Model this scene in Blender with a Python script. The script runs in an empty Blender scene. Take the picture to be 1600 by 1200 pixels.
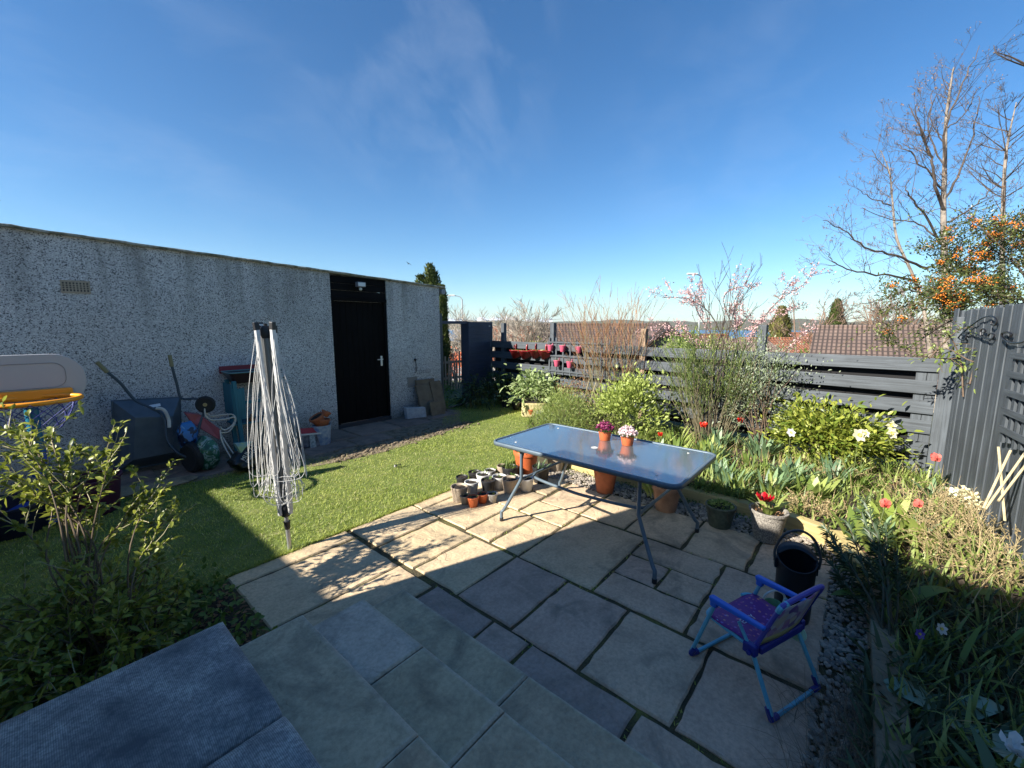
import bpy, math, random
import numpy as np
from math import radians as rad, sin, cos, pi
from mathutils import Vector, Matrix
random.seed(7)
RS = np.random.RandomState
S = bpy.context.scene
COL = S.collection

# ---------------------------------------------------------------- camera
F_PX, YAW, PITCH, CAM_H = 648.0, rad(-49.5), rad(8.0), 1.75
cam_d = bpy.data.cameras.new('camera')
cam_d.sensor_width = 36.0
cam_d.lens = F_PX / 1600.0 * 36.0
cam_d.clip_start = 0.05
cam_d.clip_end = 30000
cam = bpy.data.objects.new('camera', cam_d)
cam.location = (0, 0, CAM_H)
cam.rotation_euler = (pi / 2 - PITCH, 0, YAW)
COL.objects.link(cam)
S.camera = cam

# ---------------------------------------------------------------- world, sun, exposure
SUN_EL, SUN_AZ = rad(32.0), rad(161.5)          # azimuth of the sun, counter-clockwise from +X
world = bpy.data.worlds.new('World')
S.world = world
world.use_nodes = True
wn = world.node_tree
wn.nodes.clear()
w_out = wn.nodes.new('ShaderNodeOutputWorld')
w_bg = wn.nodes.new('ShaderNodeBackground')
w_bg.inputs['Strength'].default_value = 0.066
sky = wn.nodes.new('ShaderNodeTexSky')
sky.sky_type = 'NISHITA'
sky.sun_disc = False
sky.sun_elevation = SUN_EL
sky.sun_rotation = pi / 2 - SUN_AZ
sky.air_density = 1.0
sky.dust_density = 0.0
sky.ozone_density = 3.0
sky.altitude = 50
hsv = wn.nodes.new('ShaderNodeHueSaturation')
hsv.inputs['Saturation'].default_value = 1.22
hsv.inputs['Value'].default_value = 1.0
wn.links.new(sky.outputs[0], hsv.inputs['Color'])
tc = wn.nodes.new('ShaderNodeTexCoord')

def wmath(op, a, b=None, c=None):
    n = wn.nodes.new('ShaderNodeMath')
    n.operation = op
    for i, v in enumerate((a, b, c)):
        if v is None:
            continue
        if hasattr(v, 'node'):
            wn.links.new(v, n.inputs[i])
        else:
            n.inputs[i].default_value = v
    return n.outputs[0]

# thin cirrus: a stretched noise kept to two soft patches of the real sky
def cirrus(direction, rot, sc, size, amount, seed):
    mp = wn.nodes.new('ShaderNodeMapping')
    mp.inputs['Rotation'].default_value = rot
    mp.inputs['Scale'].default_value = sc
    mp.inputs['Location'].default_value = (seed, seed * .7, 0)
    wn.links.new(tc.outputs['Generated'], mp.inputs['Vector'])
    nz = wn.nodes.new('ShaderNodeTexNoise')
    nz.inputs['Scale'].default_value = 2.2
    nz.inputs['Detail'].default_value = 9
    nz.inputs['Roughness'].default_value = .6
    nz.inputs['Distortion'].default_value = .35
    wn.links.new(mp.outputs[0], nz.inputs['Vector'])
    d = wn.nodes.new('ShaderNodeVectorMath')
    d.operation = 'DOT_PRODUCT'
    wn.links.new(tc.outputs['Generated'], d.inputs[0])
    d.inputs[1].default_value = direction
    mr = wn.nodes.new('ShaderNodeMapRange')
    mr.interpolation_type = 'SMOOTHSTEP'
    mr.inputs['From Min'].default_value = cos(size)
    mr.inputs['From Max'].default_value = cos(size * .12)
    wn.links.new(d.outputs['Value'], mr.inputs['Value'])
    m2 = wn.nodes.new('ShaderNodeMapRange')
    m2.inputs['From Min'].default_value = .46
    m2.inputs['From Max'].default_value = .80
    wn.links.new(nz.outputs['Fac'], m2.inputs['Value'])
    return wmath('MULTIPLY', wmath('MULTIPLY', mr.outputs[0], m2.outputs[0]), amount)

CF = np.array([-sin(YAW) * cos(PITCH), cos(YAW) * cos(PITCH), -sin(PITCH)])
CR = np.array([cos(YAW), sin(YAW), 0.])
CU = np.cross(CR, CF)
CC = np.array([0, 0, CAM_H])
def ray(px, py):
    return CF + CR * (px - 800) / F_PX + CU * (600 - py) / F_PX
def G(px, py, z=0.):                 # the place on the level z
    d = ray(px, py)
    return CC + d * ((z - CAM_H) / d[2])
def B(px, py, dist):                 # the place at that depth
    return CC + ray(px, py) * dist
def PY(px, py, y):                   # the place on the wall plane y
    d = ray(px, py)
    return CC + d * (y / d[1])
def unit(v):
    v = np.array(v, float)
    return v / np.linalg.norm(v)

c1 = cirrus(tuple(unit(ray(660, 100))), (0, 0, .3), (1.6, 5.2, 3.4), .34, .09, 1.3)
c2 = cirrus(tuple(unit(ray(130, 120))), (0, 0, .8), (1.4, 3.4, 5.0), .40, .07, 4.1)
c3 = cirrus(tuple(unit(ray(1150, 200))), (0, 0, -.2), (1.0, 3.0, 6.0), .30, .05, 8.1)
csum = wmath('ADD', wmath('ADD', c1, c2), c3)
wmix = wn.nodes.new('ShaderNodeMix')
wmix.data_type = 'RGBA'
wmix.inputs['B'].default_value = (7.6, 8.0, 8.6, 1)
wn.links.new(csum, wmix.inputs['Factor'])
wtint = wn.nodes.new('ShaderNodeMix')
wtint.data_type = 'RGBA'; wtint.blend_type = 'MULTIPLY'
wtint.inputs['Factor'].default_value = 1
wtint.inputs['B'].default_value = (.75, .895, .97, 1)
wn.links.new(hsv.outputs[0], wtint.inputs['A'])
wn.links.new(wtint.outputs['Result'], wmix.inputs['A'])
wn.links.new(wmix.outputs['Result'], w_bg.inputs['Color'])
wn.links.new(w_bg.outputs[0], w_out.inputs[0])

sun_d = bpy.data.lights.new('sun', 'SUN')
sun_d.energy = 5.0
sun_d.angle = rad(.55)
sun_d.color = (1.0, .94, .84)
sun = bpy.data.objects.new('sun', sun_d)
sd = Vector((cos(SUN_EL) * cos(SUN_AZ), cos(SUN_EL) * sin(SUN_AZ), sin(SUN_EL)))
sun.rotation_euler = sd.to_track_quat('Z', 'Y').to_euler()
sun.location = (-10, 4, 12)
COL.objects.link(sun)

S.view_settings.view_transform = 'Standard'
S.view_settings.look = 'None'
S.view_settings.gamma = 1
S.view_settings.exposure = 1.4
S.render.engine = 'CYCLES'
S.cycles.max_bounces = 8
S.cycles.transparent_max_bounces = 12

# ---------------------------------------------------------------- materials
MATS = {}
def lin(c):
    return tuple(((x / 255 + .055) / 1.055) ** 2.4 if x / 255 > .04045 else x / 255 / 12.92 for x in c)

def mat(name, col, rough=.6, metal=0., noise=0., nscale=8., bump=0., bscale=40., spec=.5, col2=None,
        attr=False, trans=0., hue=0., detail=6, coat=0.):
    """Principled with an uneven colour (noise between col and col2), an optional per-point tint and bump."""
    if name in MATS:
        return MATS[name]
    m = bpy.data.materials.new(name)
    m.use_nodes = True
    nt = m.node_tree
    b = nt.nodes['Principled BSDF']
    b.inputs['Roughness'].default_value = rough
    b.inputs['Metallic'].default_value = metal
    b.inputs['Specular IOR Level'].default_value = spec
    if coat:
        b.inputs['Coat Weight'].default_value = coat
    c1 = tuple(col) + (1,)
    c2 = (tuple(col2) if col2 else tuple(max(0, x * (1 - noise)) for x in col)) + (1,)
    t = nt.nodes.new('ShaderNodeTexCoord')
    fac = None
    if attr:
        a = nt.nodes.new('ShaderNodeAttribute')
        a.attribute_name = 'rnd'
        fac = a.outputs['Fac']
    elif noise or col2:
        nz = nt.nodes.new('ShaderNodeTexNoise')
        nz.inputs['Scale'].default_value = nscale
        nz.inputs['Detail'].default_value = detail
        nz.inputs['Roughness'].default_value = .62
        nt.links.new(t.outputs['Object'], nz.inputs['Vector'])
        mr = nt.nodes.new('ShaderNodeMapRange')
        mr.inputs['From Min'].default_value = .34
        mr.inputs['From Max'].default_value = .66
        nt.links.new(nz.outputs['Fac'], mr.inputs['Value'])
        fac = mr.outputs[0]
    if fac is not None:
        mx = nt.nodes.new('ShaderNodeMix')
        mx.data_type = 'RGBA'
        mx.inputs['A'].default_value = c1
        mx.inputs['B'].default_value = c2
        nt.links.new(fac, mx.inputs['Factor'])
        cs = mx.outputs['Result']
        nt.links.new(cs, b.inputs['Base Color'])
    else:
        rgb = nt.nodes.new('ShaderNodeRGB')
        rgb.outputs[0].default_value = c1
        cs = rgb.outputs[0]
        nt.links.new(cs, b.inputs['Base Color'])
    if bump:
        nb = nt.nodes.new('ShaderNodeTexNoise')
        nb.inputs['Scale'].default_value = bscale
        nb.inputs['Detail'].default_value = 5
        nt.links.new(t.outputs['Object'], nb.inputs['Vector'])
        bp = nt.nodes.new('ShaderNodeBump')
        bp.inputs['Strength'].default_value = bump
        bp.inputs['Distance'].default_value = .01
        nt.links.new(nb.outputs['Fac'], bp.inputs['Height'])
        nt.links.new(bp.outputs[0], b.inputs['Normal'])
    if trans:
        tr = nt.nodes.new('ShaderNodeBsdfTranslucent')
        ms = nt.nodes.new('ShaderNodeMixShader')
        ms.inputs[0].default_value = trans
        nt.links.new(cs, tr.inputs['Color'])
        nt.links.new(b.outputs[0], ms.inputs[1])
        nt.links.new(tr.outputs[0], ms.inputs[2])
        nt.links.new(ms.outputs[0], nt.nodes['Material Output'].inputs[0])
    MATS[name] = m
    return m

def nodes_of(name):
    m = bpy.data.materials.new(name)
    m.use_nodes = True
    MATS[name] = m
    return m, m.node_tree, m.node_tree.nodes['Principled BSDF']
def nn(nt, kind, **kw):
    n = nt.nodes.new(kind)
    for k, v in kw.items():
        if k in n.inputs:
            n.inputs[k].default_value = v
        else:
            setattr(n, k, v)
    return n
def ramp(nt, src, stops):
    r = nt.nodes.new('ShaderNodeValToRGB')
    els = r.color_ramp.elements
    while len(els) < len(stops):
        els.new(.5)
    for e, (p, c) in zip(els, stops):
        e.position = p
        e.color = (c[0], c[1], c[2], 1) if hasattr(c, '__len__') else (c, c, c, 1)
    nt.links.new(src, r.inputs[0])
    return r.outputs[0]
def mixc(nt, fac, a, b, mode='MIX'):
    n = nt.nodes.new('ShaderNodeMix')
    n.data_type = 'RGBA'
    n.blend_type = mode
    for k, v in (('Factor', fac), ('A', a), ('B', b)):
        if hasattr(v, 'node'):
            nt.links.new(v, n.inputs[k])
        elif k == 'Factor':
            n.inputs[k].default_value = v
        else:
            n.inputs[k].default_value = tuple(v) + (1,)
    return n.outputs['Result']

# pebble-dash render: small pale and dark stone chips
def make_harl():
    m, nt, b = nodes_of('pebbledash')
    t = nn(nt, 'ShaderNodeTexCoord')
    v = nn(nt, 'ShaderNodeTexVoronoi', Scale=118.0)
    nt.links.new(t.outputs['Object'], v.inputs['Vector'])
    sep = nn(nt, 'ShaderNodeSeparateColor')
    nt.links.new(v.outputs['Color'], sep.inputs[0])
    chips = ramp(nt, sep.outputs[0], [(0, (.06, .06, .065)), (.14, (.13, .13, .135)), (.22, (.44, .43, .42)), (.75, (.62, .61, .59)), (1, (.80, .79, .76))])
    nz = nn(nt, 'ShaderNodeTexNoise', Scale=.9, Detail=5.0)
    nt.links.new(t.outputs['Object'], nz.inputs['Vector'])
    soft = ramp(nt, nz.outputs['Fac'], [(.3, .78), (.7, 1.06)])
    c = mixc(nt, 1.0, chips, soft, 'MULTIPLY')
    # old rain stains running down from the coping and a muddy band at the foot
    mp = nn(nt, 'ShaderNodeMapping'); mp.inputs['Scale'].default_value = (3.2, 3.2, .28)
    nt.links.new(t.outputs['Object'], mp.inputs['Vector'])
    sk = nn(nt, 'ShaderNodeTexNoise', Scale=1.0, Detail=5.0, Roughness=.6)
    nt.links.new(mp.outputs[0], sk.inputs['Vector'])
    xyz = nn(nt, 'ShaderNodeSeparateXYZ'); nt.links.new(t.outputs['Object'], xyz.inputs[0])
    def mr(src, a, b_, c_, d_):
        n = nn(nt, 'ShaderNodeMapRange'); nt.links.new(src, n.inputs['Value'])
        for k_, v_ in (('From Min', a), ('From Max', b_), ('To Min', c_), ('To Max', d_)): n.inputs[k_].default_value = v_
        return n.outputs[0]
    def mul(a, b_):
        n = nn(nt, 'ShaderNodeMath', operation='MULTIPLY'); nt.links.new(a, n.inputs[0]); nt.links.new(b_, n.inputs[1]); return n.outputs[0]
    topf = mul(mr(xyz.outputs['Z'], 1.5, 2.6, 0, .75), mr(sk.outputs['Fac'], .45, .68, 0, 1))
    c = mixc(nt, topf, c, (.16, .155, .135))
    footf = mul(mr(xyz.outputs['Z'], .42, .0, 0, .85), mr(nz.outputs['Fac'], .25, .6, .3, 1))
    c = mixc(nt, footf, c, (.13, .12, .085))
    nt.links.new(c, b.inputs['Base Color'])
    b.inputs['Roughness'].default_value = .85
    bp = nn(nt, 'ShaderNodeBump', Strength=.75, Distance=.006)
    nt.links.new(v.outputs['Distance'], bp.inputs['Height'])
    bp.invert = True
    nt.links.new(bp.outputs[0], b.inputs['Normal'])
    return m

# riven paving: one tint per slab (point colour), cloudy stone and dirt
def make_paving(name='paving', dark=1.0, k=1.0, cols=None):
    m, nt, b = nodes_of(name)
    t = nn(nt, 'ShaderNodeTexCoord')
    a = nn(nt, 'ShaderNodeAttribute', attribute_name='rnd')
    base = ramp(nt, a.outputs['Fac'], cols or [(0, (.56, .425, .25)), (.25, (.58, .44, .275)), (.5, (.58, .42, .27)), (.75, (.56, .39, .285)), (1, (.38, .28, .225))])
    n1 = nn(nt, 'ShaderNodeTexNoise', Scale=5.0, Detail=9.0, Roughness=.65)
    n2 = nn(nt, 'ShaderNodeTexNoise', Scale=46.0, Detail=6.0, Roughness=.7)
    n3 = nn(nt, 'ShaderNodeTexNoise', Scale=2.3, Detail=8.0, Roughness=.65, Distortion=1.2)
    for n in (n1, n2, n3):
        nt.links.new(t.outputs['Object'], n.inputs['Vector'])
    c = mixc(nt, 1.0, base, ramp(nt, n1.outputs['Fac'], [(.25, .74), (.5, .98), (.75, 1.14)]), 'MULTIPLY')
    c = mixc(nt, 1.0, c, ramp(nt, n2.outputs['Fac'], [(.3, .76), (.6, 1.08)]), 'MULTIPLY')
    c = mixc(nt, ramp(nt, n3.outputs['Fac'], [(.50, 0), (.60, .35), (.72, .75)]), c, (.14 * k, .125 * k, .095 * k))
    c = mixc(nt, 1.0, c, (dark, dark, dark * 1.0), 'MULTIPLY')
    nt.links.new(c, b.inputs['Base Color'])
    b.inputs['Roughness'].default_value = .82
    rv = nn(nt, 'ShaderNodeTexNoise', Scale=3.4, Detail=3.0, Roughness=.45, Distortion=1.6)
    nt.links.new(t.outputs['Object'], rv.inputs['Vector'])
    st = ramp(nt, rv.outputs['Fac'], [(.38, 0), (.41, .35), (.50, .42), (.525, .75), (.62, .8), (.64, 1)])
    bp0 = nn(nt, 'ShaderNodeBump', Strength=.55, Distance=.010)
    nt.links.new(st, bp0.inputs['Height'])
    bp = nn(nt, 'ShaderNodeBump', Strength=.8, Distance=.014)
    nt.links.new(bp0.outputs[0], bp.inputs['Normal'])
    nt.links.new(n1.outputs['Fac'], bp.inputs['Height'])
    bp2 = nn(nt, 'ShaderNodeBump', Strength=.5, Distance=.004)
    nt.links.new(n2.outputs['Fac'], bp2.inputs['Height'])
    nt.links.new(bp.outputs[0], bp2.inputs['Normal'])
    nt.links.new(bp2.outputs[0], b.inputs['Normal'])
    return m

# weathered painted timber with grain along one object axis
def make_timber(name, col, axis=0, var=.5, rough=.62, gr=1.0):
    if name in MATS:
        return MATS[name]
    m, nt, b = nodes_of(name)
    t = nn(nt, 'ShaderNodeTexCoord')
    mp = nn(nt, 'ShaderNodeMapping')
    s = [46 * gr, 46 * gr, 46 * gr]
    s[axis] = 2.2 * gr
    mp.inputs['Scale'].default_value = s
    nt.links.new(t.outputs['Object'], mp.inputs['Vector'])
    n1 = nn(nt, 'ShaderNodeTexNoise', Scale=1.0, Detail=6.0, Roughness=.6, Distortion=.4)
    nt.links.new(mp.outputs[0], n1.inputs['Vector'])
    n2 = nn(nt, 'ShaderNodeTexNoise', Scale=2.6, Detail=5.0)
    nt.links.new(t.outputs['Object'], n2.inputs['Vector'])
    c = mixc(nt, 1.0, col, ramp(nt, n1.outputs['Fac'], [(.3, 1 - var), (.55, 1), (.75, 1 + var * .6)]), 'MULTIPLY')
    c = mixc(nt, 1.0, c, ramp(nt, n2.outputs['Fac'], [(.3, .78), (.7, 1.15)]), 'MULTIPLY')
    nt.links.new(c, b.inputs['Base Color'])
    b.inputs['Roughness'].default_value = rough
    bp = nn(nt, 'ShaderNodeBump', Strength=.35, Distance=.004)
    nt.links.new(n1.outputs['Fac'], bp.inputs['Height'])
    nt.links.new(bp.outputs[0], b.inputs['Normal'])
    return m

def make_ground(name, cols, s1=6., s2=60., bump=.6, rough=.95, dist=.02):
    m, nt, b = nodes_of(name)
    t = nn(nt, 'ShaderNodeTexCoord')
    n1 = nn(nt, 'ShaderNodeTexNoise', Scale=s1, Detail=7.0, Roughness=.6)
    n2 = nn(nt, 'ShaderNodeTexNoise', Scale=s2, Detail=5.0, Roughness=.7)
    for n in (n1, n2):
        nt.links.new(t.outputs['Object'], n.inputs['Vector'])
    c = ramp(nt, n1.outputs['Fac'], [(.3, cols[0]), (.5, cols[1]), (.7, cols[2])])
    c = mixc(nt, 1.0, c, ramp(nt, n2.outputs['Fac'], [(.3, .6), (.65, 1.25)]), 'MULTIPLY')
    nt.links.new(c, b.inputs['Base Color'])
    b.inputs['Roughness'].default_value = rough
    bp = nn(nt, 'ShaderNodeBump', Strength=bump, Distance=dist)
    nt.links.new(n2.outputs['Fac'], bp.inputs['Height'])
    nt.links.new(bp.outputs[0], b.inputs['Normal'])
    return m

harl = make_harl()
paving = make_paving()
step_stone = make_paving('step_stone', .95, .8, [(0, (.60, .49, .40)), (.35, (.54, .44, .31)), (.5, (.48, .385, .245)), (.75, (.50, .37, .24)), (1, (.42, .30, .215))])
SLATE = (.070, .082, .094)
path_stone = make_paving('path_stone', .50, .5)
slate_h = make_timber('slate_paint_boards', SLATE, 1)
slate_v = make_timber('slate_paint_planks', SLATE, 2)
dark_v = make_timber('black_paint_planks', (.004, .0038, .004), 2, .4, .8)
dark_v.node_tree.nodes['Principled BSDF'].inputs['Specular IOR Level'].default_value = .12
dark_h = make_timber('black_paint_boards', (.005, .005, .006), 0, .4, .8)
dark_h.node_tree.nodes['Principled BSDF'].inputs['Specular IOR Level'].default_value = .12
navy_h = make_timber('dark_blue_paint', (.035, .045, .075), 0, .35)
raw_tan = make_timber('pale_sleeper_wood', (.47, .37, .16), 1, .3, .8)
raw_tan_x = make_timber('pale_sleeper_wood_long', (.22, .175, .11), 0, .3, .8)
picket_w = make_timber('weathered_picket_wood', (.30, .21, .14), 2, .4, .8)
cane_m = mat('bamboo_cane', (.55, .46, .28), .6, noise=.4, nscale=20)
soil_m = make_ground('soil', [(.020, .014, .009), (.045, .032, .02), (.08, .058, .038)], 7, 50, .9)
dry_soil = make_ground('dry_soil', [(.10, .075, .045), (.20, .155, .10), (.28, .22, .15)], 9, 60, .9)
turf_m = make_ground('turf', [(.09, .12, .02), (.13, .17, .03), (.19, .20, .06)], 5, 120, .5)
joint_m = make_ground('joint_soil', [(.05, .038, .022), (.085, .07, .032), (.16, .15, .035)], 5, 70, .8)
grass_m = mat('grass_blade', (.22, .31, .035), .55, col2=(.50, .52, .13), attr=True, trans=.38)
terracotta = mat('terracotta', (.42, .13, .055), .8, noise=.35, nscale=14, bump=.2)
terracotta2 = mat('faded_terracotta', (.46, .24, .14), .85, noise=.35, nscale=9, bump=.25)
plastic_tc = mat('orange_plastic', (.50, .115, .035), .5, noise=.15)
plastic_bk = mat('black_plastic', (.018, .018, .02), .45)
plastic_gr = mat('grey_plastic', (.40, .39, .36), .55, noise=.25, nscale=20)
plastic_wh = mat('white_plastic', (.62, .61, .58), .5, noise=.2, nscale=15)
plastic_tan = mat('tan_plastic', (.40, .32, .235), .6, noise=.25, nscale=12)
compost = mat('compost', (.028, .018, .011), .95, noise=.6, nscale=60, bump=.9, bscale=90)
steel = mat('galvanised_steel', (.45, .45, .44), .38, metal=.85, noise=.2, nscale=20)

# ---------------------------------------------------------------- mesh building
def link(o, parent=None):
    COL.objects.link(o)
    if parent is not None:
        o.parent = parent
    return o

def tag(o, label=None, cat=None, group=None, kind=None):
    if label: o['label'] = label
    if cat: o['category'] = cat
    if group: o['group'] = group
    if kind: o['kind'] = kind
    return o

def thing(name, label, cat, loc=(0, 0, 0), rz=0., group=None):
    o = bpy.data.objects.new(name, None)
    o.empty_display_size = .1
    o.location = tuple(float(v) for v in loc)
    o.rotation_euler = (0, 0, rz)
    link(o)
    return tag(o, label, cat, group)

def mesh_np(name, V, faces, material, parent=None, smooth=False, rnd=None):
    """V (n,3); faces: list of (m,k) int arrays."""
    me = bpy.data.meshes.new(name)
    V = np.asarray(V, np.float32)
    faces = [np.asarray(f, np.int32) for f in faces if len(f)]
    me.vertices.add(len(V))
    me.vertices.foreach_set('co', V.ravel())
    loops = np.concatenate([f.ravel() for f in faces])
    tot = np.concatenate([np.full(len(f), f.shape[1], np.int32) for f in faces])
    st = np.concatenate([[0], np.cumsum(tot)[:-1]]).astype(np.int32)
    me.loops.add(len(loops))
    me.loops.foreach_set('vertex_index', loops)
    me.polygons.add(len(tot))
    me.polygons.foreach_set('loop_start', st)
    me.polygons.foreach_set('loop_total', tot)
    if smooth:
        me.polygons.foreach_set('use_smooth', np.ones(len(tot), bool))
    me.update(calc_edges=True)
    if rnd is not None:
        at = me.attributes.new('rnd', 'FLOAT', 'POINT')
        at.data.foreach_set('value', np.asarray(rnd, np.float32))
    me.materials.append(material)
    return link(bpy.data.objects.new(name, me), parent)

def rot_to(d):
    """matrix whose z axis is d"""
    return Vector(tuple(float(x) for x in d)).to_track_quat('Z', 'Y').to_matrix()

class MB:
    def __init__(s):
        s.v, s.f, s.r = [], [], []
        s.cur = 0.
    def add(s, vs, fs, M=None):
        o = len(s.v)
        for v in vs:
            if M is not None:
                v = M @ Vector(tuple(float(q) for q in v))
            s.v.append((float(v[0]), float(v[1]), float(v[2])))
            s.r.append(s.cur)
        for f in fs:
            s.f.append(tuple(i + o for i in f))
        return s
    def box(s, x0, x1, y0, y1, z0, z1, M=None):
        vs = [(x, y, z) for z in (z0, z1) for y in (y0, y1) for x in (x0, x1)]
        return s.add(vs, [(0, 2, 3, 1), (4, 5, 7, 6), (0, 1, 5, 4), (2, 6, 7, 3), (0, 4, 6, 2), (1, 3, 7, 5)], M)
    def bar(s, a, b, w, h, up=(0, 0, 1)):
        """box from a to b, w across, h along up"""
        a, b, u = np.array(a, float), np.array(b, float), np.array(up, float)
        d = unit(b - a)
        r = unit(np.cross(d, u))
        u = np.cross(r, d)
        vs = []
        for p in (a, b):
            for sr, su in ((-1, -1), (1, -1), (1, 1), (-1, 1)):
                vs.append(p + r * sr * w / 2 + u * su * h / 2)
        return s.add(vs, [(3, 2, 1, 0), (4, 5, 6, 7), (0, 1, 5, 4), (1, 2, 6, 5), (2, 3, 7, 6), (3, 0, 4, 7)])
    def tube(s, path, r, n=8, cap=True):
        P = [np.array(p, float) for p in path]
        R = r if hasattr(r, '__len__') else [r] * len(P)
        o = len(s.v)
        ref = np.array([.13, .27, .95])
        for i, p in enumerate(P):
            d = unit(P[min(i + 1, len(P) - 1)] - P[max(i - 1, 0)] + 1e-9)
            x = np.cross(d, ref)
            if np.linalg.norm(x) < .15:
                x = np.cross(d, np.array([1., 0, 0]))
            x = unit(x)
            ref = np.cross(x, d)
            y = ref
            for k in range(n):
                a = 2 * pi * k / n
                q = p + (x * cos(a) + y * sin(a)) * R[i]
                s.v.append(tuple(float(t) for t in q))
                s.r.append(s.cur)
        for i in range(len(P) - 1):
            for k in range(n):
                a, b = o + i * n + k, o + i * n + (k + 1) % n
                s.f.append((a, b, b + n, a + n))
        if cap:
            s.f.append(tuple(o + k for k in range(n))[::-1])
            s.f.append(tuple(o + (len(P) - 1) * n + k for k in range(n)))
        return s
    def lathe(s, prof, n=24, c=(0, 0, 0), M=None, wob=None):
        vs, fs = [], []
        for (r, z) in prof:
            for k in range(n):
                a = 2 * pi * k / n
                rr = r * (wob(a, z) if wob else 1)
                vs.append((c[0] + rr * cos(a), c[1] + rr * sin(a), c[2] + z))
        m = len(prof)
        for i in range(m - 1):
            for k in range(n):
                a, b = i * n + k, i * n + (k + 1) % n
                fs.append((a, b, b + n, a + n))
        if prof[0][0] > 1e-4:
            fs.append(tuple(range(n))[::-1])
        if prof[-1][0] > 1e-4:
            fs.append(tuple((m - 1) * n + k for k in range(n)))
        return s.add(vs, fs, M)
    def prism(s, poly, z0, z1, M=None):
        n = len(poly)
        vs = [(p[0], p[1], z0) for p in poly] + [(p[0], p[1], z1) for p in poly]
        fs = [tuple(range(n))[::-1], tuple(range(n, 2 * n))] + [(k, (k + 1) % n, n + (k + 1) % n, n + k) for k in range(n)]
        return s.add(vs, fs, M)
    def ball(s, c, r, n=10, m=6, sq=(1, 1, 1)):
        vs, fs = [(c[0], c[1], c[2] - r * sq[2])], []
        for i in range(1, m):
            t = pi * i / m
            for k in range(n):
                a = 2 * pi * k / n
                vs.append((c[0] + r * sq[0] * sin(t) * cos(a), c[1] + r * sq[1] * sin(t) * sin(a), c[2] - r * sq[2] * cos(t)))
        vs.append((c[0], c[1], c[2] + r * sq[2]))
        for k in range(n):
            fs.append((0, 1 + (k + 1) % n, 1 + k))
            fs.append((len(vs) - 1, 1 + (m - 2) * n + k, 1 + (m - 2) * n + (k + 1) % n))
        for i in range(m - 2):
            for k in range(n):
                a, b = 1 + i * n + k, 1 + i * n + (k + 1) % n
                fs.append((a, b, b + n, a + n))
        return s.add(vs, fs)
    def build(s, name, material, parent=None, smooth=False, bevel=0., rnd=False):
        me = bpy.data.meshes.new(name)
        me.from_pydata(s.v, [], s.f)
        me.update()
        if smooth:
            me.polygons.foreach_set('use_smooth', [True] * len(me.polygons))
            me.update()
            try:
                me.set_sharp_from_angle(angle=rad(38))
            except Exception:
                pass
        if rnd:
            at = me.attributes.new('rnd', 'FLOAT', 'POINT')
            at.data.foreach_set('value', s.r)
        me.materials.append(material)
        o = link(bpy.data.objects.new(name, me), parent)
        if bevel:
            bm_ = o.modifiers.new('bevel', 'BEVEL')
            bm_.width = bevel
            bm_.segments = 2
            bm_.limit_method = 'ANGLE'
        return o

def copy_tree(o, parent=None):
    c = o.copy()
    COL.objects.link(c)
    c.parent = parent
    for ch in list(o.children):
        copy_tree(ch, c)
    return c

def smooth_path(pts, k=5):
    """Catmull-Rom through pts"""
    P = [np.array(p, float) for p in pts]
    P = [2 * P[0] - P[1]] + P + [2 * P[-1] - P[-2]]
    out = []
    for i in range(1, len(P) - 2):
        for j in range(k):
            t = j / k
            out.append(.5 * ((2 * P[i]) + (P[i + 1] - P[i - 1]) * t + (2 * P[i - 1] - 5 * P[i] + 4 * P[i + 1] - P[i + 2]) * t * t + (-P[i - 1] + 3 * P[i] - 3 * P[i + 1] + P[i + 2]) * t ** 3))
    out.append(P[-2])
    return out

# ---------------------------------------------------------------- foliage
def norm(a):
    return a / (np.linalg.norm(a, axis=1, keepdims=True) + 1e-9)

def leaves_geo(P, D, N, L, W, droop=.0, fold=.12):
    """one folded, slightly drooping 8-point leaf at every P"""
    P, D, N = np.asarray(P, float), norm(np.asarray(D, float)), np.asarray(N, float)
    Sd = norm(np.cross(D, N))
    N = np.cross(Sd, D)
    L = np.broadcast_to(np.asarray(L, float).reshape(-1, 1), (len(P), 1))
    W = np.broadcast_to(np.asarray(W, float).reshape(-1, 1), (len(P), 1))
    def at(t, s, f):
        q = P + D * L * t + Sd * W * s + N * W * f
        q[:, 2:3] -= L * droop * t * t
        return q
    rows = [at(0, 0, 0), at(.3, .48, fold), at(.68, .42, fold), at(1, 0, 0), at(.68, -.42, fold), at(.3, -.48, fold), at(.5, 0, 0)]
    V = np.stack(rows, 1).reshape(-1, 3)
    o = (np.arange(len(P)) * 7)[:, None]
    tri = np.concatenate([o + np.array([[0, 1, 6]]), o + np.array([[2, 3, 6]]), o + np.array([[3, 4, 6]]), o + np.array([[5, 0, 6]]),
                          o + np.array([[1, 2, 6]]), o + np.array([[4, 5, 6]])])
    return V, tri

def leaf_obj(name, P, D, N, L, W, material, parent=None, seed=1, droop=.1, fold=.12, rnd=None):
    V, tri = leaves_geo(P, D, N, L, W, droop, fold)
    r = RS(seed).rand(len(P)) if rnd is None else rnd
    return mesh_np(name, V, [tri], material, parent, rnd=np.repeat(r, 7))

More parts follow.
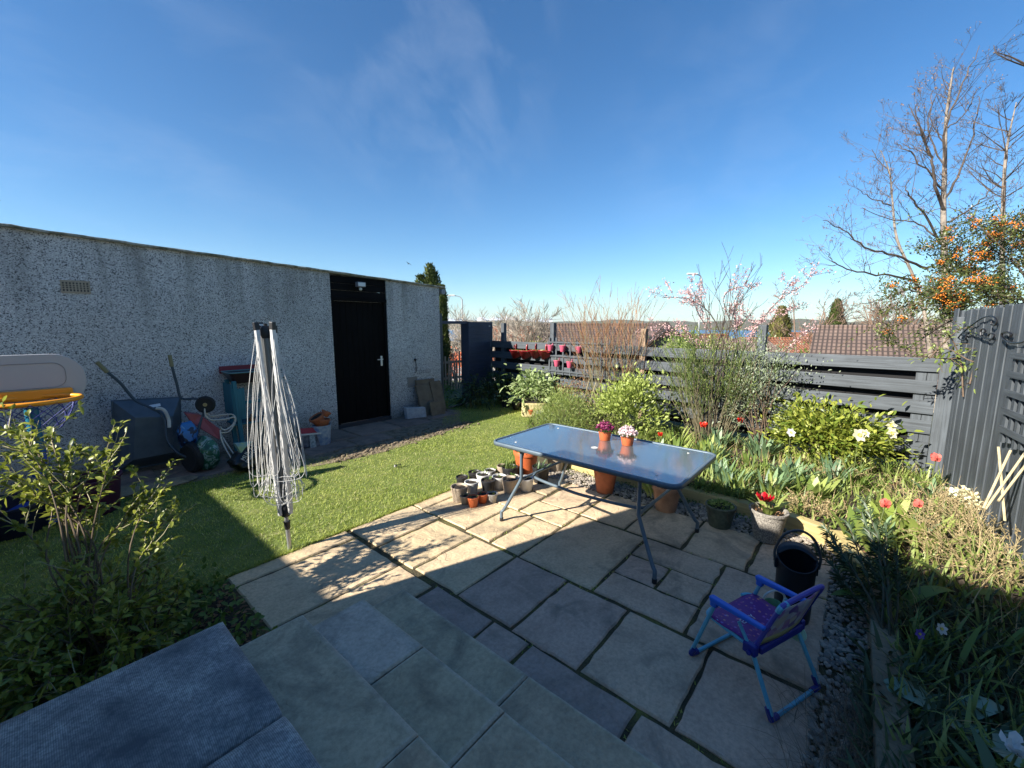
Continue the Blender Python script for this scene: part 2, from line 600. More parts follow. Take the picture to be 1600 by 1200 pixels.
def blades_geo(P, A, L, W, lean, curl, segs=4, prof=None, twist=None):
    """strips: base P, azimuth A, length L, width W; lean and curl bend them over"""
    n = len(P)
    P = np.asarray(P, float)
    h = np.stack([np.cos(A), np.sin(A), np.zeros(n)], 1)
    tw = A + (twist if twist is not None else 0)
    sd_ = np.stack([-np.sin(tw), np.cos(tw), np.zeros(n)], 1)
    L, W, lean, curl = [np.broadcast_to(np.asarray(q, float), (n,)).reshape(n, 1) for q in (L, W, lean, curl)]
    rows = []
    for i in range(segs + 1):
        t = i / segs
        th = lean + curl * t            # bending angle away from vertical
        if i == 0:
            c = P.copy()
        else:
            tm = lean + curl * (t - .5 / segs)
            c = c + (h * np.sin(tm) + np.array([[0, 0, 1.]]) * np.cos(tm)) * L / segs
        w = (prof[i] if prof else (1 - t) ** .7 * (.75 + .5 * min(1, t * 3))) * W / 2
        if i == segs:
            rows.append(c.copy())
        else:
            rows.append(c - sd_ * w)
            rows.append(c + sd_ * w)
    k = 2 * segs + 1
    V = np.stack(rows, 1).reshape(-1, 3)
    o = (np.arange(n) * k)[:, None]
    q = [o + np.array([[2 * i, 2 * i + 1, 2 * i + 3, 2 * i + 2]]) for i in range(segs - 1)]
    t = o + np.array([[2 * segs - 2, 2 * segs - 1, 2 * segs]])
    return V, q, t, k

def blade_obj(name, P, A, L, W, lean, curl, material, parent=None, seed=1, segs=4, prof=None, rnd=None, twist=None):
    V, q, t, k = blades_geo(P, A, L, W, lean, curl, segs, prof, twist)
    r = RS(seed).rand(len(P)) if rnd is None else rnd
    F = ([np.concatenate(q)] if q else []) + [t]
    return mesh_np(name, V, F, material, parent, rnd=np.repeat(r, k))

def twigs(rs, start, direction, length, r0, levels, n_child=(3, 6), bend=.25, up=.25, spread=.7, steps=5, ratio=.6, out=None, tmin=.3):
    """recursive branch paths [(points, radii, level)]"""
    if out is None:
        out = []
    p = np.array(start, float)
    d = unit(direction)
    pts, rr = [p.copy()], [r0]
    for i in range(steps):
        d = unit(d + rs.normal(0, bend / steps ** .5, 3) + np.array([0, 0, up / steps]))
        p = p + d * length / steps
        pts.append(p.copy())
        rr.append(r0 * (1 - .72 * (i + 1) / steps))
    out.append((pts, rr, levels))
    if levels > 0:
        for c in range(rs.randint(n_child[0], n_child[1] + 1)):
            t = tmin + (1 - tmin) * rs.rand()
            i = min(int(t * steps), steps - 1)
            q = pts[i] + (pts[i + 1] - pts[i]) * (t * steps - i)
            dd = unit(pts[i + 1] - pts[i])
            side = unit(np.cross(dd, rs.normal(0, 1, 3)))
            nd = unit(dd * (1 - spread * .5) + side * spread)
            twigs(rs, q, nd, length * ratio * (.6 + .6 * rs.rand()) * (1.15 - .5 * t), max(rr[i] * .6, .0012), levels - 1, n_child, bend, up, spread, max(3, steps - 1), ratio, out, tmin)
    return out

def paths_obj(name, paths, material, parent=None, n=4, rmin=.0015):
    mb = MB()
    for it in paths:
        mb.tube(it[0], [max(q, rmin) for q in it[1]], n, cap=False)
    return mb.build(name, material, parent, smooth=True)

def on_paths(rs, paths, n, t0=.2):
    """n random places on paths: positions and directions"""
    P, D = [], []
    w = np.array([np.linalg.norm(np.array(a[0][-1]) - np.array(a[0][0])) for a in paths])
    idx = rs.choice(len(paths), n, p=w / w.sum())
    for i in idx:
        pts = paths[i][0]
        t = (t0 + (1 - t0) * rs.rand()) * (len(pts) - 1)
        k = min(int(t), len(pts) - 2)
        a, b = np.array(pts[k]), np.array(pts[k + 1])
        P.append(a + (b - a) * (t - k))
        D.append(unit(b - a))
    return np.array(P), np.array(D)

def leafy_bush(name, label, cat, base, R, n, L, W, leaf_mat, stem_mat, seed=1, lift=0., clumps=26, group=None, up=.5, droop=.15, stems=22, fill=.45, berries=None):
    """rounded shrub: leaves in clumps spread through an uneven ellipsoid, on real stems"""
    rs = RS(seed)
    t = thing(name, label, cat, base, 0, group)
    R = np.array(R, float)
    cs = norm(rs.normal(0, 1, (clumps, 3)))
    cs[:, 2] = np.abs(cs[:, 2]) * 1.1 - .25
    cs = cs * (fill + (1 - fill) * rs.rand(clumps, 1) ** .5) * R
    cs[:, 2] += R[2] * .55 + lift
    cs[:, 2] = np.maximum(cs[:, 2], .05)
    k = rs.randint(0, clumps, n)
    size = R.mean() * .34
    P = cs[k] + rs.normal(0, 1, (n, 3)) * size * np.array([1, 1, .75]) * (.45 + .75 * rs.rand(clumps, 1))[k]
    P[:, 2] = np.maximum(P[:, 2], .02)
    C0 = np.array([0, 0, R[2] * .35 + lift])
    D = norm(P - C0) + rs.normal(0, .55, (n, 3))
    D[:, 2] += up * .5
    N = np.array([0, 0, 1.]) + rs.normal(0, .45, (n, 3))
    Ls = L * (.6 + .7 * rs.rand(n))
    leaf_obj('leaves', P, D, N, Ls, W * Ls / L, leaf_mat, t, seed, droop)
    sp = []
    for i in range(stems):
        c = cs[i % clumps]
        a = np.array([rs.normal(0, .05), rs.normal(0, .05), 0])
        mid = (a + c) / 2 + np.array([0, 0, .12 * R[2]]) + rs.normal(0, .04, 3)
        pts = smooth_path([a, mid, c + rs.normal(0, .03, 3)], 3)
        sp.append((pts, list(np.linspace(.008, .0025, len(pts))), 0))
    paths_obj('stems', sp, stem_mat, t, 5)
    return t
# ================================================================ SETTING
def hnoise(a, s=0.):
    return .5 * np.sin(a * 7 + s) + .3 * np.sin(a * 17 + 2 * s) + .22 * np.sin(a * 41 + 3 * s) + .12 * np.sin(a * 97 + s)

def build_ground():
    rad_ = [0, 4, 9, 11, 14, 18, 24, 32, 45, 65, 100, 160, 260, 420, 650, 900, 1200, 2000, 3000, 3400, 3700, 4100, 4600, 5200, 6500, 9000, 14000, 20000]
    zz = [-.06, -.06, -.06, -.25, -.8, -1.3, -1.9, -2.5, -3.6, -5.5, -9, -13, -18, -23, -27, -31, -36, -40, -36, -29, -10, 26, 52, 46, 30, 10, 0, -10]
    na = 240
    V, A = [], np.linspace(0, 2 * pi, na, endpoint=False)
    for r, z in zip(rad_, zz):
        k = 0.
        if r > 3600:
            k = 20 * hnoise(A * 3, r * .001) * (1 if r < 9000 else .4)
        elif r > 60:
            k = .02 * z * hnoise(A, r)
        V.append(np.stack([3 + r * np.cos(A), 3 + r * np.sin(A), z + k * np.ones(na)], 1))
    V = np.concatenate(V)
    q = []
    for i in range(len(rad_) - 1):
        a = np.arange(na) + i * na
        b = (np.arange(na) + 1) % na + i * na
        q.append(np.stack([a, b, b + na, a + na], 1))
    m, nt, b = nodes_of('far_land')
    t = nn(nt, 'ShaderNodeTexCoord')
    n1 = nn(nt, 'ShaderNodeTexNoise', Scale=.012, Detail=8.0, Roughness=.6)
    n2 = nn(nt, 'ShaderNodeTexNoise', Scale=.5, Detail=6.0)
    for n in (n1, n2):
        nt.links.new(t.outputs['Object'], n.inputs['Vector'])
    c = ramp(nt, n1.outputs['Fac'], [(.3, (.05, .045, .02)), (.45, (.075, .085, .03)), (.55, (.12, .09, .05)), (.7, (.06, .05, .035))])
    c = mixc(nt, 1.0, c, ramp(nt, n2.outputs['Fac'], [(.3, .6), (.7, 1.3)]), 'MULTIPLY')
    nt.links.new(c, b.inputs['Base Color'])
    b.inputs['Roughness'].default_value = .95
    o = mesh_np('ground', V, q, m, smooth=True)
    tag(o, kind='structure')
    w = MB()
    w.add([(3 + r * cos(2 * pi * k / 96), 3 + r * sin(2 * pi * k / 96), -30) for r in (700, 1100, 1700, 2600, 3700) for k in range(96)], [(j * 96 + k, (j + 1) * 96 + k, (j + 1) * 96 + (k + 1) % 96, j * 96 + (k + 1) % 96) for j in range(4) for k in range(96)])
    wm = mat('sea_water', (.05, .11, .19), .35)
    tag(w.build('water', wm), kind='structure')
    # far snow-dusted mountains across the firth
    mb = MB()
    d0 = 15000.
    az0 = -YAW
    pts = []
    n = 120
    m2, nt, b = nodes_of('mountain')
    t = nn(nt, 'ShaderNodeTexCoord')
    n1 = nn(nt, 'ShaderNodeTexNoise', Scale=.0011, Detail=9.0, Roughness=.7)
    nt.links.new(t.outputs['Object'], n1.inputs['Vector'])
    nt.links.new(ramp(nt, n1.outputs['Fac'], [(.42, (.12, .12, .13)), (.52, (.8, .82, .85))]), b.inputs['Base Color'])
    V = []
    for i in range(n + 1):
        a = rad(35) + rad(60) * i / n
        hgt = 250 + 110 * hnoise(np.array([a * 6]), 2.)[0] + 60 * hnoise(np.array([a * 23]), 1.)[0]
        for dd, hh in ((-1500, -20), (-500, hgt * .55), (0, hgt), (1500, -20)):
            V.append(((d0 + dd) * cos(a), (d0 + dd) * sin(a), hh))
    q = [(4 * i + k, 4 * i + 4 + k, 4 * i + 5 + k, 4 * i + 1 + k) for i in range(n) for k in range(3)]
    tag(mesh_np('mountains', V, [np.array(q)], m2, smooth=True), kind='structure')
    tag(bpy.context.scene.objects['mountains'], kind='structure')

build_ground()

# ---- lawn
LAWN = [(-3.0, 3.30), (.62, 3.30), (.73, 3.285), (2.92, 3.285), (3.3, 3.33), (4.25, 3.42), (4.62, 3.62), (5.35, 4.15), (6.1, 4.55), (6.75, 5.1), (7.2, 5.9), (7.2, 7.6), (5.75, 7.6),
        (5.75, 6.45), (5.0, 6.0), (4.62, 5.55), (3.6, 5.36), (2.6, 5.38), (2.0, 5.62), (1.4, 5.72), (.4, 5.75), (-3.0, 5.75)]
def in_poly(P, poly):
    x, y = P[:, 0], P[:, 1]
    c = np.zeros(len(P), bool)
    n = len(poly)
    for i in range(n):
        x1, y1 = poly[i]
        x2, y2 = poly[(i + 1) % n]
        m = ((y1 > y) != (y2 > y)) & (x < (x2 - x1) * (y - y1) / (y2 - y1 + 1e-12) + x1)
        c ^= m
    return c
mb = MB(); mb.prism(LAWN, -.05, -.006)
tag(mb.build('lawn', turf_m), kind='structure')

def fnoise(P, s, seed=0):
    x, y = P[:, 0] * s + seed, P[:, 1] * s + seed * 1.7
    return (np.sin(x * 1.0 + 1.3 * np.sin(y * .7)) + np.sin(y * 1.3 + 1.1 * np.sin(x * .9 + 2)) + .6 * np.sin(x * 2.7 + y * 1.9) + .4 * np.sin(x * 5.1 - y * 4.3)) / 3

def grass():
    rs = RS(5)
    N = 150000
    P = np.stack([rs.uniform(-.6, 7.2, N), rs.uniform(3.25, 7.4, N), np.full(N, -.008)], 1)
    # denser near the camera
    keep = in_poly(P, LAWN) & (rs.rand(N) < np.clip(1.35 - .09 * P[:, 0], .5, 1))
    # bare, trodden strip along the garage path
    wear = np.exp(-((P[:, 1] - 5.28 - .08 * (P[:, 0] - 3.7)) / .20) ** 2) * np.clip((P[:, 0] - 2.3) / .5, 0, 1) * np.clip((5.4 - P[:, 0]) / .5, 0, 1)
    keep &= rs.rand(N) > np.clip(wear * (1.15 + .5 * fnoise(P, 6)), 0, .97)
    n1 = fnoise(P, 3.1, 2)
    keep &= rs.rand(N) > np.clip(-.35 * n1 + .05, 0, .5)
    P = P[keep]; n = len(P)
    n1 = fnoise(P, 2.2, 5)
    L = (.013 + .020 * rs.rand(n)) * (1 + .35 * n1)
    edge = P[:, 1] < 3.36
    L[edge] *= 1.35
    r = np.clip(.42 + .34 * fnoise(P, 3.1, 1) + .16 * fnoise(P, 14, 2) + rs.normal(0, .24, n), 0, 1)
    o = blade_obj('grass', P, rs.uniform(0, 2 * pi, n), L, .0045 + .002 * rs.rand(n), rs.uniform(.0, .6, n), rs.uniform(.2, 1.3, n), grass_m, segs=2, rnd=r)
    tag(o, 'short sunlit lawn grass between the patio and the garage', 'grass', kind='stuff')
def grass_edge():
    rs = RS(6)
    n = 3600
    x = np.where(rs.rand(n) < .8, rs.uniform(.3, 2.95, n), rs.uniform(2.9, 4.4, n))
    y = np.where(x < 2.95, 3.283, 3.283 + (x - 2.95) * .10) + rs.normal(.006, .012, n) + .012 * fnoise(np.stack([x, x], 1), 9, 1)
    P = np.stack([x, y, np.full(n, -.008)], 1)
    o = blade_obj('edge_grass', P, rs.normal(-pi / 2, 1.1, n), .022 + .030 * rs.rand(n), .0042, rs.uniform(.2, 1.0, n), rs.uniform(.2, 1.0, n), grass_m, segs=2)
    tag(o, 'ragged grass blades leaning over the edge of the patio slabs', 'grass', kind='stuff')
    # scattered dry blades and moss tufts in the joints
    n = 2600
    P = np.stack([rs.uniform(-.4, 7, n), rs.uniform(3.3, 6.0, n), np.full(n, .012)], 1)
    P = P[in_poly(P, LAWN)]; n = len(P)
    o = blade_obj('dry_blades', P, rs.uniform(0, 6.28, n), .03 + .03 * rs.rand(n), .003, rs.uniform(1.0, 1.5, n), rs.uniform(0, .3, n), mat('dry_blade', (.42, .36, .16), .8, col2=(.6, .52, .3), attr=True), segs=2)
    tag(o, 'dry clippings lying loose on the lawn', 'clippings', kind='stuff')
    P = []
    for (x0, x1, y0, y1, t) in PATIO_J:
        k = int(14 * max(x1 - x0, y1 - y0) / .5)
        for i in range(k):
            if rs.rand() < .5: P.append((rs.uniform(x0, x1), y1 + rs.normal(0, .003), -.008))
            else: P.append((x1 + rs.normal(0, .003), rs.uniform(y0, y1), -.008))
    P = np.array(P); P = P[rs.rand(len(P)) < .35 + .5 * fnoise(P, 4, 3)]; n = len(P)
    P = np.repeat(P, 3, 0) + rs.normal(0, .004, (n * 3, 3)) * np.array([1, 1, 0]); n = len(P)
    o = blade_obj('joint_weeds', P, rs.uniform(0, 6.28, n), .010 + .016 * rs.rand(n), .005, rs.uniform(.2, 1.2, n), rs.uniform(.2, 1.2, n), MATS['grass_blade'], segs=2)
    tag(o, 'tiny weeds and moss tufts growing in the patio joints', 'weeds', kind='stuff')
mb = MB()
mb.prism([(2.2, 5.15), (3.0, 5.02), (3.9, 5.1), (4.9, 5.35), (5.2, 5.75), (5.75, 6.3), (5.7, 6.75), (2.0, 6.75), (-3, 6.75), (-3, 5.7), (1.4, 5.66), (2.0, 5.55)], -.05, -.002)
tag(mb.build('soil_strip', dry_soil), kind='structure')
# clods of loose soil on the worn strip
def clods():
    rs = RS(9)
    mb = MB()
    for i in range(700):
        x = rs.uniform(2.4, 5.2)
        y = 5.3 + .08 * (x - 3.7) + rs.normal(0, .12)
        r = .006 + .02 * rs.rand() ** 3
        mb.ball((x, y, r * .3), r, 5, 4, (1 + rs.rand(), 1, .7))
    tag(mb.build('loose_soil', dry_soil), 'crumbs of dry soil on the worn strip of lawn by the path', 'soil', kind='stuff')
clods()

# ---- slabs
def slab(mb, x0, x1, y0, y1, top=0., th=.04, rs=None, edge=None, jit=.007, gap=.006, tilt=.004, tint=None):
    rs = rs or np.random
    mb.cur = rs.rand() if tint is None else tint
    x0 += gap; x1 -= gap; y0 += gap; y1 -= gap
    pts = []
    for (a, b) in (((x0, y0), (x1, y0)), ((x1, y0), (x1, y1)), ((x1, y1), (x0, y1)), ((x0, y1), (x0, y0))):
        L = math.hypot(b[0] - a[0], b[1] - a[1])
        k = max(2, int(L / .07))
        for i in range(k):
            t = i / k
            j = jit if i else jit * .5
            pts.append((a[0] + (b[0] - a[0]) * t + rs.normal(0, j * .5), a[1] + (b[1] - a[1]) * t + rs.normal(0, j * .5)))
    cx, cy = (x0 + x1) / 2, (y0 + y1) / 2
    tx, ty = rs.normal(0, tilt, 2)
    n = len(pts)
    def z(p): return top + tx * (p[0] - cx) + ty * (p[1] - cy)
    vs = [(p[0], p[1], top - th) for p in pts] + [(p[0], p[1], z(p) - .008) for p in pts]
    ins = []
    for p in pts:
        q = (p[0] + (.008 if p[0] < cx else -.008) * (abs(p[0] - cx) > (x1 - x0) * .4), p[1] + (.008 if p[1] < cy else -.008) * (abs(p[1] - cy) > (y1 - y0) * .4))
        ins.append((q[0], q[1], z(q)))
    vs += ins
    if edge is not None:        # a narrow, paler arris round the tread
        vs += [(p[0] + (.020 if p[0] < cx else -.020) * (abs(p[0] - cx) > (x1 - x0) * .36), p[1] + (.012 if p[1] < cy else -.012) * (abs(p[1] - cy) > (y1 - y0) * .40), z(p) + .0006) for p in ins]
    vs += [(cx, cy, top + .0008)]
    fs = []
    for r_ in (0, 1):
        for k in range(n):
            a, b = r_ * n + k, r_ * n + (k + 1) % n
            fs.append((a, b, b + n, a + n))
    c0 = 2 * n
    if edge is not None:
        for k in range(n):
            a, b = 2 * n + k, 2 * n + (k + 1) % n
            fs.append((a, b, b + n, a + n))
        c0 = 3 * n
    for k in range(n):
        fs.append((c0 + k, c0 + (k + 1) % n, c0 + n))
    o = len(mb.v)
    mb.add(vs, fs)
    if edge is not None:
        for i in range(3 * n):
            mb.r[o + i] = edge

PATIO = [  # x0 x1 y0 y1 tint
    (.74, 1.63, 3.11, 3.28, .12), (1.66, 2.31, 2.84, 3.27, .2), (2.32, 2.88, 3.13, 3.28, .1),
    (.745, 1.63, 2.49, 3.10, .25), (.90, 1.63, 2.10, 2.48, .3),
    (1.66, 2.28, 2.37, 2.83, .05), (1.67, 2.28, 1.91, 2.36, .22), (1.67, 2.28, 1.44, 1.90, .9), (1.66, 2.27, .985, 1.43, .82),
    (1.67, 2.27, .505, .975, .62), (1.67, 2.27, .03, .495, .72),
    (1.30, 1.655, 1.56, 2.08, 1.0), (1.30, 1.655, 1.275, 1.55, .9), (1.30, 1.655, .65, 1.265, 1.0), (1.30, 1.655, -.05, .64, .7),
    (2.32, 2.90, 2.51, 3.12, .15), (2.30, 2.89, 2.21, 2.50, .1), (2.30, 2.89, 1.90, 2.20, .18), (2.90, 3.36, 2.40, 3.12, .3), (2.90, 3.20, 1.90, 2.39, .2),
    (2.29, 3.20, 1.26, 1.89, .42), (2.29, 2.58, .655, 1.25, .66), (2.59, 2.88, .95, 1.25, .75), (2.59, 2.88, .655, .94, .6), (2.89, 3.20, .655, 1.25, .58),
    (2.29, 3.19, .035, .645, .66),
    (3.37, 3.95, 2.40, 2.86, .12), (3.22, 3.86, 1.92, 2.38, .5), (3.22, 3.85, 1.465, 1.91, .45), (3.22, 3.83, .985, 1.455, .5), (3.20, 3.82, .525, .975, .42), (3.20, 3.82, .04, .515, .55)]
PATIO_J = [p for p in PATIO if p[0] > .9]
grass()
grass_edge()
def patio():
    rs = RS(21)
    b = MB()
    b.box(.70, 3.93, .0, 3.27, -.10, -.011)
    tag(b.build('patio_bed', joint_m), kind='structure')
    mb = MB()
    for (x0, x1, y0, y1, t) in PATIO:
        slab(mb, x0, x1, y0, y1, rs.normal(0, .0015), .05, rs, tint=t)
    tag(mb.build('patio', paving, rnd=True), kind='structure')
    mb = MB()
    for (x0, x1, y0, y1, t) in ((2.35, 3.02, 5.58, 6.0, .9), (3.05, 3.62, 5.52, 5.95, .85), (2.72, 3.3, 6.02, 6.70, .9), (3.33, 4.1, 5.98, 6.69, .8), (4.13, 4.75, 5.95, 6.66, .95), (4.78, 5.5, 6.12, 6.66, .9),
                                (.9, 1.6, 5.78, 6.5, .9), (1.63, 2.3, 5.75, 6.5, .9), (0.1, .85, 5.8, 6.5, .9)):
        slab(mb, x0, x1, y0, y1, .012 + rs.normal(0, .003), .05, rs, tint=t)
    tag(mb.build('path', path_stone, rnd=True), kind='structure')
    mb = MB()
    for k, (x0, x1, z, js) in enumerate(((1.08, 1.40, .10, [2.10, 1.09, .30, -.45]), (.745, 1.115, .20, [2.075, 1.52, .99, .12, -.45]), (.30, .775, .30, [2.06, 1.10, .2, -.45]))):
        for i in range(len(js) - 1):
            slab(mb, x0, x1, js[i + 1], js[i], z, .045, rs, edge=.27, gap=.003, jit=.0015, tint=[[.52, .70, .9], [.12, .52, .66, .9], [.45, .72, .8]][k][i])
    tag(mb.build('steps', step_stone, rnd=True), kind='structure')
    mb = MB()
    mb.box(1.0, 1.375, -.45, 2.08, -.05, .054); mb.box(.70, 1.09, -.45, 2.055, -.05, .154); mb.box(.28, .755, -.45, 2.04, -.05, .254)
    tag(mb.build('step_risers', mat('mortar', (.12, .11, .10), .9, noise=.4, nscale=20, bump=.6)), kind='structure')
patio()

# ribbed, whitened door step
def ribbed():
    m, nt, b = nodes_of('ribbed_blue_grey')
    t = nn(nt, 'ShaderNodeTexCoord')
    mp = nn(nt, 'ShaderNodeMapping'); mp.inputs['Scale'].default_value = (1, 1, 1)
    nt.links.new(t.outputs['Object'], mp.inputs['Vector'])
    w = nn(nt, 'ShaderNodeTexWave', Scale=58.0, Distortion=.8); w.inputs['Detail'].default_value = 2
    w.bands_direction = 'X'
    nt.links.new(mp.outputs[0], w.inputs['Vector'])
    n1 = nn(nt, 'ShaderNodeTexNoise', Scale=3.2, Detail=8.0, Roughness=.65)
    n2 = nn(nt, 'ShaderNodeTexNoise', Scale=90.0, Detail=4.0)
    for n in (n1, n2):
        nt.links.new(t.outputs['Object'], n.inputs['Vector'])
    # pale bloom worn round each slab's edge and in clouds
    bloom = ramp(nt, n1.outputs['Fac'], [(.36, .05), (.50, .5), (.62, 1)])
    f = nn(nt, 'ShaderNodeMath', operation='MULTIPLY')
    nt.links.new(bloom, f.inputs[0])
    nt.links.new(ramp(nt, w.outputs['Fac'], [(.2, .55), (.75, 1)]), f.inputs[1])
    g = nn(nt, 'ShaderNodeMath', operation='MULTIPLY')
    nt.links.new(f.outputs[0], g.inputs[0])
    nt.links.new(ramp(nt, n2.outputs['Fac'], [(.35, .45), (.6, 1)]), g.inputs[1])
    c = mixc(nt, g.outputs[0], (.055, .066, .080), (.54, .53, .50))
    nt.links.new(c, b.inputs['Base Color'])
    b.inputs['Roughness'].default_value = .6
    bp = nn(nt, 'ShaderNodeBump', Strength=.22, Distance=.0012)
    nt.links.new(w.outputs['Fac'], bp.inputs['Height'])
    nt.links.new(bp.outputs[0], b.inputs['Normal'])
    for (y0, y1, lab) in ((1.46, 2.135, 'blue grey ribbed step slab reaching out over the leafy shrub, farther of two'), (-.45, 1.45, 'blue grey ribbed step slab at the bottom left corner, nearer of two')):
        # rounded cushion-like edges
        nx, ny = 26, 30
        x0, x1 = -.58, .455
        V = []
        for j in range(ny + 1):
            for i in range(nx + 1):
                u, v = i / nx, j / ny
                u = .5 - .5 * cos(pi * u); v = .5 - .5 * cos(pi * v)
                x, y = x0 + (x1 - x0) * u, y0 + (y1 - y0) * v
                e = min((x1 - x), y - y0 if y0 > 0 else 9, y1 - y)
                z = .42 - .014 * math.exp(-e / .025)
                if y1 < 1.5:
                    z -= .022 * math.exp(-(y1 - y) / .035)
                elif y0 > 1:
                    z -= .022 * math.exp(-(y - y0) / .035)
                V.append((x, y, z))
        k = nx + 1
        q = [(j * k + i, j * k + i + 1, (j + 1) * k + i + 1, (j + 1) * k + i) for j in range(ny) for i in range(nx)]
        ring = [i for i in range(k)] + [j * k + nx for j in range(1, ny + 1)] + [ny * k + i for i in range(nx - 1, -1, -1)] + [j * k for j in range(ny - 1, 0, -1)]
        o = len(V)
        for i in ring:
            V.append((V[i][0], V[i][1], .30 if y0 < 0 else -.04))
        n = len(ring)
        q += [(ring[i], o + i, o + (i + 1) % n, ring[(i + 1) % n]) for i in range(n)]
        me = mesh_np('step_slab', V, [np.array(q)], m)
        tag(me, lab, 'step')
ribbed()

# ---- raised bed, sleepers, gravel
BED = [(4.27, 2.80), (4.27, .36), (3.95, -.10), (3.4, -.20), (.9, -.22), (.9, -1.25), (3.0, -1.12), (6.42, -.72), (7.16, 6.6), (7.0, 5.9), (6.65, 5.1), (6.05, 4.62), (5.3, 4.2), (4.66, 3.62)]
mb = MB(); mb.prism(BED, -.06, .10)
tag(mb.build('flower_bed', soil_m), kind='structure')
mb = MB()
mb.prism([(.9, -.22), (3.4, -.20), (3.95, -.1), (4.27, .36), (4.27, 2.8), (4.4, 3.3), (2.9, 3.27), (3.9, 3.1), (3.9, .02), (1.3, .02), (.9, .02)], -.06, -.012)
tag(mb.build('gravel_bed', joint_m), kind='structure')
def gravel():
    rs = RS(3)
    mb = MB()
    out = []
    def ok(x, y):
        return (-.19 < y < .045 and .95 < x < 3.75) or (3.80 < x < 4.18 and .0 < y < 2.95) or (3.6 < x < 4.0 and -.1 < y < .05)
    k = 0
    while k < 5200:
        x, y = rs.uniform(.95, 4.2), rs.uniform(-.2, 2.95)
        if not ok(x, y): continue
        k += 1
        r = .006 + .012 * rs.rand() ** 2
        mb.cur = rs.rand()
        mb.ball((x, y, .0 + r * .3 * rs.rand() + .004), r, 5, 4, (1 + .6 * rs.rand(), 1 + .3 * rs.rand(), .6))
    m = mat('gravel_stone', (.40, .34, .27), .85, col2=(.14, .125, .11), attr=True)
    tag(mb.build('gravel', m, rnd=True), 'loose rounded gravel along the patio edge and the timber edging', 'gravel', kind='stuff')
gravel()

def sleeper(a, b, w, h, label, m, z=0.):
    t = MB()
    L = math.hypot(b[0] - a[0], b[1] - a[1])
    n = 10
    t.box(-w / 2, w / 2, 0, L, -.03, h)
    o = t.build('timber_sleeper', m, bevel=.012)
    o.location = (a[0], a[1], z)
    o.rotation_euler = (0, 0, -math.atan2(b[0] - a[0], b[1] - a[1]))
    return tag(o, label, 'edging', 'pale timber sleepers edging the flower bed')
sleeper((4.22, 1.62), (4.22, 2.80), .10, .13, 'pale timber edging sleeper seen under the glass table, farthest from the chair', raw_tan)
sleeper((4.22, .66), (4.22, 1.60), .10, .125, 'pale timber edging sleeper behind the green pot and the faded terracotta pot', raw_tan)
sleeper((4.05, .10), (4.24, .62), .10, .14, 'pale timber edging sleeper behind the stone pot with the dark red tulip', raw_tan)
sleeper((3.36, -.22), (4.02, .06), .10, .15, 'pale sunlit timber sleeper behind the dark lance leaved plant', raw_tan)
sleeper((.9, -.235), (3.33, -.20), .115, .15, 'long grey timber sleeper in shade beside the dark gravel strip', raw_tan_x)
def rocks():
    rs = RS(31)
    m = mat('edge_rock', (.40, .36, .29), .85, noise=.5, nscale=9, bump=.7, bscale=25)
    pts = [((4.50, 3.42), .11, 'pale rough rock at the near end of the lawn edge'), ((4.78, 3.66), .09, 'small pale rock second along the lawn edge'), ((5.12, 3.92), .12, 'flat tan rock midway along the lawn edge'),
           ((5.5, 4.18), .10, 'rounded rock on the lawn edge below the feathery green plant'), ((5.9, 4.42), .12, 'pale rock on the lawn edge near the yellow trough'), ((6.15, 4.56), .08, 'small rock beside the orange pot at the lawn edge')]
    for (p, r, lab) in pts:
        mb = MB()
        mb.ball((0, 0, 0), r, 12, 8, (1.3, .9, .55))
        mb.v = [tuple(np.array(v) * (1 + .13 * sin(9 * v[0] / r + 3 * v[1] / r + p[0] * 9) + rs.normal(0, .035))) for v in mb.v]
        o = mb.build('edging_rock', m, smooth=False, bevel=.004)
        o.location = (p[0], p[1], r * .25)
        o.rotation_euler[2] = rs.uniform(0, 6)
        tag(o, lab, 'rock', 'rocks along the lawn edge')
rocks()

